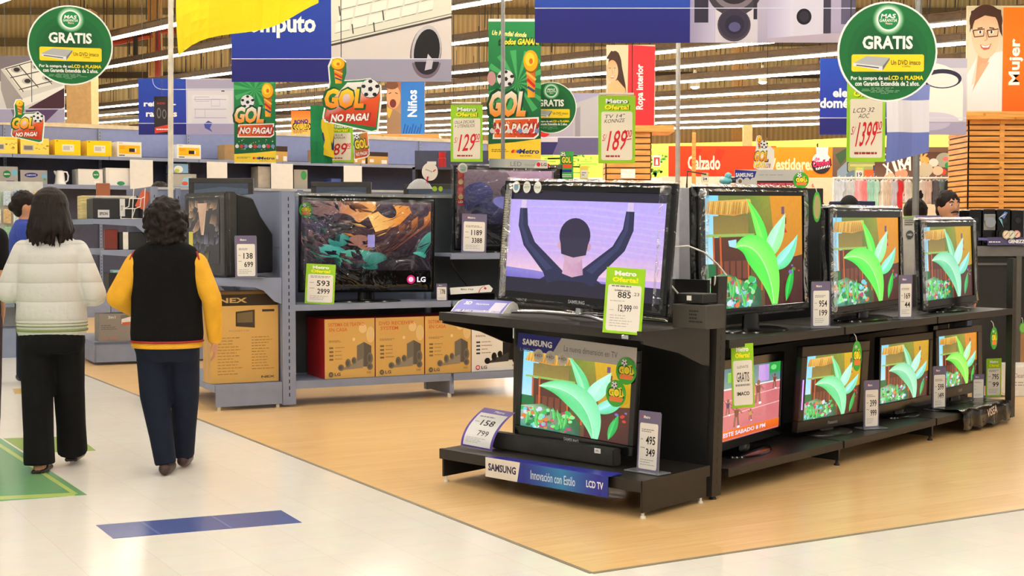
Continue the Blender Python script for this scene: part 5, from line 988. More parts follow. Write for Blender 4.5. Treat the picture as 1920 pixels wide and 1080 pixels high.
g = G(); g.box(.1, .16, .1, .4, 0, .17); g.box(3.2, 3.26, .1, .4, 0, .17); g.box(.02, 3.4, .02, .04, .02, .165); g.build('plinth', gsteel, r)
def onB(a_, b_, z): return FB @ V((a_, b_, z))
def boxthing(name, label, cat, p, yaw, w_, d_, h_, mat, parts=(), group=None, bevel=.006):
    q = thing(name, label, cat, p, R(yaw), group); g = G(); g.box(-w_/2, w_/2, -d_/2, d_/2, 0, h_); g.build('body', mat, q, bevel=bevel)
    for nm, dr, sx, sz, x, z in parts: a = A(.5, .5, sx, sz); dr(a); a.done(nm, GLOSS, q, V((x, -d_/2 - .002, z)))
    return q
blk = pm('printer_black', (34, 32, 34), .4)
q = boxthing('printer', 'black desktop printer with a white name card, on the top printer shelf', 'printer', onB(-.36, .3, 1.423), yA, .44, .36, .2, blk, (('name_card', lambda a: (a.rbody(0, 0, 1, 1, (216, 212, 206), .001), a.text('EPSON', .5, .5, .7, .4, (60, 60, 70), .03)), .11, .075, -.12, .05), ('side_card', lambda a: (a.rbody(0, 0, 1, 1, (226, 222, 216), .001), a.lines(.2, .4, .8, .7, 3, (90, 90, 96))), .05, .17, .06, .11)))
g = G(); g.box(-.2, .2, -.17, .16, .2, .225); g.build('lid', pm('pale_lid', (200, 196, 188), .4), q, bevel=.004)
q = thing('brochure_rack', 'white wire rack holding orange brochures on the top printer shelf', 'rack', onB(-.2, .06, 1.422), R(yA)); g = G()
for x in (-.0, .11): g.tube([(x - .13, 0, .004), (x - .02, .0, .004), (x, 0, .3)], .005, 5); g.tube([(x - .13, 0, .004), (x - .1, 0, .1), (x - .05, 0, .12), (x - .04, 0, .2), (x - .0, 0, .22)], .005, 5)
g.tube([(-.1, 0, .1), (.01, 0, .1)], .005, 5); g.tube([(-.04, 0, .2), (.07, 0, .2)], .005, 5); g.build('wire_frame', white_pl, q)
g = G(); g.box(-.04, .06, .01, .02, .12, .3, 0, M.Rotation(R(24), 4, 'Y')); g.build('brochure', pm('orange_paper', (206, 96, 60), .5), q)
boxthing('printer', 'black box printer beside the white wire rack', 'printer', onB(-.22, .66, 1.423), yA, .3, .3, .24, blk)
boxthing('brochure_stand', 'small dark orange leaflet stand on top of the black printer', 'stand', onB(-.44, .36, 1.647), yA, .13, .05, .13, pm('rust_paper', (150, 84, 50), .5))
boxthing('printer', 'black printer on the second printer shelf, behind a red accessory', 'printer', onB(-.22, .14, 1.122), yA, .26, .22, .17, blk)
boxthing('ink_pack', 'red and black ink pack at the left of the second printer shelf', 'box', onB(-.42, .1, 1.123), yA, .12, .1, .2, pm('red_black_pack', (120, 44, 34), .4))
boxthing('price_card', 'white price strip standing on the second printer shelf', 'price card', onB(-.29, .03, 1.123), yA, .05, .01, .17, white_pl, bevel=.001)
boxthing('printer', 'low black printer on the third printer shelf', 'printer', onB(-.25, .2, .693), yA, .4, .3, .2, blk)
boxthing('disc_spindle', 'pale teal lid on the low black printer of the third shelf', 'lid', onB(-.32, .14, .892), yA, .18, .16, .03, pm('pale_teal', (150, 190, 190), .4))
boxthing('printer_box', 'grey printed printer carton on the base of the printer end-cap', 'box', onB(-.38, .16, .227), yA, .34, .26, .27, pm('grey_carton', (128, 122, 116), .6), (('print', lambda a: (a.rbody(0, 0, 1, 1, (136, 130, 124), .001), a.rect(.6, .05, .98, .4, (110, 104, 98)), a.poly([(.62, .2), (.92, .1), (.92, .3), (.62, .38)], (226, 222, 216)), a.poly([(.64, .32), (.9, .3), (.9, .4), (.64, .42)], (190, 90, 60)), a.lines(.05, .4, .5, .6, 3, (100, 96, 92)), a.text('hp c40', .3, .88, .4, .08, (206, 110, 80), .02), a.text('3in1', .35, .12, .2, .1, (220, 216, 210), .02)), .34, .27, 0, .135),))
boxthing('paper_ream', 'stacked cream paper packs left of the black desktop printer', 'paper', onB(-.42, .95, 1.423), yA, .3, .3, .24, pm('cream_paper', (206, 186, 130), .7, var=.3, scale=3, stretch=(1, 1, 30)))
# televisions facing the viewer over the top of the grey gondola
def ex_none(a): a.rect(0, 0, 1, 1, (60, 66, 74), (40, 44, 50)); a.poly([(0, .2), (.5, .1), (1, .16), (1, .3), (0, .4)], (74, 82, 92))
for px, w_, yt, lab in ((415, .64, 334, 'dark switched-off television peeking over the tube television'), (640, .6, 341, 'dark television with a pale rim peeking over the left half of the wide flat television'), (815, .62, 345, 'dark television with two green stickers left of the silver LED topper')):
    P = at(px, 430, 13.9); zt = at(px, yt, 13.9).z
    o = tv('flat_television', lab, (P.x, P.y, zt - .46), 2, 0, 0, w_, .46, (.05, .05, .05, .06), ex_none, 1.226, frame=pm('dark_shell', (44, 42, 40), .4), depth=.12)
    if px == 815:
        for k in (0, 1): sticker(o, M.Translation((0, 0, zt - .46 - 1.226)), .0 + .06*k, .41, .026 - .004*k, .026, lambda a, rx, rz: a.ell(0, 0, rx, rz, (150, 190, 50)), label='round lime sticker')
r = thing('round_tag', 'round white card with a red ribbon on the dark television left of the LED topper', 'sign', at(806, 343, 13.7)); k = 13.7/F
a = A(806, 322, k); a.body([(806 + 15*math.cos(R(15*q)), 322 + 17*math.sin(R(15*q))) for q in range(24)], (222, 216, 210), .004); a.text('iamsung', 804, 320, 13, 4, (80, 76, 80), .01, -20); a.line([(812, 322), (817, 318)], 2, (200, 40, 60)); a.rect(801, 303, 818, 309, (226, 222, 216)); a.done('disc', GLOSS, r, V((0, 0, 21*k)))
a = A(806, 343, k); a.poly([(798, 346), (801, 331), (804, 331), (802, 340), (804, 347), (800, 341)], (170, 30, 60)); a.done('ribbon', GLOSS, r, V((0, -.01, 0)))
g = G(); P = at(797, 346, 13.75); g.rings([(0, 0, 0, .13, .05), (0, 0, .05, .1, .045), (0, 0, .09, .05, .03), (0, 0, .1, .02, .01)], 16); tag(g.build('speaker_dome', pm('pale_grey', (170, 172, 176), .4), None, P + V((-.06, .1, -.04)), smooth=60), 'pale grey dome beside the round white card with ribbon', 'speaker')

# ---------------------------------------------------------------- appliance wall
CP, CU = V((-7.385, 20, 0)), V((.839, .545, 0)); CN = V((.545, -.839, 0)); yC = math.degrees(math.atan2(CU.y, CU.x)); FC = M(((CU.x, -CN.x, 0, CP.x), (CU.y, -CN.y, 0, CP.y), (0, 0, 1, 0), (0, 0, 0, 1)))
def onC(px, b=.04):
    q = CP - CN*b; d = ray(px, 430); k = (q.x*CU.y - q.y*CU.x)/(d.x*CU.y - d.y*CU.x); p = V((0, 0, CH)) + d*k; return V((p.x, p.y, 0)), k
cpan = pm('periwinkle_panel', (124, 132, 172), .6, var=.05); cdark = pm('dark_grey_blue', (64, 66, 86), .6)  # plain dark grey-blue for the back panels and the dark shelf
r = thing('appliance_gondola', 'long blue-grey wall shelf of kitchen appliances across the back left', 'shelf unit', CP); r.matrix_world = FC
for k in range(7):
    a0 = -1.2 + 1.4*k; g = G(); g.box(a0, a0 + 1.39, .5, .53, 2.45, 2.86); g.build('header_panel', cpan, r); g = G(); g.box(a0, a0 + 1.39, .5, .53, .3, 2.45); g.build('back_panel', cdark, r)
    g = G(); g.box(a0, a0 + 1.39, 0, .5, 2.385, 2.41); g.box(a0, a0 + 1.39, -.01, .01, 2.36, 2.412); g.build('shelf', gsteel, r); g = G(); g.box(a0, a0 + 1.39, 0, .5, 1.955, 1.98); g.box(a0, a0 + 1.39, -.01, .01, 1.92, 1.982); g.build('shelf', gsteel, r)
    upright('upright', r, a0 - .02, a0 + .02, .46, .499, 2.86, 0, True, gsteel, 0, T0); g = G(); g.box(a0, a0 + 1.39, 0, .5, 0, .3); g.build('base', gsteel, r)
g = G(); g.box(-1.2, 8.6, .49, .56, 2.86, 2.92); g.build('top_rail', pm('cream_rail', (206, 190, 160), .5), r)
yb = pm('yellow_carton', (240, 196, 30), .5); kb = pm('brown_carton', (150, 118, 74), .6); sb_ = pm('silver_carton', (150, 146, 142), .5)
def micro(kind):
    def f(a):
        if kind == 2: a.rbody(0, 0, 1, 1, (232, 224, 206), .002); a.rect(.06, .22, .94, .78, (240, 176, 20)); a.rect(.48, .42, .72, .66, (40, 38, 40)); a.rect(.72, .42, .78, .66, (226, 220, 206)); a.lines(.1, .3, .4, .5, 3, (206, 120, 20)); a.rect(.06, .86, .3, .92, (60, 50, 40)); a.lines(.06, .06, .3, .16, 2, (150, 140, 130))
        elif kind == 1: a.rbody(0, 0, 1, 1, (244, 204, 24), .002); a.rect(.28, .3, .74, .76, (232, 226, 206)); a.rect(.32, .38, .58, .66, (190, 186, 180)); a.lines(.62, .4, .72, .5, 2, (120, 110, 90)); a.rect(.06, .06, .12, .12, (180, 60, 30)); a.lines(.5, .08, .95, .13, 1, (210, 150, 20))
        else: a.rbody(0, 0, 1, 1, (244, 212, 90), .002); a.rect(.08, .42, .46, .78, (196, 186, 170)); a.rect(.12, .48, .42, .72, (120, 112, 112)); a.specks(.52, .34, .95, .7, 9, .04, [(150, 110, 60), (200, 160, 90)], 1.2); a.lines(.5, .08, .95, .2, 2, (216, 160, 50))
    return f
def cbox(name, label, px0, px1, ytop, z, mat, draw=None, depth=.34, group=None, b=.04):
    p0, k0 = onC(px0, b); p1, k1 = onC(px1, b); c = (p0 + p1)/2; wd = (p1 - p0).length; h_ = at((px0 + px1)/2, ytop, (k0 + k1)/2).z - z
    q = thing(name, label, 'box', (c.x, c.y, z), R(yC), group); g = G(); g.box(-wd/2, wd/2, .003, depth, 0, h_); g.build('carton', mat, q, bevel=.004)
    if draw: a = A(.5, 1, wd, h_); draw(a); a.done('printed_front', GLOSS, q)
    return q
gm = 'microwave cartons on the high shelf'
for x0, x1, y, kd, lab in ((-10, 35, 256, 0, 'yellow microwave carton cut by the left photo edge on the high shelf'), (41, 94, 259, 0, 'yellow microwave carton behind the left cut-out football sign'), (105, 153, 262, 1, 'bright yellow microwave carton, third from the left on the high shelf'), (165, 211, 264, 1, 'bright yellow microwave carton left of the white and orange one'), (222, 267, 266, 2, 'white and orange microwave carton left of the white pole'), (334, 378, 271, 2, 'white and orange microwave carton right of the white pole')): cbox('microwave_carton', lab, x0, x1, y, 2.413, white_pl if kd == 2 else yb, micro(kd), group=gm)
kd_ = lambda a: (a.rbody(0, 0, 1, 1, (190, 148, 80), .002), a.rect(0, 0, 1, .35, (60, 44, 30)), a.rect(.1, .6, .3, .85, (226, 216, 206)), a.rect(.68, .65, .95, .95, (230, 222, 214)))
for x0, x1, y, lab, dr in ((422, 444, 271, 'plain brown carton at the edge of the left green football banner', None), (515, 540, 274, 'brown carton with dark band right of the left green football banner', kd_), (592, 612, 280, 'brown carton behind the green and yellow flag', None), (664, 686, 288, 'brown carton under the small tilted football card', kd_), (690, 728, 285, 'brown carton touching the left wooden pillar', kd_)): cbox('carton', lab, x0, x1, y, 2.413, kb, dr, .3, 'brown cartons on the high shelf')
cbox('microwave_carton', 'silver carton with a green seal at the far left of the lower appliance shelf', -8, 35, 312, 1.983, sb_, lambda a: (a.rbody(0, 0, 1, 1, (158, 152, 146), .002), a.ell(.52, .45, .17, .22, (40, 120, 70)), a.text('GARANTIA', .52, .45, .26, .1, WHITE, .02), a.ell(.85, .35, .12, .2, (110, 170, 200)), a.rect(.5, .82, .85, .92, (120, 90, 140))))
cbox('microwave_carton', 'silver carton with a dark blue oval logo on the lower appliance shelf', 40, 90, 319, 1.983, sb_, lambda a: (a.rbody(0, 0, 1, 1, (156, 150, 146), .002), a.ell(.4, .36, .25, .17, (40, 44, 120), rot=-6), a.text('SAMSUNG', .4, .36, .36, .12, (200, 204, 220), .02, 4), a.ell(.88, .4, .1, .2, (120, 166, 196)), a.ell(.9, .66, .06, .1, (90, 150, 90))))
seal = lambda a: (a.rbody(0, 0, 1, 1, (228, 224, 216), .002), a.ell(.72, .35, .14, .26, (50, 130, 80)), a.text('GRATIS', .72, .35, .2, .08, WHITE, .02), a.rect(.64, .72, .86, .98, (240, 236, 230)), a.line([(.02, .04), (.98, .04)], .03, (200, 196, 190)))
cbox('toaster_oven', 'white boxy appliance with a green seal, right of the white kettle', 148, 194, 317, 1.983, white_pl, seal)
cbox('toaster_oven', 'white rounded appliance left of the leftmost hanging white sheet', 200, 246, 315, 1.983, white_pl, lambda a: (a.rbody(0, 0, 1, 1, (230, 226, 218), .002), a.rrect(.12, .1, .96, .96, .1, (238, 234, 226)), a.ell(.6, .88, .16, .12, (60, 140, 90))))
cbox('appliance_carton', 'small carton with a blue food picture right of the white pole', 326, 354, 307, 2.19, pm('blue_carton', (120, 160, 200), .5), lambda a: (a.rbody(0, 0, 1, 1, (130, 170, 206), .002), a.ell(.35, .6, .3, .4, (226, 230, 220)), a.ell(.25, .75, .16, .2, (190, 190, 60))))
cbox('appliance_carton', 'grey carton with a salad picture under the blue food carton', 326, 369, 326, 1.983, sb_, lambda a: (a.rbody(0, 0, 1, 1, (170, 166, 156), .002), a.poly([(.3, 1), (.45, .3), (.8, .2), (.8, 1)], (150, 196, 216)), a.ell(.5, .75, .14, .16, (206, 90, 60))))
for x0, x1, y, lab, c in ((485, 508, 312, 'pale appliance carton left of the white sheet by the left banner', (170, 160, 146)), (552, 577, 318, 'grey carton with a green shield seal, right of the grey gondola corner', (150, 146, 136)), (622, 640, 335, 'small blue pack on the lower appliance shelf', (60, 80, 150))): cbox('appliance_carton', lab, x0, x1, y, 1.983, pm('carton_%d' % x0, c, .6), (lambda a: (a.rbody(0, 0, 1, 1, (156, 150, 140), .002), a.ell(.72, .3, .22, .24, (60, 140, 80)))) if x0 == 552 else None, .3)
p, k = onC(114, .12); q = thing('kettle', 'white electric kettle on the lower appliance shelf', 'kettle', (p.x, p.y, 1.982), R(yC - 30)); g = G(); g.rings([(0, 0, 0, .085, .085), (0, 0, .02, .085, .085), (0, 0, .03, .075, .075), (0, 0, .15, .062, .062), (0, 0, .2, .055, .055), (0, 0, .21, .03, .03)], 20); g.build('body', white_pl, q, smooth=50)
g = G(); g.tube([(.055, 0, .19), (.1, 0, .185), (.12, 0, .13), (.11, 0, .06), (.07, 0, .03)], .012, 8); g.build('handle', white_pl, q, smooth=60); g = G(); g.tube([(-.05, 0, .16), (-.085, 0, .2)], [.03, .012], 8); g.build('spout', white_pl, q, smooth=60)
for x0, x1, y0, y1, lab in ((245, 288, 298, 352, 'first from left, beside the bun-haired woman'), (389, 427, 302, 336, 'second from left, over the tube television'), (509, 550, 311, 356, 'third, over the grey corner post'), (645, 679, 313, 346, 'last, left of the wooden pillar')):
    p0, k0 = onC(x0, -.015); p1, k1 = onC(x1, -.015); c = (p0 + p1)/2; zt = 2.375; zb = at(x0, y1, (k0 + k1)/2).z - .02; g = G(); wd = (p1 - p0).length; g.box(-wd/2, wd/2, 0, .003, zb, zt); o = tag(g.build('hanging_sheet', pm('white_sheet', (226, 222, 214), .6, var=.03), None, RT((c.x, c.y, 0), R(yC))), 'blank white sheet on the appliance shelf, ' + lab, 'paper sheet', 'white sheets hanging from the appliance shelf')
p, k = onC(867, -.02)
g = G(); P = at(829, 314, 19); g.rings([(0, 0, 0, .055, .055), (0, 0, .12, .055, .055), (0, 0, .13, .045, .045), (0, 0, .2, .05, .05), (0, 0, .21, .05, .05)], 16); o = tag(g.build('thermos', pm('red_metal', (176, 30, 34), .3), None, V((P.x, P.y, P.z)), smooth=40), 'red thermos on the dark shelf right of the left wooden pillar', 'bottle')
r = thing('dark_shelf', 'dark shelf between the left wooden pillar and the 129 price card', 'shelf unit', (P.x, P.y, 0)); g = G(); g.box(-.4, .75, -.1, .4, P.z - .03, P.z); g.box(-.4, .75, .38, .4, 0, P.z + .25); g.box(-.4, -.36, -.1, .4, 0, P.z); g.build('carcass', cdark, r)
# ---------------------------------------------------------------- accessory rack at the far left
P = at(14, 430, 14.6); k = 14.6/F; r = thing('accessory_rack', 'pale pegboard rack of small packs at the far left behind the blue-shirted worker', 'shelf unit', (P.x, P.y, 0), R(20)); z_ = lambda y: at(14, y, 14.6).z
g = G(); g.box(-.36, .36, 0, .04, .1, z_(340)); g.build('pegboard', pm('pale_pegboard', (206, 204, 196), .6), r); g = G(); g.box(-.36, .36, -.4, .04, 0, .3); g.build('base', gsteel, r); g = G(); g.box(-.36, .36, -.36, .0, .52, .55); g.build('shelf', gsteel, r)
q = random.Random(21); pc = [(226, 226, 216), (206, 214, 206), (150, 186, 150), (196, 206, 214), (120, 150, 190), (230, 220, 200), (206, 170, 120)]; protos = []
W = r.matrix_basis if False else RT((P.x, P.y, 0), R(20))
for row in range(5):
    for c in range(7):
        x = -.3 + .1*c; z = z_(352) - .19 - row*.185; m = pm('pack_%d' % ((row*3 + c) % 7), pc[(row*3 + c) % 7], .3, var=.3, scale=40)
        g = G(); g.box(-.038, .038, -.05, -.012, 0, .15); g.box(-.01, .01, -.035, .001, .15, .165); o = g.build('blister_pack', m, None, W @ M.Translation((x, 0, z)), bevel=.004)
        tag(o, 'small hanging blister pack on the pale pegboard rack at the far left', 'pack', 'blister packs on the pegboard rack')
for c, (rgb, nm) in enumerate((((60, 90, 150), 'blue'), ((214, 212, 206), 'white'), ((70, 76, 96), 'slate'))):
    g = G(); g.box(-.1, .1, -.3, -.04, 0, .18); tag(g.build('storage_bin', pm('bin_%d' % c, rgb, .5), None, W @ M.Translation((-.22 + .22*c, 0, .552)), bevel=.006), nm + ' bin on the low shelf of the pegboard rack', 'box')
# ================================================================ wooden pillars
def pine():
    m = bpy.data.materials.new('pine_slats'); m.use_nodes = True; nt = m.node_tree; N = nt.nodes; L = nt.links; b = N['Principled BSDF']; tc = N.new('ShaderNodeTexCoord'); mp = N.new('ShaderNodeMapping'); mp.inputs['Scale'].default_value = (1.2, 1.2, 14); L.new(tc.outputs['Object'], mp.inputs[0])
    nz = N.new('ShaderNodeTexNoise'); nz.inputs['Scale'].default_value = 2; nz.inputs['Detail'].default_value = 6; L.new(mp.outputs[0], nz.inputs[0]); cr = N.new('ShaderNodeValToRGB'); cr.color_ramp.elements[0].position = .3; cr.color_ramp.elements[1].position = .7; cr.color_ramp.elements[0].color = lin((190, 126, 52)); cr.color_ramp.elements[1].color = lin((226, 166, 82)); L.new(nz.outputs['Fac'], cr.inputs[0])
    vo = N.new('ShaderNodeTexVoronoi'); vo.inputs['Scale'].default_value = 3.2; L.new(tc.outputs['Object'], vo.inputs[0]); c2 = N.new('ShaderNodeValToRGB'); c2.color_ramp.elements[0].color = (.25, .12, .04, 1); c2.color_ramp.elements[1].position = .1; c2.color_ramp.elements[1].color = (1, 1, 1, 1); L.new(vo.outputs['Distance'], c2.inputs[0])
    mx = N.new('ShaderNodeMix'); mx.data_type = 'RGBA'; mx.blend_type = 'MULTIPLY'; mx.inputs['Factor'].default_value = 1; L.new(cr.outputs[0], mx.inputs['A']); L.new(c2.outputs[0], mx.inputs['B']); L.new(mx.outputs['Result'], b.inputs['Base Color']); b.inputs['Roughness'].default_value = .55; return m
PINE = pine(); gap = pm('dark_gap', (70, 42, 18), .8)
def pillar(label, x0, x1, bx0, bx1, yt, yb_, Z, ns, bat, dep=.8):
    k = Z/F; cx = (x0 + x1)/2; wd = (x1 - x0)*k; P = at(cx, 430, Z); zt = at(cx, yt, Z).z; r = thing('wooden_pillar', label, 'pillar', (P.x, P.y, 0)); g = G(); g.box(-wd/2 + .01, wd/2 - .01, .02, dep - .02, 0, zt); g.build('core', gap, r)
    st = ns*k; n = int(zt/st); g = G()
    for i in range(n + 1):
        z1 = zt - i*st; z0 = max(z1 - st + .022, 0)
        if z1 > .05: g.box(-wd/2, wd/2, 0, .02, z0, z1); g.box(-wd/2, -wd/2 + .02, .0, dep, z0, z1); g.box(wd/2 - .02, wd/2, 0, dep, z0, z1)
    g.build('slats', PINE, r); g = G(); b_ = (bat - cx)*k; g.box(b_ - .035, b_ + .035, -.02, 0, 0, zt); g.build('batten', PINE, r)
    g = G(); g.box((bx0 - cx)*k, (bx1 - cx)*k, -.12, dep + .1, zt, zt + (yb_)*k); g.build('top_board', PINE, r, bevel=.004); return r
pillar('slatted pine pillar behind the grey gondola, under the blue childrenswear poster', 725, 792, 694, 824, 263, 11, 27, 8.4, 749)
pillar('slatted pine pillar in the centre, behind the hanging 189 price card', 1135, 1221, 1098, 1262, 248, 12, 25, 11.2, 1300)
pillar('biggest slatted pine pillar at the right edge, under the orange womenswear poster', 1813, 1960, 1764, 2010, 225, 14, 22, 10.3, 1876, 1.0)
P = at(1178, 325, 24.97); k = 24.97/F; g = G(); g.box(-14*k, 13*k, 0, .004, -9*k, 8*k); tag(g.build('paper_notice', white_pl, None, P), 'blank white notice taped low on the centre pine pillar', 'paper sheet')

# ================================================================ clothing department
def d_calzado(a): a.rbody(1254, 274, 1455, 332, (226, 62, 22), .05); a.rect(1254, 274, 1455, 332, (232, 66, 24), (226, 58, 20)); a.poly([(1275, 332), (1302, 278), (1316, 280), (1290, 332)], (206, 50, 20)); a.poly([(1340, 332), (1360, 282), (1344, 278), (1328, 320)], (210, 52, 20)); a.text('Calzado', 1320, 305, 61, 27, (246, 226, 206), .03)
SW = []
def wallsign(name, label, Z, box, draw, group=None):
    ox, oy = (box[0] + box[2])/2, (box[1] + box[3])/2; return sign(name, label, 'sign', Z, ox, oy, draw, group=group)
wallsign('department_sign', 'long orange-red shoe department sign with white lettering', 29.4, (1254, 274, 1455, 332), d_calzado, 'orange department signs')
def d_vest(a): a.rbody(1445, 276, 1562, 333, (240, 140, 30), .05); a.rect(1445, 276, 1562, 333, (246, 146, 30), (242, 132, 24)); a.text('Vestidores', 1484, 308, 84, 23, (250, 226, 180), .03)
wallsign('department_sign', 'orange fitting room sign left of the bomb-shaped cut-out', 28.34, (1445, 276, 1562, 333), d_vest, 'orange department signs')
def d_otono(a):
    pts = [(1540 + 18*math.cos(R(15*q)), 307 + 19*math.sin(R(15*q))) for q in range(24)]; a.body(pts, (30, 28, 30), .02); a.body([(1530, 276), (1553, 276), (1552, 292), (1531, 292)], (226, 214, 216), .018); a.ell(1540, 300, 17, 14, (226, 216, 222)); a.ell(1540, 313, 15, 10, (40, 36, 40)); a.line(bez([(1533, 276), (1531, 270), (1534, 270)], 4), 3, (70, 30, 20)); a.text('de', 1532, 298, 10, 7, (200, 50, 120), .03, 10); a.otext('Otoño!', 1540, 306, 33, 12, (226, 40, 100), (40, 20, 40), .25, bold=.04, rot=8); a.line([(1530, 317), (1556, 311)], 4, (240, 238, 236)); a.up()
    for q in range(5): a.line([(1532 + 5*q, 318 - q), (1535 + 5*q, 312 - q)], 1.4, (40, 36, 40), False)
wallsign('cutout_sign', 'round black and white autumn sale cut-out shaped like a bomb', 28.315, (1520, 276, 1560, 330), d_otono)
base_w = pm('cream_board', (232, 212, 190), .6, var=.04)
def panel(name, label, x0, x1, yt, Z, rgb, cat='partition', zb=0, th=.1):
    k = Z/F; P = at((x0 + x1)/2, 430, Z); g = G(); g.box(-(x1 - x0)*k/2, (x1 - x0)*k/2, 0, th, zb, at(960, yt, Z).z); return tag(g.build(name, pm(name + str(x0), rgb, .6, var=.04), None, (P.x, P.y, 0), bevel=.01), label, cat)
panel('display_counter', 'cream counter under the orange-red shoe sign', 1240, 1470, 331, 29.3, (236, 220, 200), 'counter', th=.8)
panel('fitting_room_wall', 'peach partition under the orange fitting room sign', 1462, 1562, 333, 28.3, (238, 200, 170))
k = 28.29/F; P = at(1525, 352, 28.29); a = A(1525, 352, k); a.text('0', 1524, 348, 4, 7, (206, 60, 40), .03); a.rect(1517, 353, 1542, 375, (230, 190, 160)); tag(a.done('door_panel', None, None, P), 'peach fitting room door leaf with a red zero', 'door')
def d_graf(a):
    a.rbody(1562, 276, 1800, 362, (110, 80, 62), .05); a.rect(1562, 276, 1660, 362, (120, 96, 76), (90, 70, 64)); a.poly([(1566, 290), (1590, 276), (1600, 276), (1576, 310)], (60, 90, 60)); a.poly([(1570, 320), (1592, 298), (1640, 294), (1660, 310), (1655, 345), (1570, 350)], (130, 150, 170)); a.rrect(1588, 302, 1650, 324, 5, (60, 66, 66)); a.rrect(1590, 304, 1648, 322, 4, (150, 156, 96)); a.rect(1594, 308, 1644, 312, (190, 190, 120)); a.ell(1610, 330, 24, 12, (100, 120, 140)); a.rect(1618, 318, 1638, 334, (206, 96, 50)); a.ell(1644, 318, 6, 9, (180, 60, 70)); a.rect(1637, 310, 1646, 320, (70, 60, 120))
    a.rect(1640, 285, 1800, 362, (86, 52, 44), (120, 100, 84))
    for x, y, r_, c in ((1770, 300, 16, (150, 150, 130)), (1790, 298, 10, (196, 90, 50)), (1778, 310, 7, (40, 140, 70)), (1772, 298, 5, (206, 110, 100)), (1768, 322, 6, (220, 70, 40)), (1750, 305, 9, (214, 204, 190)), (1758, 320, 10, (226, 180, 150)), (1735, 300, 7, (200, 160, 80)), (1733, 318, 16, (190, 176, 150)), (1690, 326, 12, (206, 150, 120)), (1668, 330, 9, (226, 180, 150))): a.ell(x, y, r_, r_*.85, c)
    for t, x, y, w_, h_, rt, c in (('C', 1658, 295, 9, 14, 0, WHITE), ('X', 1664, 316, 14, 22, 20, WHITE), ('I', 1677, 310, 6, 24, 20, WHITE), ('R', 1690, 305, 14, 28, 14, WHITE), ('A', 1703, 302, 16, 34, -10, WHITE), ('K', 1733, 298, 16, 20, 0, (206, 166, 90)), ('S', 1722, 302, 8, 18, 10, WHITE)): a.text(t, x, y, w_, h_, c, .04, rt)
    a.rect(1798, 276, 1801, 362, (80, 60, 50))
panel('partition_wall', 'cream partition carrying the graffiti poster behind the clothes rails', 1562, 1800, 277, 27.06, (226, 206, 180))
wallsign('graffiti_poster', 'wide brown graffiti style poster above the clothes rails', 27.0, (1562, 276, 1800, 362), d_graf)
P = at(1808, 312, 34.7); g = G(); k = 34.7/F; g.box(-9*k, 6*k, 0, .05, -8*k, 7*k); tag(g.build('orange_panel', pm('orange_panel', (236, 90, 30), .6), None, P), 'small plain orange panel on the yellow wall left of the biggest pillar', 'panel')
# clothes rail with single garments
Z = 24.0; k = Z/F; rl = thing('clothes_rail', 'long white clothes rail in front of the graffiti poster', 'clothes rack', (at(1680, 430, Z).x, Z, 0)); g = G(); zr = at(960, 334, Z).z; g.cyl((-120*k, 0, zr), (122*k, 0, zr), .02, 8); g.build('rail', white_pl, rl)
for x in (-118*k, 0, 120*k): g = G(); g.cyl((x, 0, 0), (x, 0, zr), .02, 8); g.build('post', white_pl, rl)
gc = [((186, 196, 206), 'pale grey-blue shirt'), ((206, 214, 222), 'white and blue shirt'), ((196, 206, 210), 'silver grey blouse'), ((232, 150, 160), 'pink top'), ((236, 176, 180), 'pale pink top'), ((226, 130, 140), 'rose pink top'), ((150, 206, 190), 'mint green top'), ((170, 214, 200), 'pale mint top'), ((226, 216, 204), 'cream striped top'), ((206, 190, 170), 'beige striped top'), ((190, 186, 200), 'lilac striped top'), ((200, 36, 46), 'bright red top'), ((226, 220, 214), 'white camisole'), ((222, 214, 204), 'cream tee with a dark motif'), ((206, 180, 166), 'dusty beige cardigan'), ((86, 84, 90), 'charcoal grey top'), ((110, 130, 130), 'grey-green patterned top'), ((40, 36, 40), 'black top'), ((24, 22, 24), 'long black dress'), ((236, 230, 228), 'white frilled blouse')]
gx = [1571, 1583, 1594, 1604, 1612, 1620, 1630, 1640, 1656, 1665, 1674, 1684, 1700, 1722, 1738, 1752, 1762, 1776, 1786, 1798]
for i, ((c, nm), x) in enumerate(zip(gc, gx)):
    w_ = (8 if i not in (13, 0, 19) else 13)*k; q = thing('garment', '%s on the clothes rail%s' % (nm, ', far left' if i == 0 else ''), 'clothing', ((x - 960)*k, Z, zr), R((i*37) % 50 - 25), 'garments on the white clothes rail'); L_ = (46 + (i*13) % 12)*k
    g = G(); g.prism([(-w_*.9, -.06), (-w_*.35, -.03), (0, -.07), (w_*.35, -.03), (w_*.9, -.06), (w_*1.05, -.22), (w_*.75, -.26), (w_*.85, -L_), (-w_*.85, -L_), (-w_*.75, -.26), (-w_*1.05, -.22)], -.04, .04); g.build('fabric', pm('fabric_%d' % i, c, .85, var=.2, scale=9, stretch=(6, 1, 1)), q, bevel=.012)
    g = G(); g.tube([(-w_*.7, 0, -.05), (0, 0, -.012), (w_*.7, 0, -.05)], .007, 5); g.tube([(0, 0, -.012), (0, 0, .02), (.02, 0, .04)], .005, 5); g.build('hanger', white_pl, q)
    if i == 13: a = A(0, 0, 1); a.specks(-.06, .24, .06, .36, 9, .03, [(40, 36, 40), (60, 54, 60)], 1.5); a.done('motif', None, q, V((0, -.042, 0)))
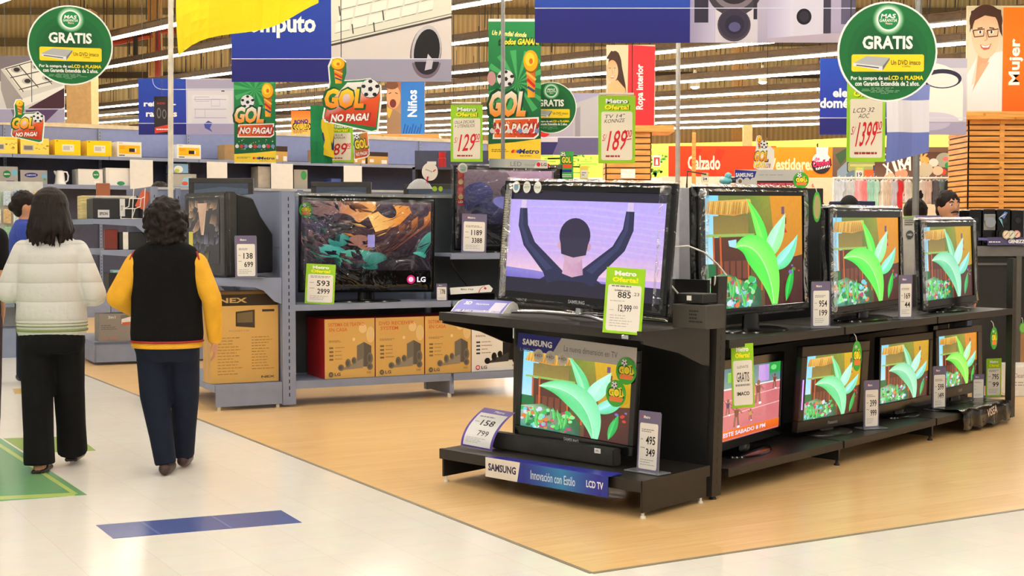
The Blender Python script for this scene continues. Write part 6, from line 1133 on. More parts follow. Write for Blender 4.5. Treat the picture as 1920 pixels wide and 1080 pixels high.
for lab, b, big, red in (('small white card reading 19 over the pink tops', (1603, 312, 1620, 340), '19', 0), ('small lime card with red figures beside the grey pole', (1689, 345, 1712, 382), '4.15', 1), ('small lime card reading 30 in front of the black dress', (1781, 324, 1803, 360), '30', 0)):
    def f(a, b=b, big=big, red=red): W, H = b[2] - b[0], b[3] - b[1]; a.rbody(*b, (170, 196, 110), .006); a.rect(b[0] + W*.1, b[1] + H*.26, b[2] - W*.1, b[3] - H*.06, (238, 234, 230)); a.text('Oferta', b[0] + W*.5, b[1] + H*.14, W*.7, H*.13, (246, 236, 90), .03); a.text(big, b[0] + W*.5, b[1] + H*.55, W*.56, H*.3, RED if red else (40, 40, 80), .02); a.lines(b[0] + W*.2, b[1] + H*.78, b[2] - W*.2, b[1] + H*.9, 2, (130, 110, 140))
    sign('price_card', lab, 'price card', 23.985, (b[0] + b[2])/2, (b[1] + b[3])/2, f, group='small cards on the clothes rail')
# vegetable department on the yellow wall
def d_veg(a):
    a.rbody(1012, 284, 1128, 333, (246, 226, 90), .02); a.up()
    for q in range(22): x = rnd.uniform(1014, 1090); y = 287 + (q % 8)*5.2; a.line([(x, y), (min(x + rnd.uniform(14, 40), 1126), y + rnd.uniform(-1, 1))], rnd.uniform(1.4, 3.6), rnd.choice([(90, 170, 60), (60, 150, 60), (130, 190, 70)]), False)
    a.specks(1060, 288, 1110, 312, 8, 4, [(60, 150, 60), (110, 180, 60)], .6)
wallsign('leaf_mural', 'yellow panel with green brush leaves behind the centre of the shelves', 36, (1012, 284, 1128, 333), d_veg)
def d_veg2(a):
    a.rbody(1214, 286, 1252, 334, (244, 224, 90), .02); a.specks(1216, 288, 1250, 310, 14, 4, [(90, 170, 60), (60, 140, 60)], .7); a.specks(1216, 318, 1242, 328, 16, 3, [(50, 110, 40), (80, 150, 50)], 1.6)
wallsign('leaf_mural', 'narrow yellow panel with green leaves right of the centre pillar', 36, (1214, 286, 1252, 334), d_veg2)
def d_fire(a): a.rbody(1224, 291, 1238, 312, (226, 214, 206), .004); a.rect(1226, 295, 1237, 311, (214, 50, 30)); a.poly([(1230, 298), (1233, 298), (1234, 309), (1229, 309)], WHITE)
wallsign('extinguisher_sign', 'small red fire extinguisher sign on the yellow panel by the centre pillar', 35, (1224, 291, 1238, 312), d_fire)
panel('produce_counter', 'cream counter edge along the foot of the yellow leaf panels', 1005, 1262, 333, 34, (236, 224, 206), 'counter', th=.6)
# goods peeping over the big wrapped television
Zk = 16.22
def peep(name, label, cat, b, draw, Z=Zk): return sign(name, label, cat, Z, (b[0] + b[2])/2, b[3], draw)
P = at(1038, 336, 16.3); kk = 16.3/F; r = thing('low_display', 'low dark display hidden behind the big wrapped television', 'shelf unit', (at(1060, 430, 16.3).x, 16.3, 0)); g = G(); g.box(-.35, .4, -.15, .25, 0, at(960, 337, 16.3).z); g.build('carcass', matte_b, r, bevel=.01)
peep('game_box', 'black box with a red figure peeping over the big wrapped television', 'box', (1012, 306, 1054, 337), lambda a: (a.rbody(1012, 309, 1054, 337, (40, 38, 40), .1), a.rect(1024, 307, 1030, 319, (196, 36, 44)), a.rect(1031, 309, 1053, 317, (90, 90, 90)), a.lines(1034, 318, 1050, 330, 3, (90, 84, 84))))
peep('cutout_sign', 'small green football card peeping over the big wrapped television', 'sign', (1047, 282, 1076, 337), lambda a: (a.rbody(1050, 284, 1075, 337, (70, 170, 80), .01), ball(a, 1056, 290, 5), a.rect(1054, 318, 1072, 323, (40, 60, 140)), a.otext('GOL', 1062, 300, 18, 12, (250, 230, 80), (20, 90, 40), .3, bold=.04), a.rrect(1055, 308, 1072, 315, 2, (226, 90, 50)), a.lines(1054, 327, 1072, 334, 2, WHITE)))
peep('price_card', 'tiny yellow and white card peeping over the big wrapped television', 'price card', (1087, 311, 1103, 337), lambda a: (a.rbody(1087, 311, 1103, 337, (244, 230, 100), .006), a.rect(1089, 319, 1102, 334, WHITE), a.lines(1091, 323, 1100, 331, 2, (120, 120, 90))))
# ================================================================ far side of the black island
def far(name, label, cat, px0, px1, yt, Z, mat, d=.25, z0=.776, yaw=0): 
    k = Z/F; P = at((px0 + px1)/2, 430, Z); w_ = (px1 - px0)*k; zt = at(960, yt, Z).z; g = G(); g.box(-w_/2, w_/2, 0, d, 0, zt - z0); o = g.build(name, mat, None, RT((P.x, P.y, z0), R(yaw)), bevel=.004); return tag(o, label, cat)
r = thing('rear_shelf', 'black rear shelf level on the hidden side of the island', 'shelf unit', I(.9, .66)); r.matrix_world = M.Translation((0, 0, 0)); 
for a0, a1 in ((.76, 2.5), (2.52, 4.8)):
    g = G(); g.box(a0, a1, .66, 1.3, .75, .774, 0, M.Translation(O) @ SH); g.build('shelf', shelf_b, r); g = G(); g.box(a0, a1, .66, 1.3, .12, .14, 0, M.Translation(O) @ SH); g.build('deck', shelf_b, r); g = G(); g.box(a1 - .02, a1, .66, 1.28, 0, .75, 0, M.Translation(O) @ SH); g.build('end_board', shelf_b, r)
far('carton', 'dark navy carton under the black cap behind the middle upper television', 'box', 1600, 1652, 377, 9.5, pm('navy_carton', (36, 44, 92), .5), yaw=41)
far('carton', 'black carton behind the gap between first and second upper televisions', 'box', 1519, 1552, 380, 8.95, pm('slate_carton', (56, 60, 76), .5), yaw=41)
far('carton', 'black carton carrying the cap, behind the middle upper television', 'box', 1556, 1600, 384, 9.2, pm('black_carton', (30, 28, 28), .5), .2, yaw=41)
far('carton', 'white carton standing in the gap left of the dimmer upper television', 'box', 1693, 1716, 405, 9.95, pm('white_carton', (222, 214, 200), .5), .15)
k = 9.94/F; P = at(1704, 440, 9.94); a = A(1704, 440, k); a.rect(1694, 405, 1715, 409, (160, 196, 110)); a.lines(1696, 412, 1713, 424, 3, (90, 84, 80)); a.ell(1706, 440, 7, 8, (90, 90, 84)); a.text('HD', 1706, 440, 9, 4, WHITE, .03); tag(a.done('carton_label', None, None, P), 'printed label with a round grey seal on the white carton', 'label')
P = at(1592, 384, 9.3); r = thing('hat', 'black peaked cap lying on a carton behind the middle upper television', 'cap', (P.x, P.y, P.z)); g = G(); cm = pm('black_felt', (20, 18, 18), .9)
g.rings([(0, 0, 0, .06, .065), (0, 0, .025, .058, .062), (0, 0, .045, .044, .048), (0, 0, .06, .026, .026), (0, 0, .065, .01, .01)], 18); g.build('crown', cm, r, smooth=60); g = G(); g.rings([(-.08, -.01, .006, .06, .05), (-.08, -.01, .012, .058, .048)], 16); g.build('peak', cm, r)
Z = 8.75; k = Z/F; r = thing('flat_television', 'television of the hidden side whose blue and silver topper shows above the first upper one', 'television', at(1450, 430, Z).xy.to_3d() + V((0, .1, .776))); g = G(); zt = at(960, 352, Z).z - .776; g.box(-.31, .34, .02, .08, .06, zt); g.rings([(0, .05, 0, .2, .1), (0, .05, .015, .18, .09), (0, .05, .02, .04, .03), (0, .05, .08, .04, .03)], 20); g.build('shell', matte_b, r, bevel=.004)
a = A(1450, 352, k); a.rbody(1382, 317, 1512, 352, (210, 204, 196), .01); a.poly([(1382, 317), (1423, 320), (1417, 338), (1382, 335)], (44, 50, 140)); a.text('SAMSUNG', 1400, 327, 33, 8, WHITE, .04); a.rect(1424, 338, 1512, 341, (40, 36, 36)); a.rect(1424, 341, 1512, 352, (176, 24, 40)); a.lines(1430, 343, 1500, 347, 1, (226, 120, 130)); a.lines(1428, 326, 1500, 330, 1, (186, 180, 174)); a.rect(1365, 332, 1384, 342, (30, 28, 28)); a.text('LCD TV', 1375, 336, 16, 4, (150, 150, 150))
for q, c in enumerate(((120, 90, 70), (214, 208, 200), (214, 208, 200))): a.ell(1392 + 12.5*q, 339, 6.5, 7, (214, 208, 196)); a.ell(1392 + 12.5*q, 339, 3.4, 3.6, c)
a.done('topper_sign', GLOSS, r, V((0, 0, zt)))
P = at(1363, 345, 8.4); r = thing('toy_figure', 'small teal and white ornament left of the blue brand topper', 'ornament', P); g = G(); g.ball((0, .05, .02), .04, 12, 0, None, .03, .025); g.ball((.015, .05, .05), .022, 12); g.build('body', pm('teal_paint', (110, 190, 196), .4), r, smooth=60); g = G(); g.ball((-.02, .045, .03), .018, 10); g.build('belly', white_pl, r, smooth=60); g = G(); g.cyl((0, .05, -P.z + .776), (0, .05, .0), .01, 6); g.build('stalk', matte_b, r)
P = at(1352, 330, 14); g = G(); k = 14/F; r = thing('price_stand', 'thin wire frame with a tiny price card over the first upper television', 'price card', at(1310, 345, 14)); g.tube([(-22*k, 0, 0), (-21*k, 0, 24*k), (14*k, 0, 18*k)], .008, 5); g.build('wire', wirem, r); a = A(1310, 345, k); a.rbody(1315, 324, 1328, 341, (206, 200, 150), .004); a.rect(1316, 331, 1327, 340, WHITE); a.text('24', 1321.5, 335.5, 8, 5, BLACK, .03); a.done('card', None, r); g = G(); g.cyl((-22*k, 0, -(at(1310, 345, 14).z)), (-22*k, 0, 0), .01, 5); g.build('stem', wirem, r)

# ================================================================ black audio rack at the right edge
Z = 11.7; k = Z/F; X = lambda px: (px - 960)*k; zz = lambda py: at(960, py, Z).z; DX = X(1905)
r = thing('audio_rack', 'black audio rack with a grey lip at the right photo edge', 'shelf unit', (DX, Z, 0)); L_ = lambda px: X(px) - DX
g = G(); g.box(L_(1826), L_(1990), -.05, .5, zz(467), zz(461)); g.box(L_(1826), L_(1990), -.06, -.03, zz(480), zz(462)); g.build('top_shelf', pm('rack_lip', (104, 102, 100), .4), r)
g = G(); g.box(L_(1826), L_(1990), .0, .02, .1, zz(482)); g.build('front_panel', matte_b, r); g = G(); g.box(L_(1828), L_(1896), -.02, 0, zz(497), zz(493)); g.build('panel_rail', pm('rack_rail', (96, 92, 88), .4), r)
g = G(); g.box(L_(1901), L_(1911), -.06, 0, .0, zz(480)); g.build('upright', pm('rack_upright', (84, 82, 76), .45), r); g = G(); g.box(L_(1826), L_(1990), -.05, .5, 0, .1); g.build('plinth', shelf_b, r); g = G(); g.box(L_(1826), L_(1990), .4, .5, .1, zz(395)); g.build('back_panel', gpanel, r); g = G(); g.box(L_(1912), L_(1990), -.02, -.005, zz(690), zz(610)); g.build('wood_panel', pm('rack_wood', (176, 128, 82), .5), r)
zt = zz(461); zt += .002
def spk(px0, px1, yt, label, kind):
    q = thing('loudspeaker' if kind != 1 else 'stereo_unit', label, 'speaker' if kind != 1 else 'stereo', (X((px0 + px1)/2), Z + .02, zt), 0, 'stereo parts on the audio rack'); w_ = (px1 - px0 - 1)*k; h_ = zz(yt) - zt; g = G(); g.box(-w_/2, w_/2, 0, .28, 0, h_); g.build('cabinet', bez_m, q, bevel=.006)
    if kind == 1:
        g = G(); g.box(-w_*.45, w_*.45, -.012, 0, h_*.42, h_*.86); g.build('face_plate', pm('silver_plate', (150, 148, 142), .3, .6), q, bevel=.003); g = G(); g.tube([(0, -.013, h_*.64), (0, -.03, h_*.64)], .045, 20); g.build('dial', chrome, q)
        for x in (-.35, .35): g = G(); g.cyl((w_*x, -.002, h_*.14), (w_*x, -.02, h_*.14), .018, 12); g.build('knob', chrome, q)
    else:
        for z_, rr in ((.3, .36), (.7, .24)): g = G(); g.cyl((0, -.006, h_*z_), (0, .004, h_*z_), w_*rr, 18); g.build('cone', matte_b, q)
    return q
spk(1818, 1842, 393, 'black loudspeaker left of the silver stereo dial on the audio rack', 0); spk(1843, 1868, 392, 'black stereo unit with a silver dial on the audio rack', 1); q = spk(1869, 1896, 392, 'black loudspeaker with a blue butterfly print on the audio rack', 0)
a = A(0, 0, k); a.poly([(-2, 4), (8, -6), (13, -4), (6, 8), (3, 5)], (110, 130, 190)); a.poly([(-4, 6), (2, 8), (6, 24)], (130, 190, 200)); a.line([(-3, 6), (9, -2)], 1, WHITE); a.done('butterfly_print', GLOSS, q, V((-.03, -.01, .26)))
spk(1897, 1921, 393, 'black loudspeaker cut by the right photo edge on the audio rack', 0)
r = thing('brand_strip', 'violet brand strip with white lettering along the audio rack shelf', 'sign', (X(1885), Z - .1, zt - .04)); a = A(1885, 462, k); a.rbody(1844, 446, 1926, 461, (84, 80, 116), .01); a.rect(1826, 447, 1844, 452, (96, 96, 150)); a.lines(1846, 454, 1880, 458, 1, WHITE); a.otext('GENEZZI', 1898, 454, 32, 7, WHITE, (60, 60, 120), .3, bold=.05); a.done('strip', GLOSS, r, V((0, 0, .04)))
for q, c in enumerate(((216, 190, 150), (196, 206, 170), (226, 150, 130))): P = at(1887 + 10.5*q, 440, Z - .12); a = A(0, 0, k); a.body([(7*math.cos(R(20*i)), 8*math.sin(R(20*i))) for i in range(18)], c, .004); a.ell(0, 0, 5, 6, mixc(c, (255, 255, 255), .5)); a.line([(-3, 3), (3, -4)], 1.2, (90, 90, 90)); a.body([(-.6, 7), (.6, 7), (.6, 9), (-.6, 9)], c, .004); tag(a.done('round_badge', GLOSS, None, P + V((0, .01*q, 0))), ('tan', 'pale green', 'salmon')[q] + ' round badge standing over the violet brand strip', 'badge', 'round badges on the audio rack')
Zb = 10.9; kb_ = Zb/F; q = thing('carton', 'white carton on the floor at the lower right photo edge, beyond the black island', 'box', at(1950, 430, Zb).xy.to_3d()); g = G(); g.box(-48*kb_, 48*kb_, 0, .3, 0, at(960, 686, Zb).z); g.build('body', white_pl, q, bevel=.006)
a = A(1950, 742, kb_); a.rect(1903, 688, 1996, 730, (232, 226, 220)); a.text('Cleanline', 1922, 702, 38, 9, (120, 116, 112), 0); a.lines(1906, 714, 1960, 724, 2, (170, 166, 160)); a.done('print', GLOSS, q, V((0, -.002, 0)))
hang_tag('green tag at the right photo edge beside the audio rack', at(1918, 615, Z - .2), 0, .03, .045, lambda a, rx, rz: a.ell(0, 0, rx*.8, rz*.8, (130, 190, 90)))
far('scanner_box', 'violet-grey box lid behind the dimmer upper television', 'box', 1722, 1766, 404, 10.3, pm('violet_lid', (96, 92, 130), .5), .2)
# ================================================================ people
def remesh(g, name, mats, parent, vox, smooth=6, mx=None, pre=None):
    o = g.build('tmp', mats); mo = o.modifiers.new('r', 'REMESH'); mo.mode = 'VOXEL'; mo.voxel_size = vox
    sm = o.modifiers.new('s', 'SMOOTH'); sm.iterations = smooth; sm.factor = .5
    bpy.context.view_layer.update(); me = bpy.data.meshes.new_from_object(o.evaluated_get(bpy.context.evaluated_depsgraph_get())); old = o.data; bpy.data.objects.remove(o); bpy.data.meshes.remove(old)
    me.name = name; me.materials.clear(); me.materials.append(mats); me.shade_smooth(); q = bpy.data.objects.new(name, me); COL.objects.link(q); q.parent = parent
    if mx: q.matrix_local = mx
    return q
def limb(g, pts, rs, n=14):
    pts = [V(p) for p in pts]
    for i in range(len(pts) - 1): g.tube([pts[i], pts[i+1]], [rs[i], rs[i+1]], n)
    for p, r_ in zip(pts, rs): g.ball(p, r_*.985, n)
def hand(g, w, d, side, s=1.0, curl=.6):
    """palm, four unequal bent fingers and a thumb; w wrist point, d hanging direction"""
    d = V(d).normalized(); a = V((side, 0, 0)); f = d.cross(a).normalized(); a = f.cross(d).normalized(); w = V(w)   # f: across the palm, a: palm normal
    for t in (-.02, 0, .02): limb(g, [w + f*t*s*.6, w + d*.075*s + f*t*s], [.016*s, .015*s], 8)
    for k, (t, L) in enumerate(((-.032, .062), (-.011, .072), (.011, .068), (.031, .052))):
        p0 = w + d*.078*s + f*t*s; p1 = p0 + d*L*.5*s - a*.006*s; p2 = p1 + (d*math.cos(curl) - a*math.sin(curl))*L*.32*s; p3 = p2 + (d*math.cos(curl*1.8) - a*math.sin(curl*1.8))*L*.26*s
        limb(g, [p0, p1, p2, p3], [.0095*s, .009*s, .008*s, .007*s], 8)
    p0 = w + d*.025*s + f*.024*s; p1 = p0 + (d*.6 + f*.6 - a*.3)*.034*s; p2 = p1 + (d*.9 + f*.2 - a*.4)*.03*s; limb(g, [p0, p1, p2], [.013*s, .0105*s, .008*s], 8)
SKIN = pm('skin', (196, 140, 108), .5, var=.06)
def person(label, pos, yaw, S, arms, legs, vox, hair, clothes, torso, headz=1.48, headr=(.077, .094, .115), head_yaw=0, name='person', face_=False, shoe=None, heel=False, neck=1.36):
    """S scale against a 1.6 m figure; local +Y is where the person faces"""
    r = thing(name, label, 'person', pos, R(yaw)); sc = M.Scale(S, 4); g = G(); hx = hy = 0
    hy = .015; hd = M.Translation((0, hy, headz)) @ M.Rotation(R(head_yaw), 4, 'Z')
    # the body, one continuous skin
    g.rings([(cx, cy, z, rx*.86, ry*.86) for cx, cy, z, rx, ry in torso], 20); limb(g, [(0, -.0, neck - .08), (0, .008, neck + .04)], [.058, .05])
    g.ball((0, 0, 0), headr[0], 18, 0, hd, headr[1], headr[2]); g.ball((0, .045, -.075), .045, 12, 0, hd, .05, .045)
    if face_: g.ball((0, headr[1] + .003, -.012), .013, 8, 0, hd, .018, .024); g.ball((0, headr[1] - .006, -.06), .024, 8, 0, hd, .012, .011); g.ball((0, headr[1] - .014, .03), .05, 8, 0, hd, .014, .01)
    for sd in (-1, 1): g.ball((sd*headr[0], -.008, -.01), .012, 8, 0, hd, .022, .032)
    for sd, pts in zip((-1, 1), arms):
        limb(g, pts, [.042, .036, .028]); d = (V(pts[2]) - V(pts[1])).normalized(); hand(g, V(pts[2]), d, sd)
    for sd, pts in zip((-1, 1), legs): limb(g, pts, [.075, .052, .034]); a = V(pts[2]); limb(g, [a + V((0, -.02, -.045)), a + V((0, .06, -.05)), a + V((0, .15, -.058))], [.032, .03, .02])
    body = remesh(g, 'body', SKIN, r, vox, 4, sc)
    for nm, mat, build, vx, sm in clothes: gg = G(); build(gg); remesh(gg, nm, mat, r, vx, sm, sc)
    gg = G(); hair(gg, hd); remesh(gg, 'hair', HAIR if not isinstance(face_, str) else HAIR, r, hair.vox if hasattr(hair, 'vox') else vox, 3, sc)
    if face_:
        for sd in (-1, 1):
            e = G(); e.ball((sd*.031, headr[1] - .012, .012), .013, 10, 0, hd, .008, .008); e.build('eye', white_pl, r, sc, smooth=60)
            e = G(); e.ball((sd*.031, headr[1] - .004, .012), .006, 8, 0, hd, .004, .006); e.build('pupil', bez_m, r, sc, smooth=60)
            e = G(); e.tube([hd @ V((sd*.016, headr[1] + .0, .034)), hd @ V((sd*.032, headr[1] - .002, .039)), hd @ V((sd*.048, headr[1] - .016, .034))], [.004, .005, .003], 6); e.build('eyebrow', HAIR, r, sc)
        e = G(); e.tube([hd @ V((-.022, headr[1] + .0, -.06)), hd @ V((0, headr[1] + .006, -.058)), hd @ V((.022, headr[1] + .0, -.06))], [.003, .006, .003], 6); e.build('mouth', pm('lip', (150, 84, 74), .5), r, sc)
    for k, (sd, pts) in enumerate(zip((-1, 1), legs)):
        a = V(pts[2]); gg = G()
        if shoe:
            for t in (0, .5, 1): pass
            limb(gg, [a + V((0, -.035, -.036)), a + V((0, .05, -.04)), a + V((0, .15, -.046)), a + V((0, .185, -.05))], [.036, .04, .036, .022]) if not heel else limb(gg, [a + V((0, -.04, -.066)), a + V((0, .05, -.066)), a + V((0, .17, -.066))], [.014, .016, .014])
            if heel:
                for t in (-.024, .024): limb(gg, [a + V((t, -.04, -.066)), a + V((t, .05, -.066)), a + V((t*1.2, .16, -.066))], [.014, .015, .014]); 
                limb(gg, [a + V((-.03, .06, -.05)), a + V((-.02, .08, -.018)), a + V((.02, .08, -.018)), a + V((.03, .06, -.05))], [.012, .012, .012, .012])
            remesh(gg, 'shoe', shoe, r, .006, 2, sc)
    return r
HAIR = pm('dark_hair', (26, 15, 11), .62, var=.35, scale=30, bump=.5, bscale=70, stretch=(1, 1, .25), spec=.22)
def quilt():
    m = bpy.data.materials.new('quilted_cream'); m.use_nodes = True; nt = m.node_tree; N = nt.nodes; L = nt.links; b = N['Principled BSDF']; tc = N.new('ShaderNodeTexCoord')
    nz = N.new('ShaderNodeTexNoise'); nz.inputs['Scale'].default_value = 14; nz.inputs['Detail'].default_value = 5; L.new(tc.outputs['Object'], nz.inputs[0]); wv = N.new('ShaderNodeTexWave'); wv.bands_direction = 'Z'; wv.wave_profile = 'SIN'; wv.inputs['Scale'].default_value = 2.9; wv.inputs['Distortion'].default_value = .7; wv.inputs['Detail Scale'].default_value = .6; L.new(tc.outputs['Object'], wv.inputs[0])
    pw = N.new('ShaderNodeMath'); pw.operation = 'POWER'; pw.inputs[1].default_value = .22; L.new(wv.outputs['Fac'], pw.inputs[0]); ad = N.new('ShaderNodeMath'); ad.operation = 'MULTIPLY_ADD'; ad.inputs[1].default_value = .7; L.new(nz.outputs['Fac'], ad.inputs[0]); L.new(pw.outputs[0], ad.inputs[2])
    bp = N.new('ShaderNodeBump'); bp.inputs['Strength'].default_value = .55; bp.inputs['Distance'].default_value = .02; L.new(ad.outputs[0], bp.inputs['Height']); L.new(bp.outputs[0], b.inputs['Normal']); b.inputs['Base Color'].default_value = lin((208, 206, 200)); b.inputs['Roughness'].default_value = .6; return m
CREAM = quilt(); blackcl = pm('black_cloth', (17, 16, 17), .9, var=.2, spec=.2); fleece = pm('black_fleece', (16, 15, 16), .95, bump=.5, bscale=120, spec=.15); yknit = pm('yellow_knit', (226, 166, 30), .8, var=.08, bump=.3, bscale=160); navycl = pm('navy_denim', (22, 28, 44), .85, var=.15, spec=.2); redtrim = pm('red_trim', (150, 26, 26), .7); gtrim = pm('olive_stripe', (120, 134, 84), .8); brownsh = pm('brown_leather', (58, 34, 28), .45); darksh = pm('dark_leather', (36, 24, 24), .4)
# --- woman in the cream jacket
def W1():
    p = gr(101, 884); S = .955
    tor = [(0, 0, .80, .150, .10), (0, 0, .90, .165, .118), (0, 0, 1.0, .158, .11), (0, .0, 1.12, .165, .112), (0, .005, 1.24, .17, .108), (0, .005, 1.31, .15, .09), (0, .005, 1.36, .08, .06)]
    arms = [[(-.15, 0, 1.265), (-.235, -.02, 1.03), (-.13, .2, 1.0)], [(.15, 0, 1.265), (.245, -.02, 1.01), (.15, .2, .98)]]
    legs = [[(-.085, 0, .82), (-.085, .0, .46), (-.075, -.02, .075)], [(.085, .0, .82), (.07, .1, .46), (.055, .24, .1)]]
    def jacket(g):
        g.rings([(-.0, 0, .765, .178, .122), (0, 0, .80, .192, .135), (0, 0, .87, .198, .142), (0, -.004, 1.0, .19, .138), (0, -.006, 1.14, .192, .14), (0, -.002, 1.24, .186, .13), (0, .004, 1.31, .145, .1), (0, .006, 1.36, .088, .075), (0, .008, 1.40, .07, .068)], 28)
        for a in arms: limb(g, [V(a[0]) + V((0, 0, .0)), V(a[0]).lerp(V(a[1]), .5) + V((.0, 0, 0)), a[1], a[2]], [.06, .066, .066, .048], 16)
    def trousers(g):
        g.rings([(0, 0, .90, .165, .12), (0, 0, .82, .182, .132), (0, -.005, .74, .186, .13), (0, 0, .68, .17, .11)], 24)
        for l, hz in zip(legs, (.045, .06)): limb(g, [V(l[0]), V(l[1]) + V((0, 0, 0))], [.098, .088], 16); a = V(l[2]); g.tube([V(l[1]), V(l[1]).lerp(a, .6), V((a.x, a.y, a.z - .03))], [.088, .084, .088], 18)
    def hem(g): g.rings([(0, 0, .768, .183, .127), (0, 0, .772, .186, .13), (0, 0, .776, .186, .13), (0, 0, .78, .183, .127)], 28)
    def mk(z, t): return lambda g: g.rings([(0, 0, z, .192, .134), (0, 0, z + .002, .2, .142), (0, 0, z + t, .203, .145), (0, 0, z + t + .002, .196, .138)], 32)
    def hair(g, hd):
        g.ball((0, -.015, .02), .104, 18, 0, hd, .114, .116); q = random.Random(3)
        for i in range(120):
            t = q.uniform(.55, 1.45)*math.pi + math.pi*.0; t = -math.pi/2 + q.uniform(-1.75, 1.75); cx, cy = .088*math.cos(t), -.02 + .1*math.sin(t); L = q.uniform(.13, .215) if cy < .02 else q.uniform(.1, .16); fl = q.uniform(.88, 1.34)
            limb(g, [hd @ V((cx*.8, cy*.8, .08)), hd @ V((cx*1.08, cy*1.08, -.03)), hd @ V((cx*fl + q.uniform(-.012, .012), cy*fl, -.03 - L*.5)), hd @ V((cx*fl*.96 + q.uniform(-.015, .015), cy*fl*.96, -.03 - L*.85))], [.018, .017, .012, .004], 6)
    hair.vox = .0055
    def collar(g): limb(g, [(-.075, .0, 1.37), (-.055, -.06, 1.385), (0, -.085, 1.39), (.055, -.06, 1.385), (.075, 0, 1.37)], [.022]*5, 10)
    r = person('woman with dark bobbed hair in a cream quilted jacket and black trousers, seen from behind', (p.x, p.y, .0), 6, S, arms, legs, .008, hair, [('jacket', CREAM, jacket, .008, 5), ('collar', CREAM, collar, .006, 4), ('trousers', blackcl, trousers, .009, 8), ('hem_stripe', gtrim, mk(.805, .014), .005, 1), ('hem_stripe', gtrim, mk(.832, .007), .004, 1), ('hem_stripe', gtrim, mk(.85, .005), .004, 1)], tor, 1.49, shoe=darksh, heel=True)
W1()
# --- woman in the black vest
def W2():
    p = gr(316, 888); S = .93
    tor = [(0, 0, .80, .16, .11), (0, 0, .92, .18, .125), (0, 0, 1.05, .185, .125), (0, 0, 1.2, .185, .12), (0, 0, 1.29, .17, .1), (0, .005, 1.35, .08, .065)]
    arms = [[(-.165, 0, 1.215), (-.27, -.04, 1.03), (-.17, .13, .93)], [(.165, 0, 1.215), (.262, -.03, 1.02), (.268, .03, .79)]]
    legs = [[(-.085, 0, .82), (-.075, .0, .46), (-.01, -.03, .075)], [(.085, .0, .82), (.085, .08, .46), (.055, .2, .085)]]
    def vest(g): g.rings([(0, 0, .775, .206, .157), (0, 0, .82, .209, .16), (0, -.004, .95, .202, .148), (0, -.006, 1.08, .2, .146), (0, -.004, 1.2, .205, .142), (0, 0, 1.27, .2, .125), (0, .002, 1.315, .165, .105), (0, .004, 1.345, .11, .085), (0, .006, 1.365, .08, .075), (0, .008, 1.39, .07, .068)], 30)
    def sweater(g):
        g.rings([(0, 0, .736, .2, .156), (0, 0, .752, .205, .158), (0, 0, .79, .195, .145), (0, 0, 1.0, .18, .12), (0, 0, 1.25, .175, .11), (0, 0, 1.32, .12, .08), (0, .005, 1.37, .06, .06)], 26)
        for a, rr in zip(arms, ((.075, .07, .066, .05), (.075, .066, .058, .044))): limb(g, [V(a[0]), V(a[0]).lerp(V(a[1]), .5), a[1], a[2]], rr, 16)
    def trim(g): g.rings([(0, 0, .768, .202, .153), (0, 0, .77, .212, .163), (0, 0, .778, .213, .164), (0, 0, .783, .204, .155)], 30)
    def arm_trim(sd):
        def f(g):
            g.tube([(sd*.178, -.03, 1.292), (sd*.193, -.052, 1.25), (sd*.198, -.062, 1.19), (sd*.2, -.058, 1.12), (sd*.202, -.04, 1.06)], .008, 6)
        return f
    def trousers(g):
        g.rings([(0, 0, .92, .17, .125), (0, 0, .82, .188, .14), (0, -.006, .74, .19, .138), (0, 0, .66, .165, .11)], 24)
        for l in legs: limb(g, [V(l[0]), V(l[1])], [.103, .085], 16); a = V(l[2]); g.tube([V(l[1]), V(l[1]).lerp(a, .6), V((a.x, a.y, a.z - .015))], [.085, .07, .062], 18)
    def hair(g, hd):
        q = random.Random(9); g.ball((0, -.015, .005), .108, 18, 0, hd, .115, .135); g.ball((0, -.05, -.09), .09, 14, 0, hd, .075, .08)
        for i in range(420):
            u, v = q.uniform(-1, 1), q.uniform(0, 2*math.pi); s_ = math.sqrt(1 - u*u); x, y, z = s_*math.cos(v), s_*math.sin(v), u
            if y > .55 and z < .3: continue
            k = q.uniform(.9, 1.06); g.ball((x*.116*k, -.018 + y*.118*k, -.015 + z*(.14 if z > 0 else .17)*k), q.uniform(.012, .02), 6, 0, hd)
    hair.vox = .007
    person('woman with curly dark hair in a black vest over a yellow sweater, seen from behind', (p.x, p.y, .0), 4, S, arms, legs, .008, hair, [('vest', fleece, vest, .008, 5), ('sweater', yknit, sweater, .008, 5), ('vest_trim', redtrim, trim, .005, 1), ('armhole_trim', redtrim, arm_trim(-1), .004, 1), ('armhole_trim', redtrim, arm_trim(1), .004, 1), ('trousers', navycl, trousers, .009, 8)], tor, 1.47, shoe=brownsh)
W2()
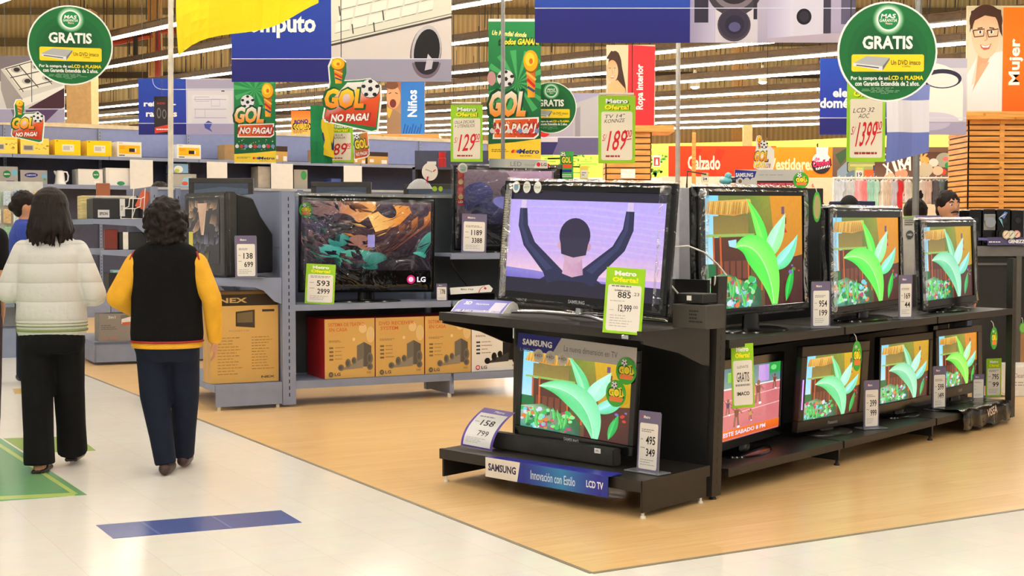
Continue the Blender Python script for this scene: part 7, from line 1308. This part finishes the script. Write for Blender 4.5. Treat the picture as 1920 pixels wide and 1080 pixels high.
# --- the others
def simple(label, pos, yaw, S, top, bottom, hairf, vx=.014, arms=None, face_=False, head_yaw=0, sleeves=True, headz=1.48, mous=False):
    tor = [(0, 0, .80, .14, .1), (0, 0, .92, .155, .115), (0, 0, 1.05, .15, .11), (0, .005, 1.2, .165, .11), (0, .005, 1.3, .14, .09), (0, .005, 1.36, .07, .06)]
    arms = arms or [[(-.17, 0, 1.28), (-.21, .02, 1.03), (-.16, .2, .95)], [(.17, 0, 1.28), (.21, .02, 1.03), (.16, .2, .95)]]
    legs = [[(-.085, 0, .82), (-.085, .0, .46), (-.08, -.02, .08)], [(.085, .0, .82), (.085, .02, .46), (.08, .02, .08)]]
    def shirt(g):
        g.rings([(0, 0, .8, .17, .125), (0, 0, .95, .168, .128), (0, 0, 1.1, .172, .13), (0, 0, 1.24, .178, .125), (0, .004, 1.31, .15, .1), (0, .006, 1.365, .075, .07)], 24)
        for a in arms: limb(g, [a[0], V(a[0]).lerp(V(a[1]), .6), *([a[1], V(a[1]).lerp(V(a[2]), .9)] if sleeves else [])], [.07, .062, .056, .046][:4 if sleeves else 2], 12)
    def trous(g):
        g.rings([(0, 0, .88, .155, .12), (0, 0, .8, .17, .13), (0, 0, .7, .16, .11)], 20)
        for l in legs: limb(g, [l[0], l[1], V(l[2]) - V((0, 0, .02))], [.095, .08, .065], 12)
    if mous: HAIRS = pm('moustache_hair', (24, 17, 14), .7)
    q = person(label, pos, yaw, S, arms, legs, vx if vx < .012 else .010, hairf, [('shirt', top, shirt, vx, 6), ('trousers', bottom, trous, vx, 6)], tor, headz, face_=face_, head_yaw=head_yaw, shoe=darksh)
    if mous:
        hd = M.Translation((0, .015, headz)) @ M.Rotation(R(head_yaw), 4, 'Z'); e = G(); e.tube([hd @ V((-.034, .084, -.05)), hd @ V((-.016, .1, -.041)), hd @ V((0, .105, -.039)), hd @ V((.016, .1, -.041)), hd @ V((.034, .084, -.05))], [.003, .008, .007, .008, .003], 8); e.build('moustache', HAIRS, q, M.Scale(S, 4), smooth=60)
    return q
def short_hair(bun=None, big=1.0):
    def f(g, hd):
        g.ball((0, -.018, .028), .088*big, 18, 0, hd, .1*big, .1*big); g.ball((0, -.055, -.03), .074, 14, 0, hd, .055, .07)
        for b in (bun or ()): g.ball(b[:3], b[3], 14, 0, hd)
        q = random.Random(4)
        for i in range(50): v = q.uniform(0, 6.28); u = q.uniform(.1, 1); s_ = math.sqrt(1 - u*u); g.ball((s_*math.cos(v)*.087*big, -.018 + s_*math.sin(v)*.098*big, .03 + u*.098*big), .009, 6, 0, hd)
    f.vox = .007
    return f
bluet = pm('royal_blue_cloth', (34, 58, 146), .8); greyt = pm('grey_cloth', (120, 116, 116), .8)
P = at(46, 430, 11.9); simple('shop worker in a royal blue shirt with tied dark hair, turned to the right', (P.x, P.y, 0), -70, 1.03, bluet, navycl, short_hair([(0, -.1, -.01, .045)]), .012, face_=True)
P = at(300, 430, 15.2); simple('woman with a big dark hair bun behind the grey panel and white pole', (P.x, P.y, 0), 40, 1.14, greyt, blackcl, short_hair([(.03, -.1, .03, .075), (0, 0, .07, .07)], 1.1), .013, face_=True)
P = at(1776, 430, 10.9); simple('man with short dark hair and moustache peering over the dimmer upper television', (P.x, P.y, 0), 190, 1.012, pm('charcoal_cloth', (56, 54, 58), .8), blackcl, short_hair(None, 1.02), .012, face_=True, head_yaw=6, arms=[[(-.17, 0, 1.28), (-.2, .0, 1.03), (-.19, .06, .8)], [(.17, 0, 1.28), (.2, .0, 1.03), (.19, .06, .8)]], mous=True)
P = gr(-52, 868); simple('person in a dark top with a bare arm, cut by the left photo edge', (P.x, P.y, 0), 10, .99, blackcl, pm('plum_cloth', (52, 26, 34), .85), short_hair(), .011, arms=[[(-.17, 0, 1.28), (-.2, -.02, 1.03), (-.19, .08, .8)], [(.15, 0, 1.28), (.165, -.03, 1.05), (.145, .12, .84)]], sleeves=False)
P = at(1716, 430, 12.6); simple('dark-haired person almost hidden behind the grey pole and the upper televisions', (P.x, P.y, 0), 180, .985, blackcl, blackcl, short_hair(None, 1.25), .013)
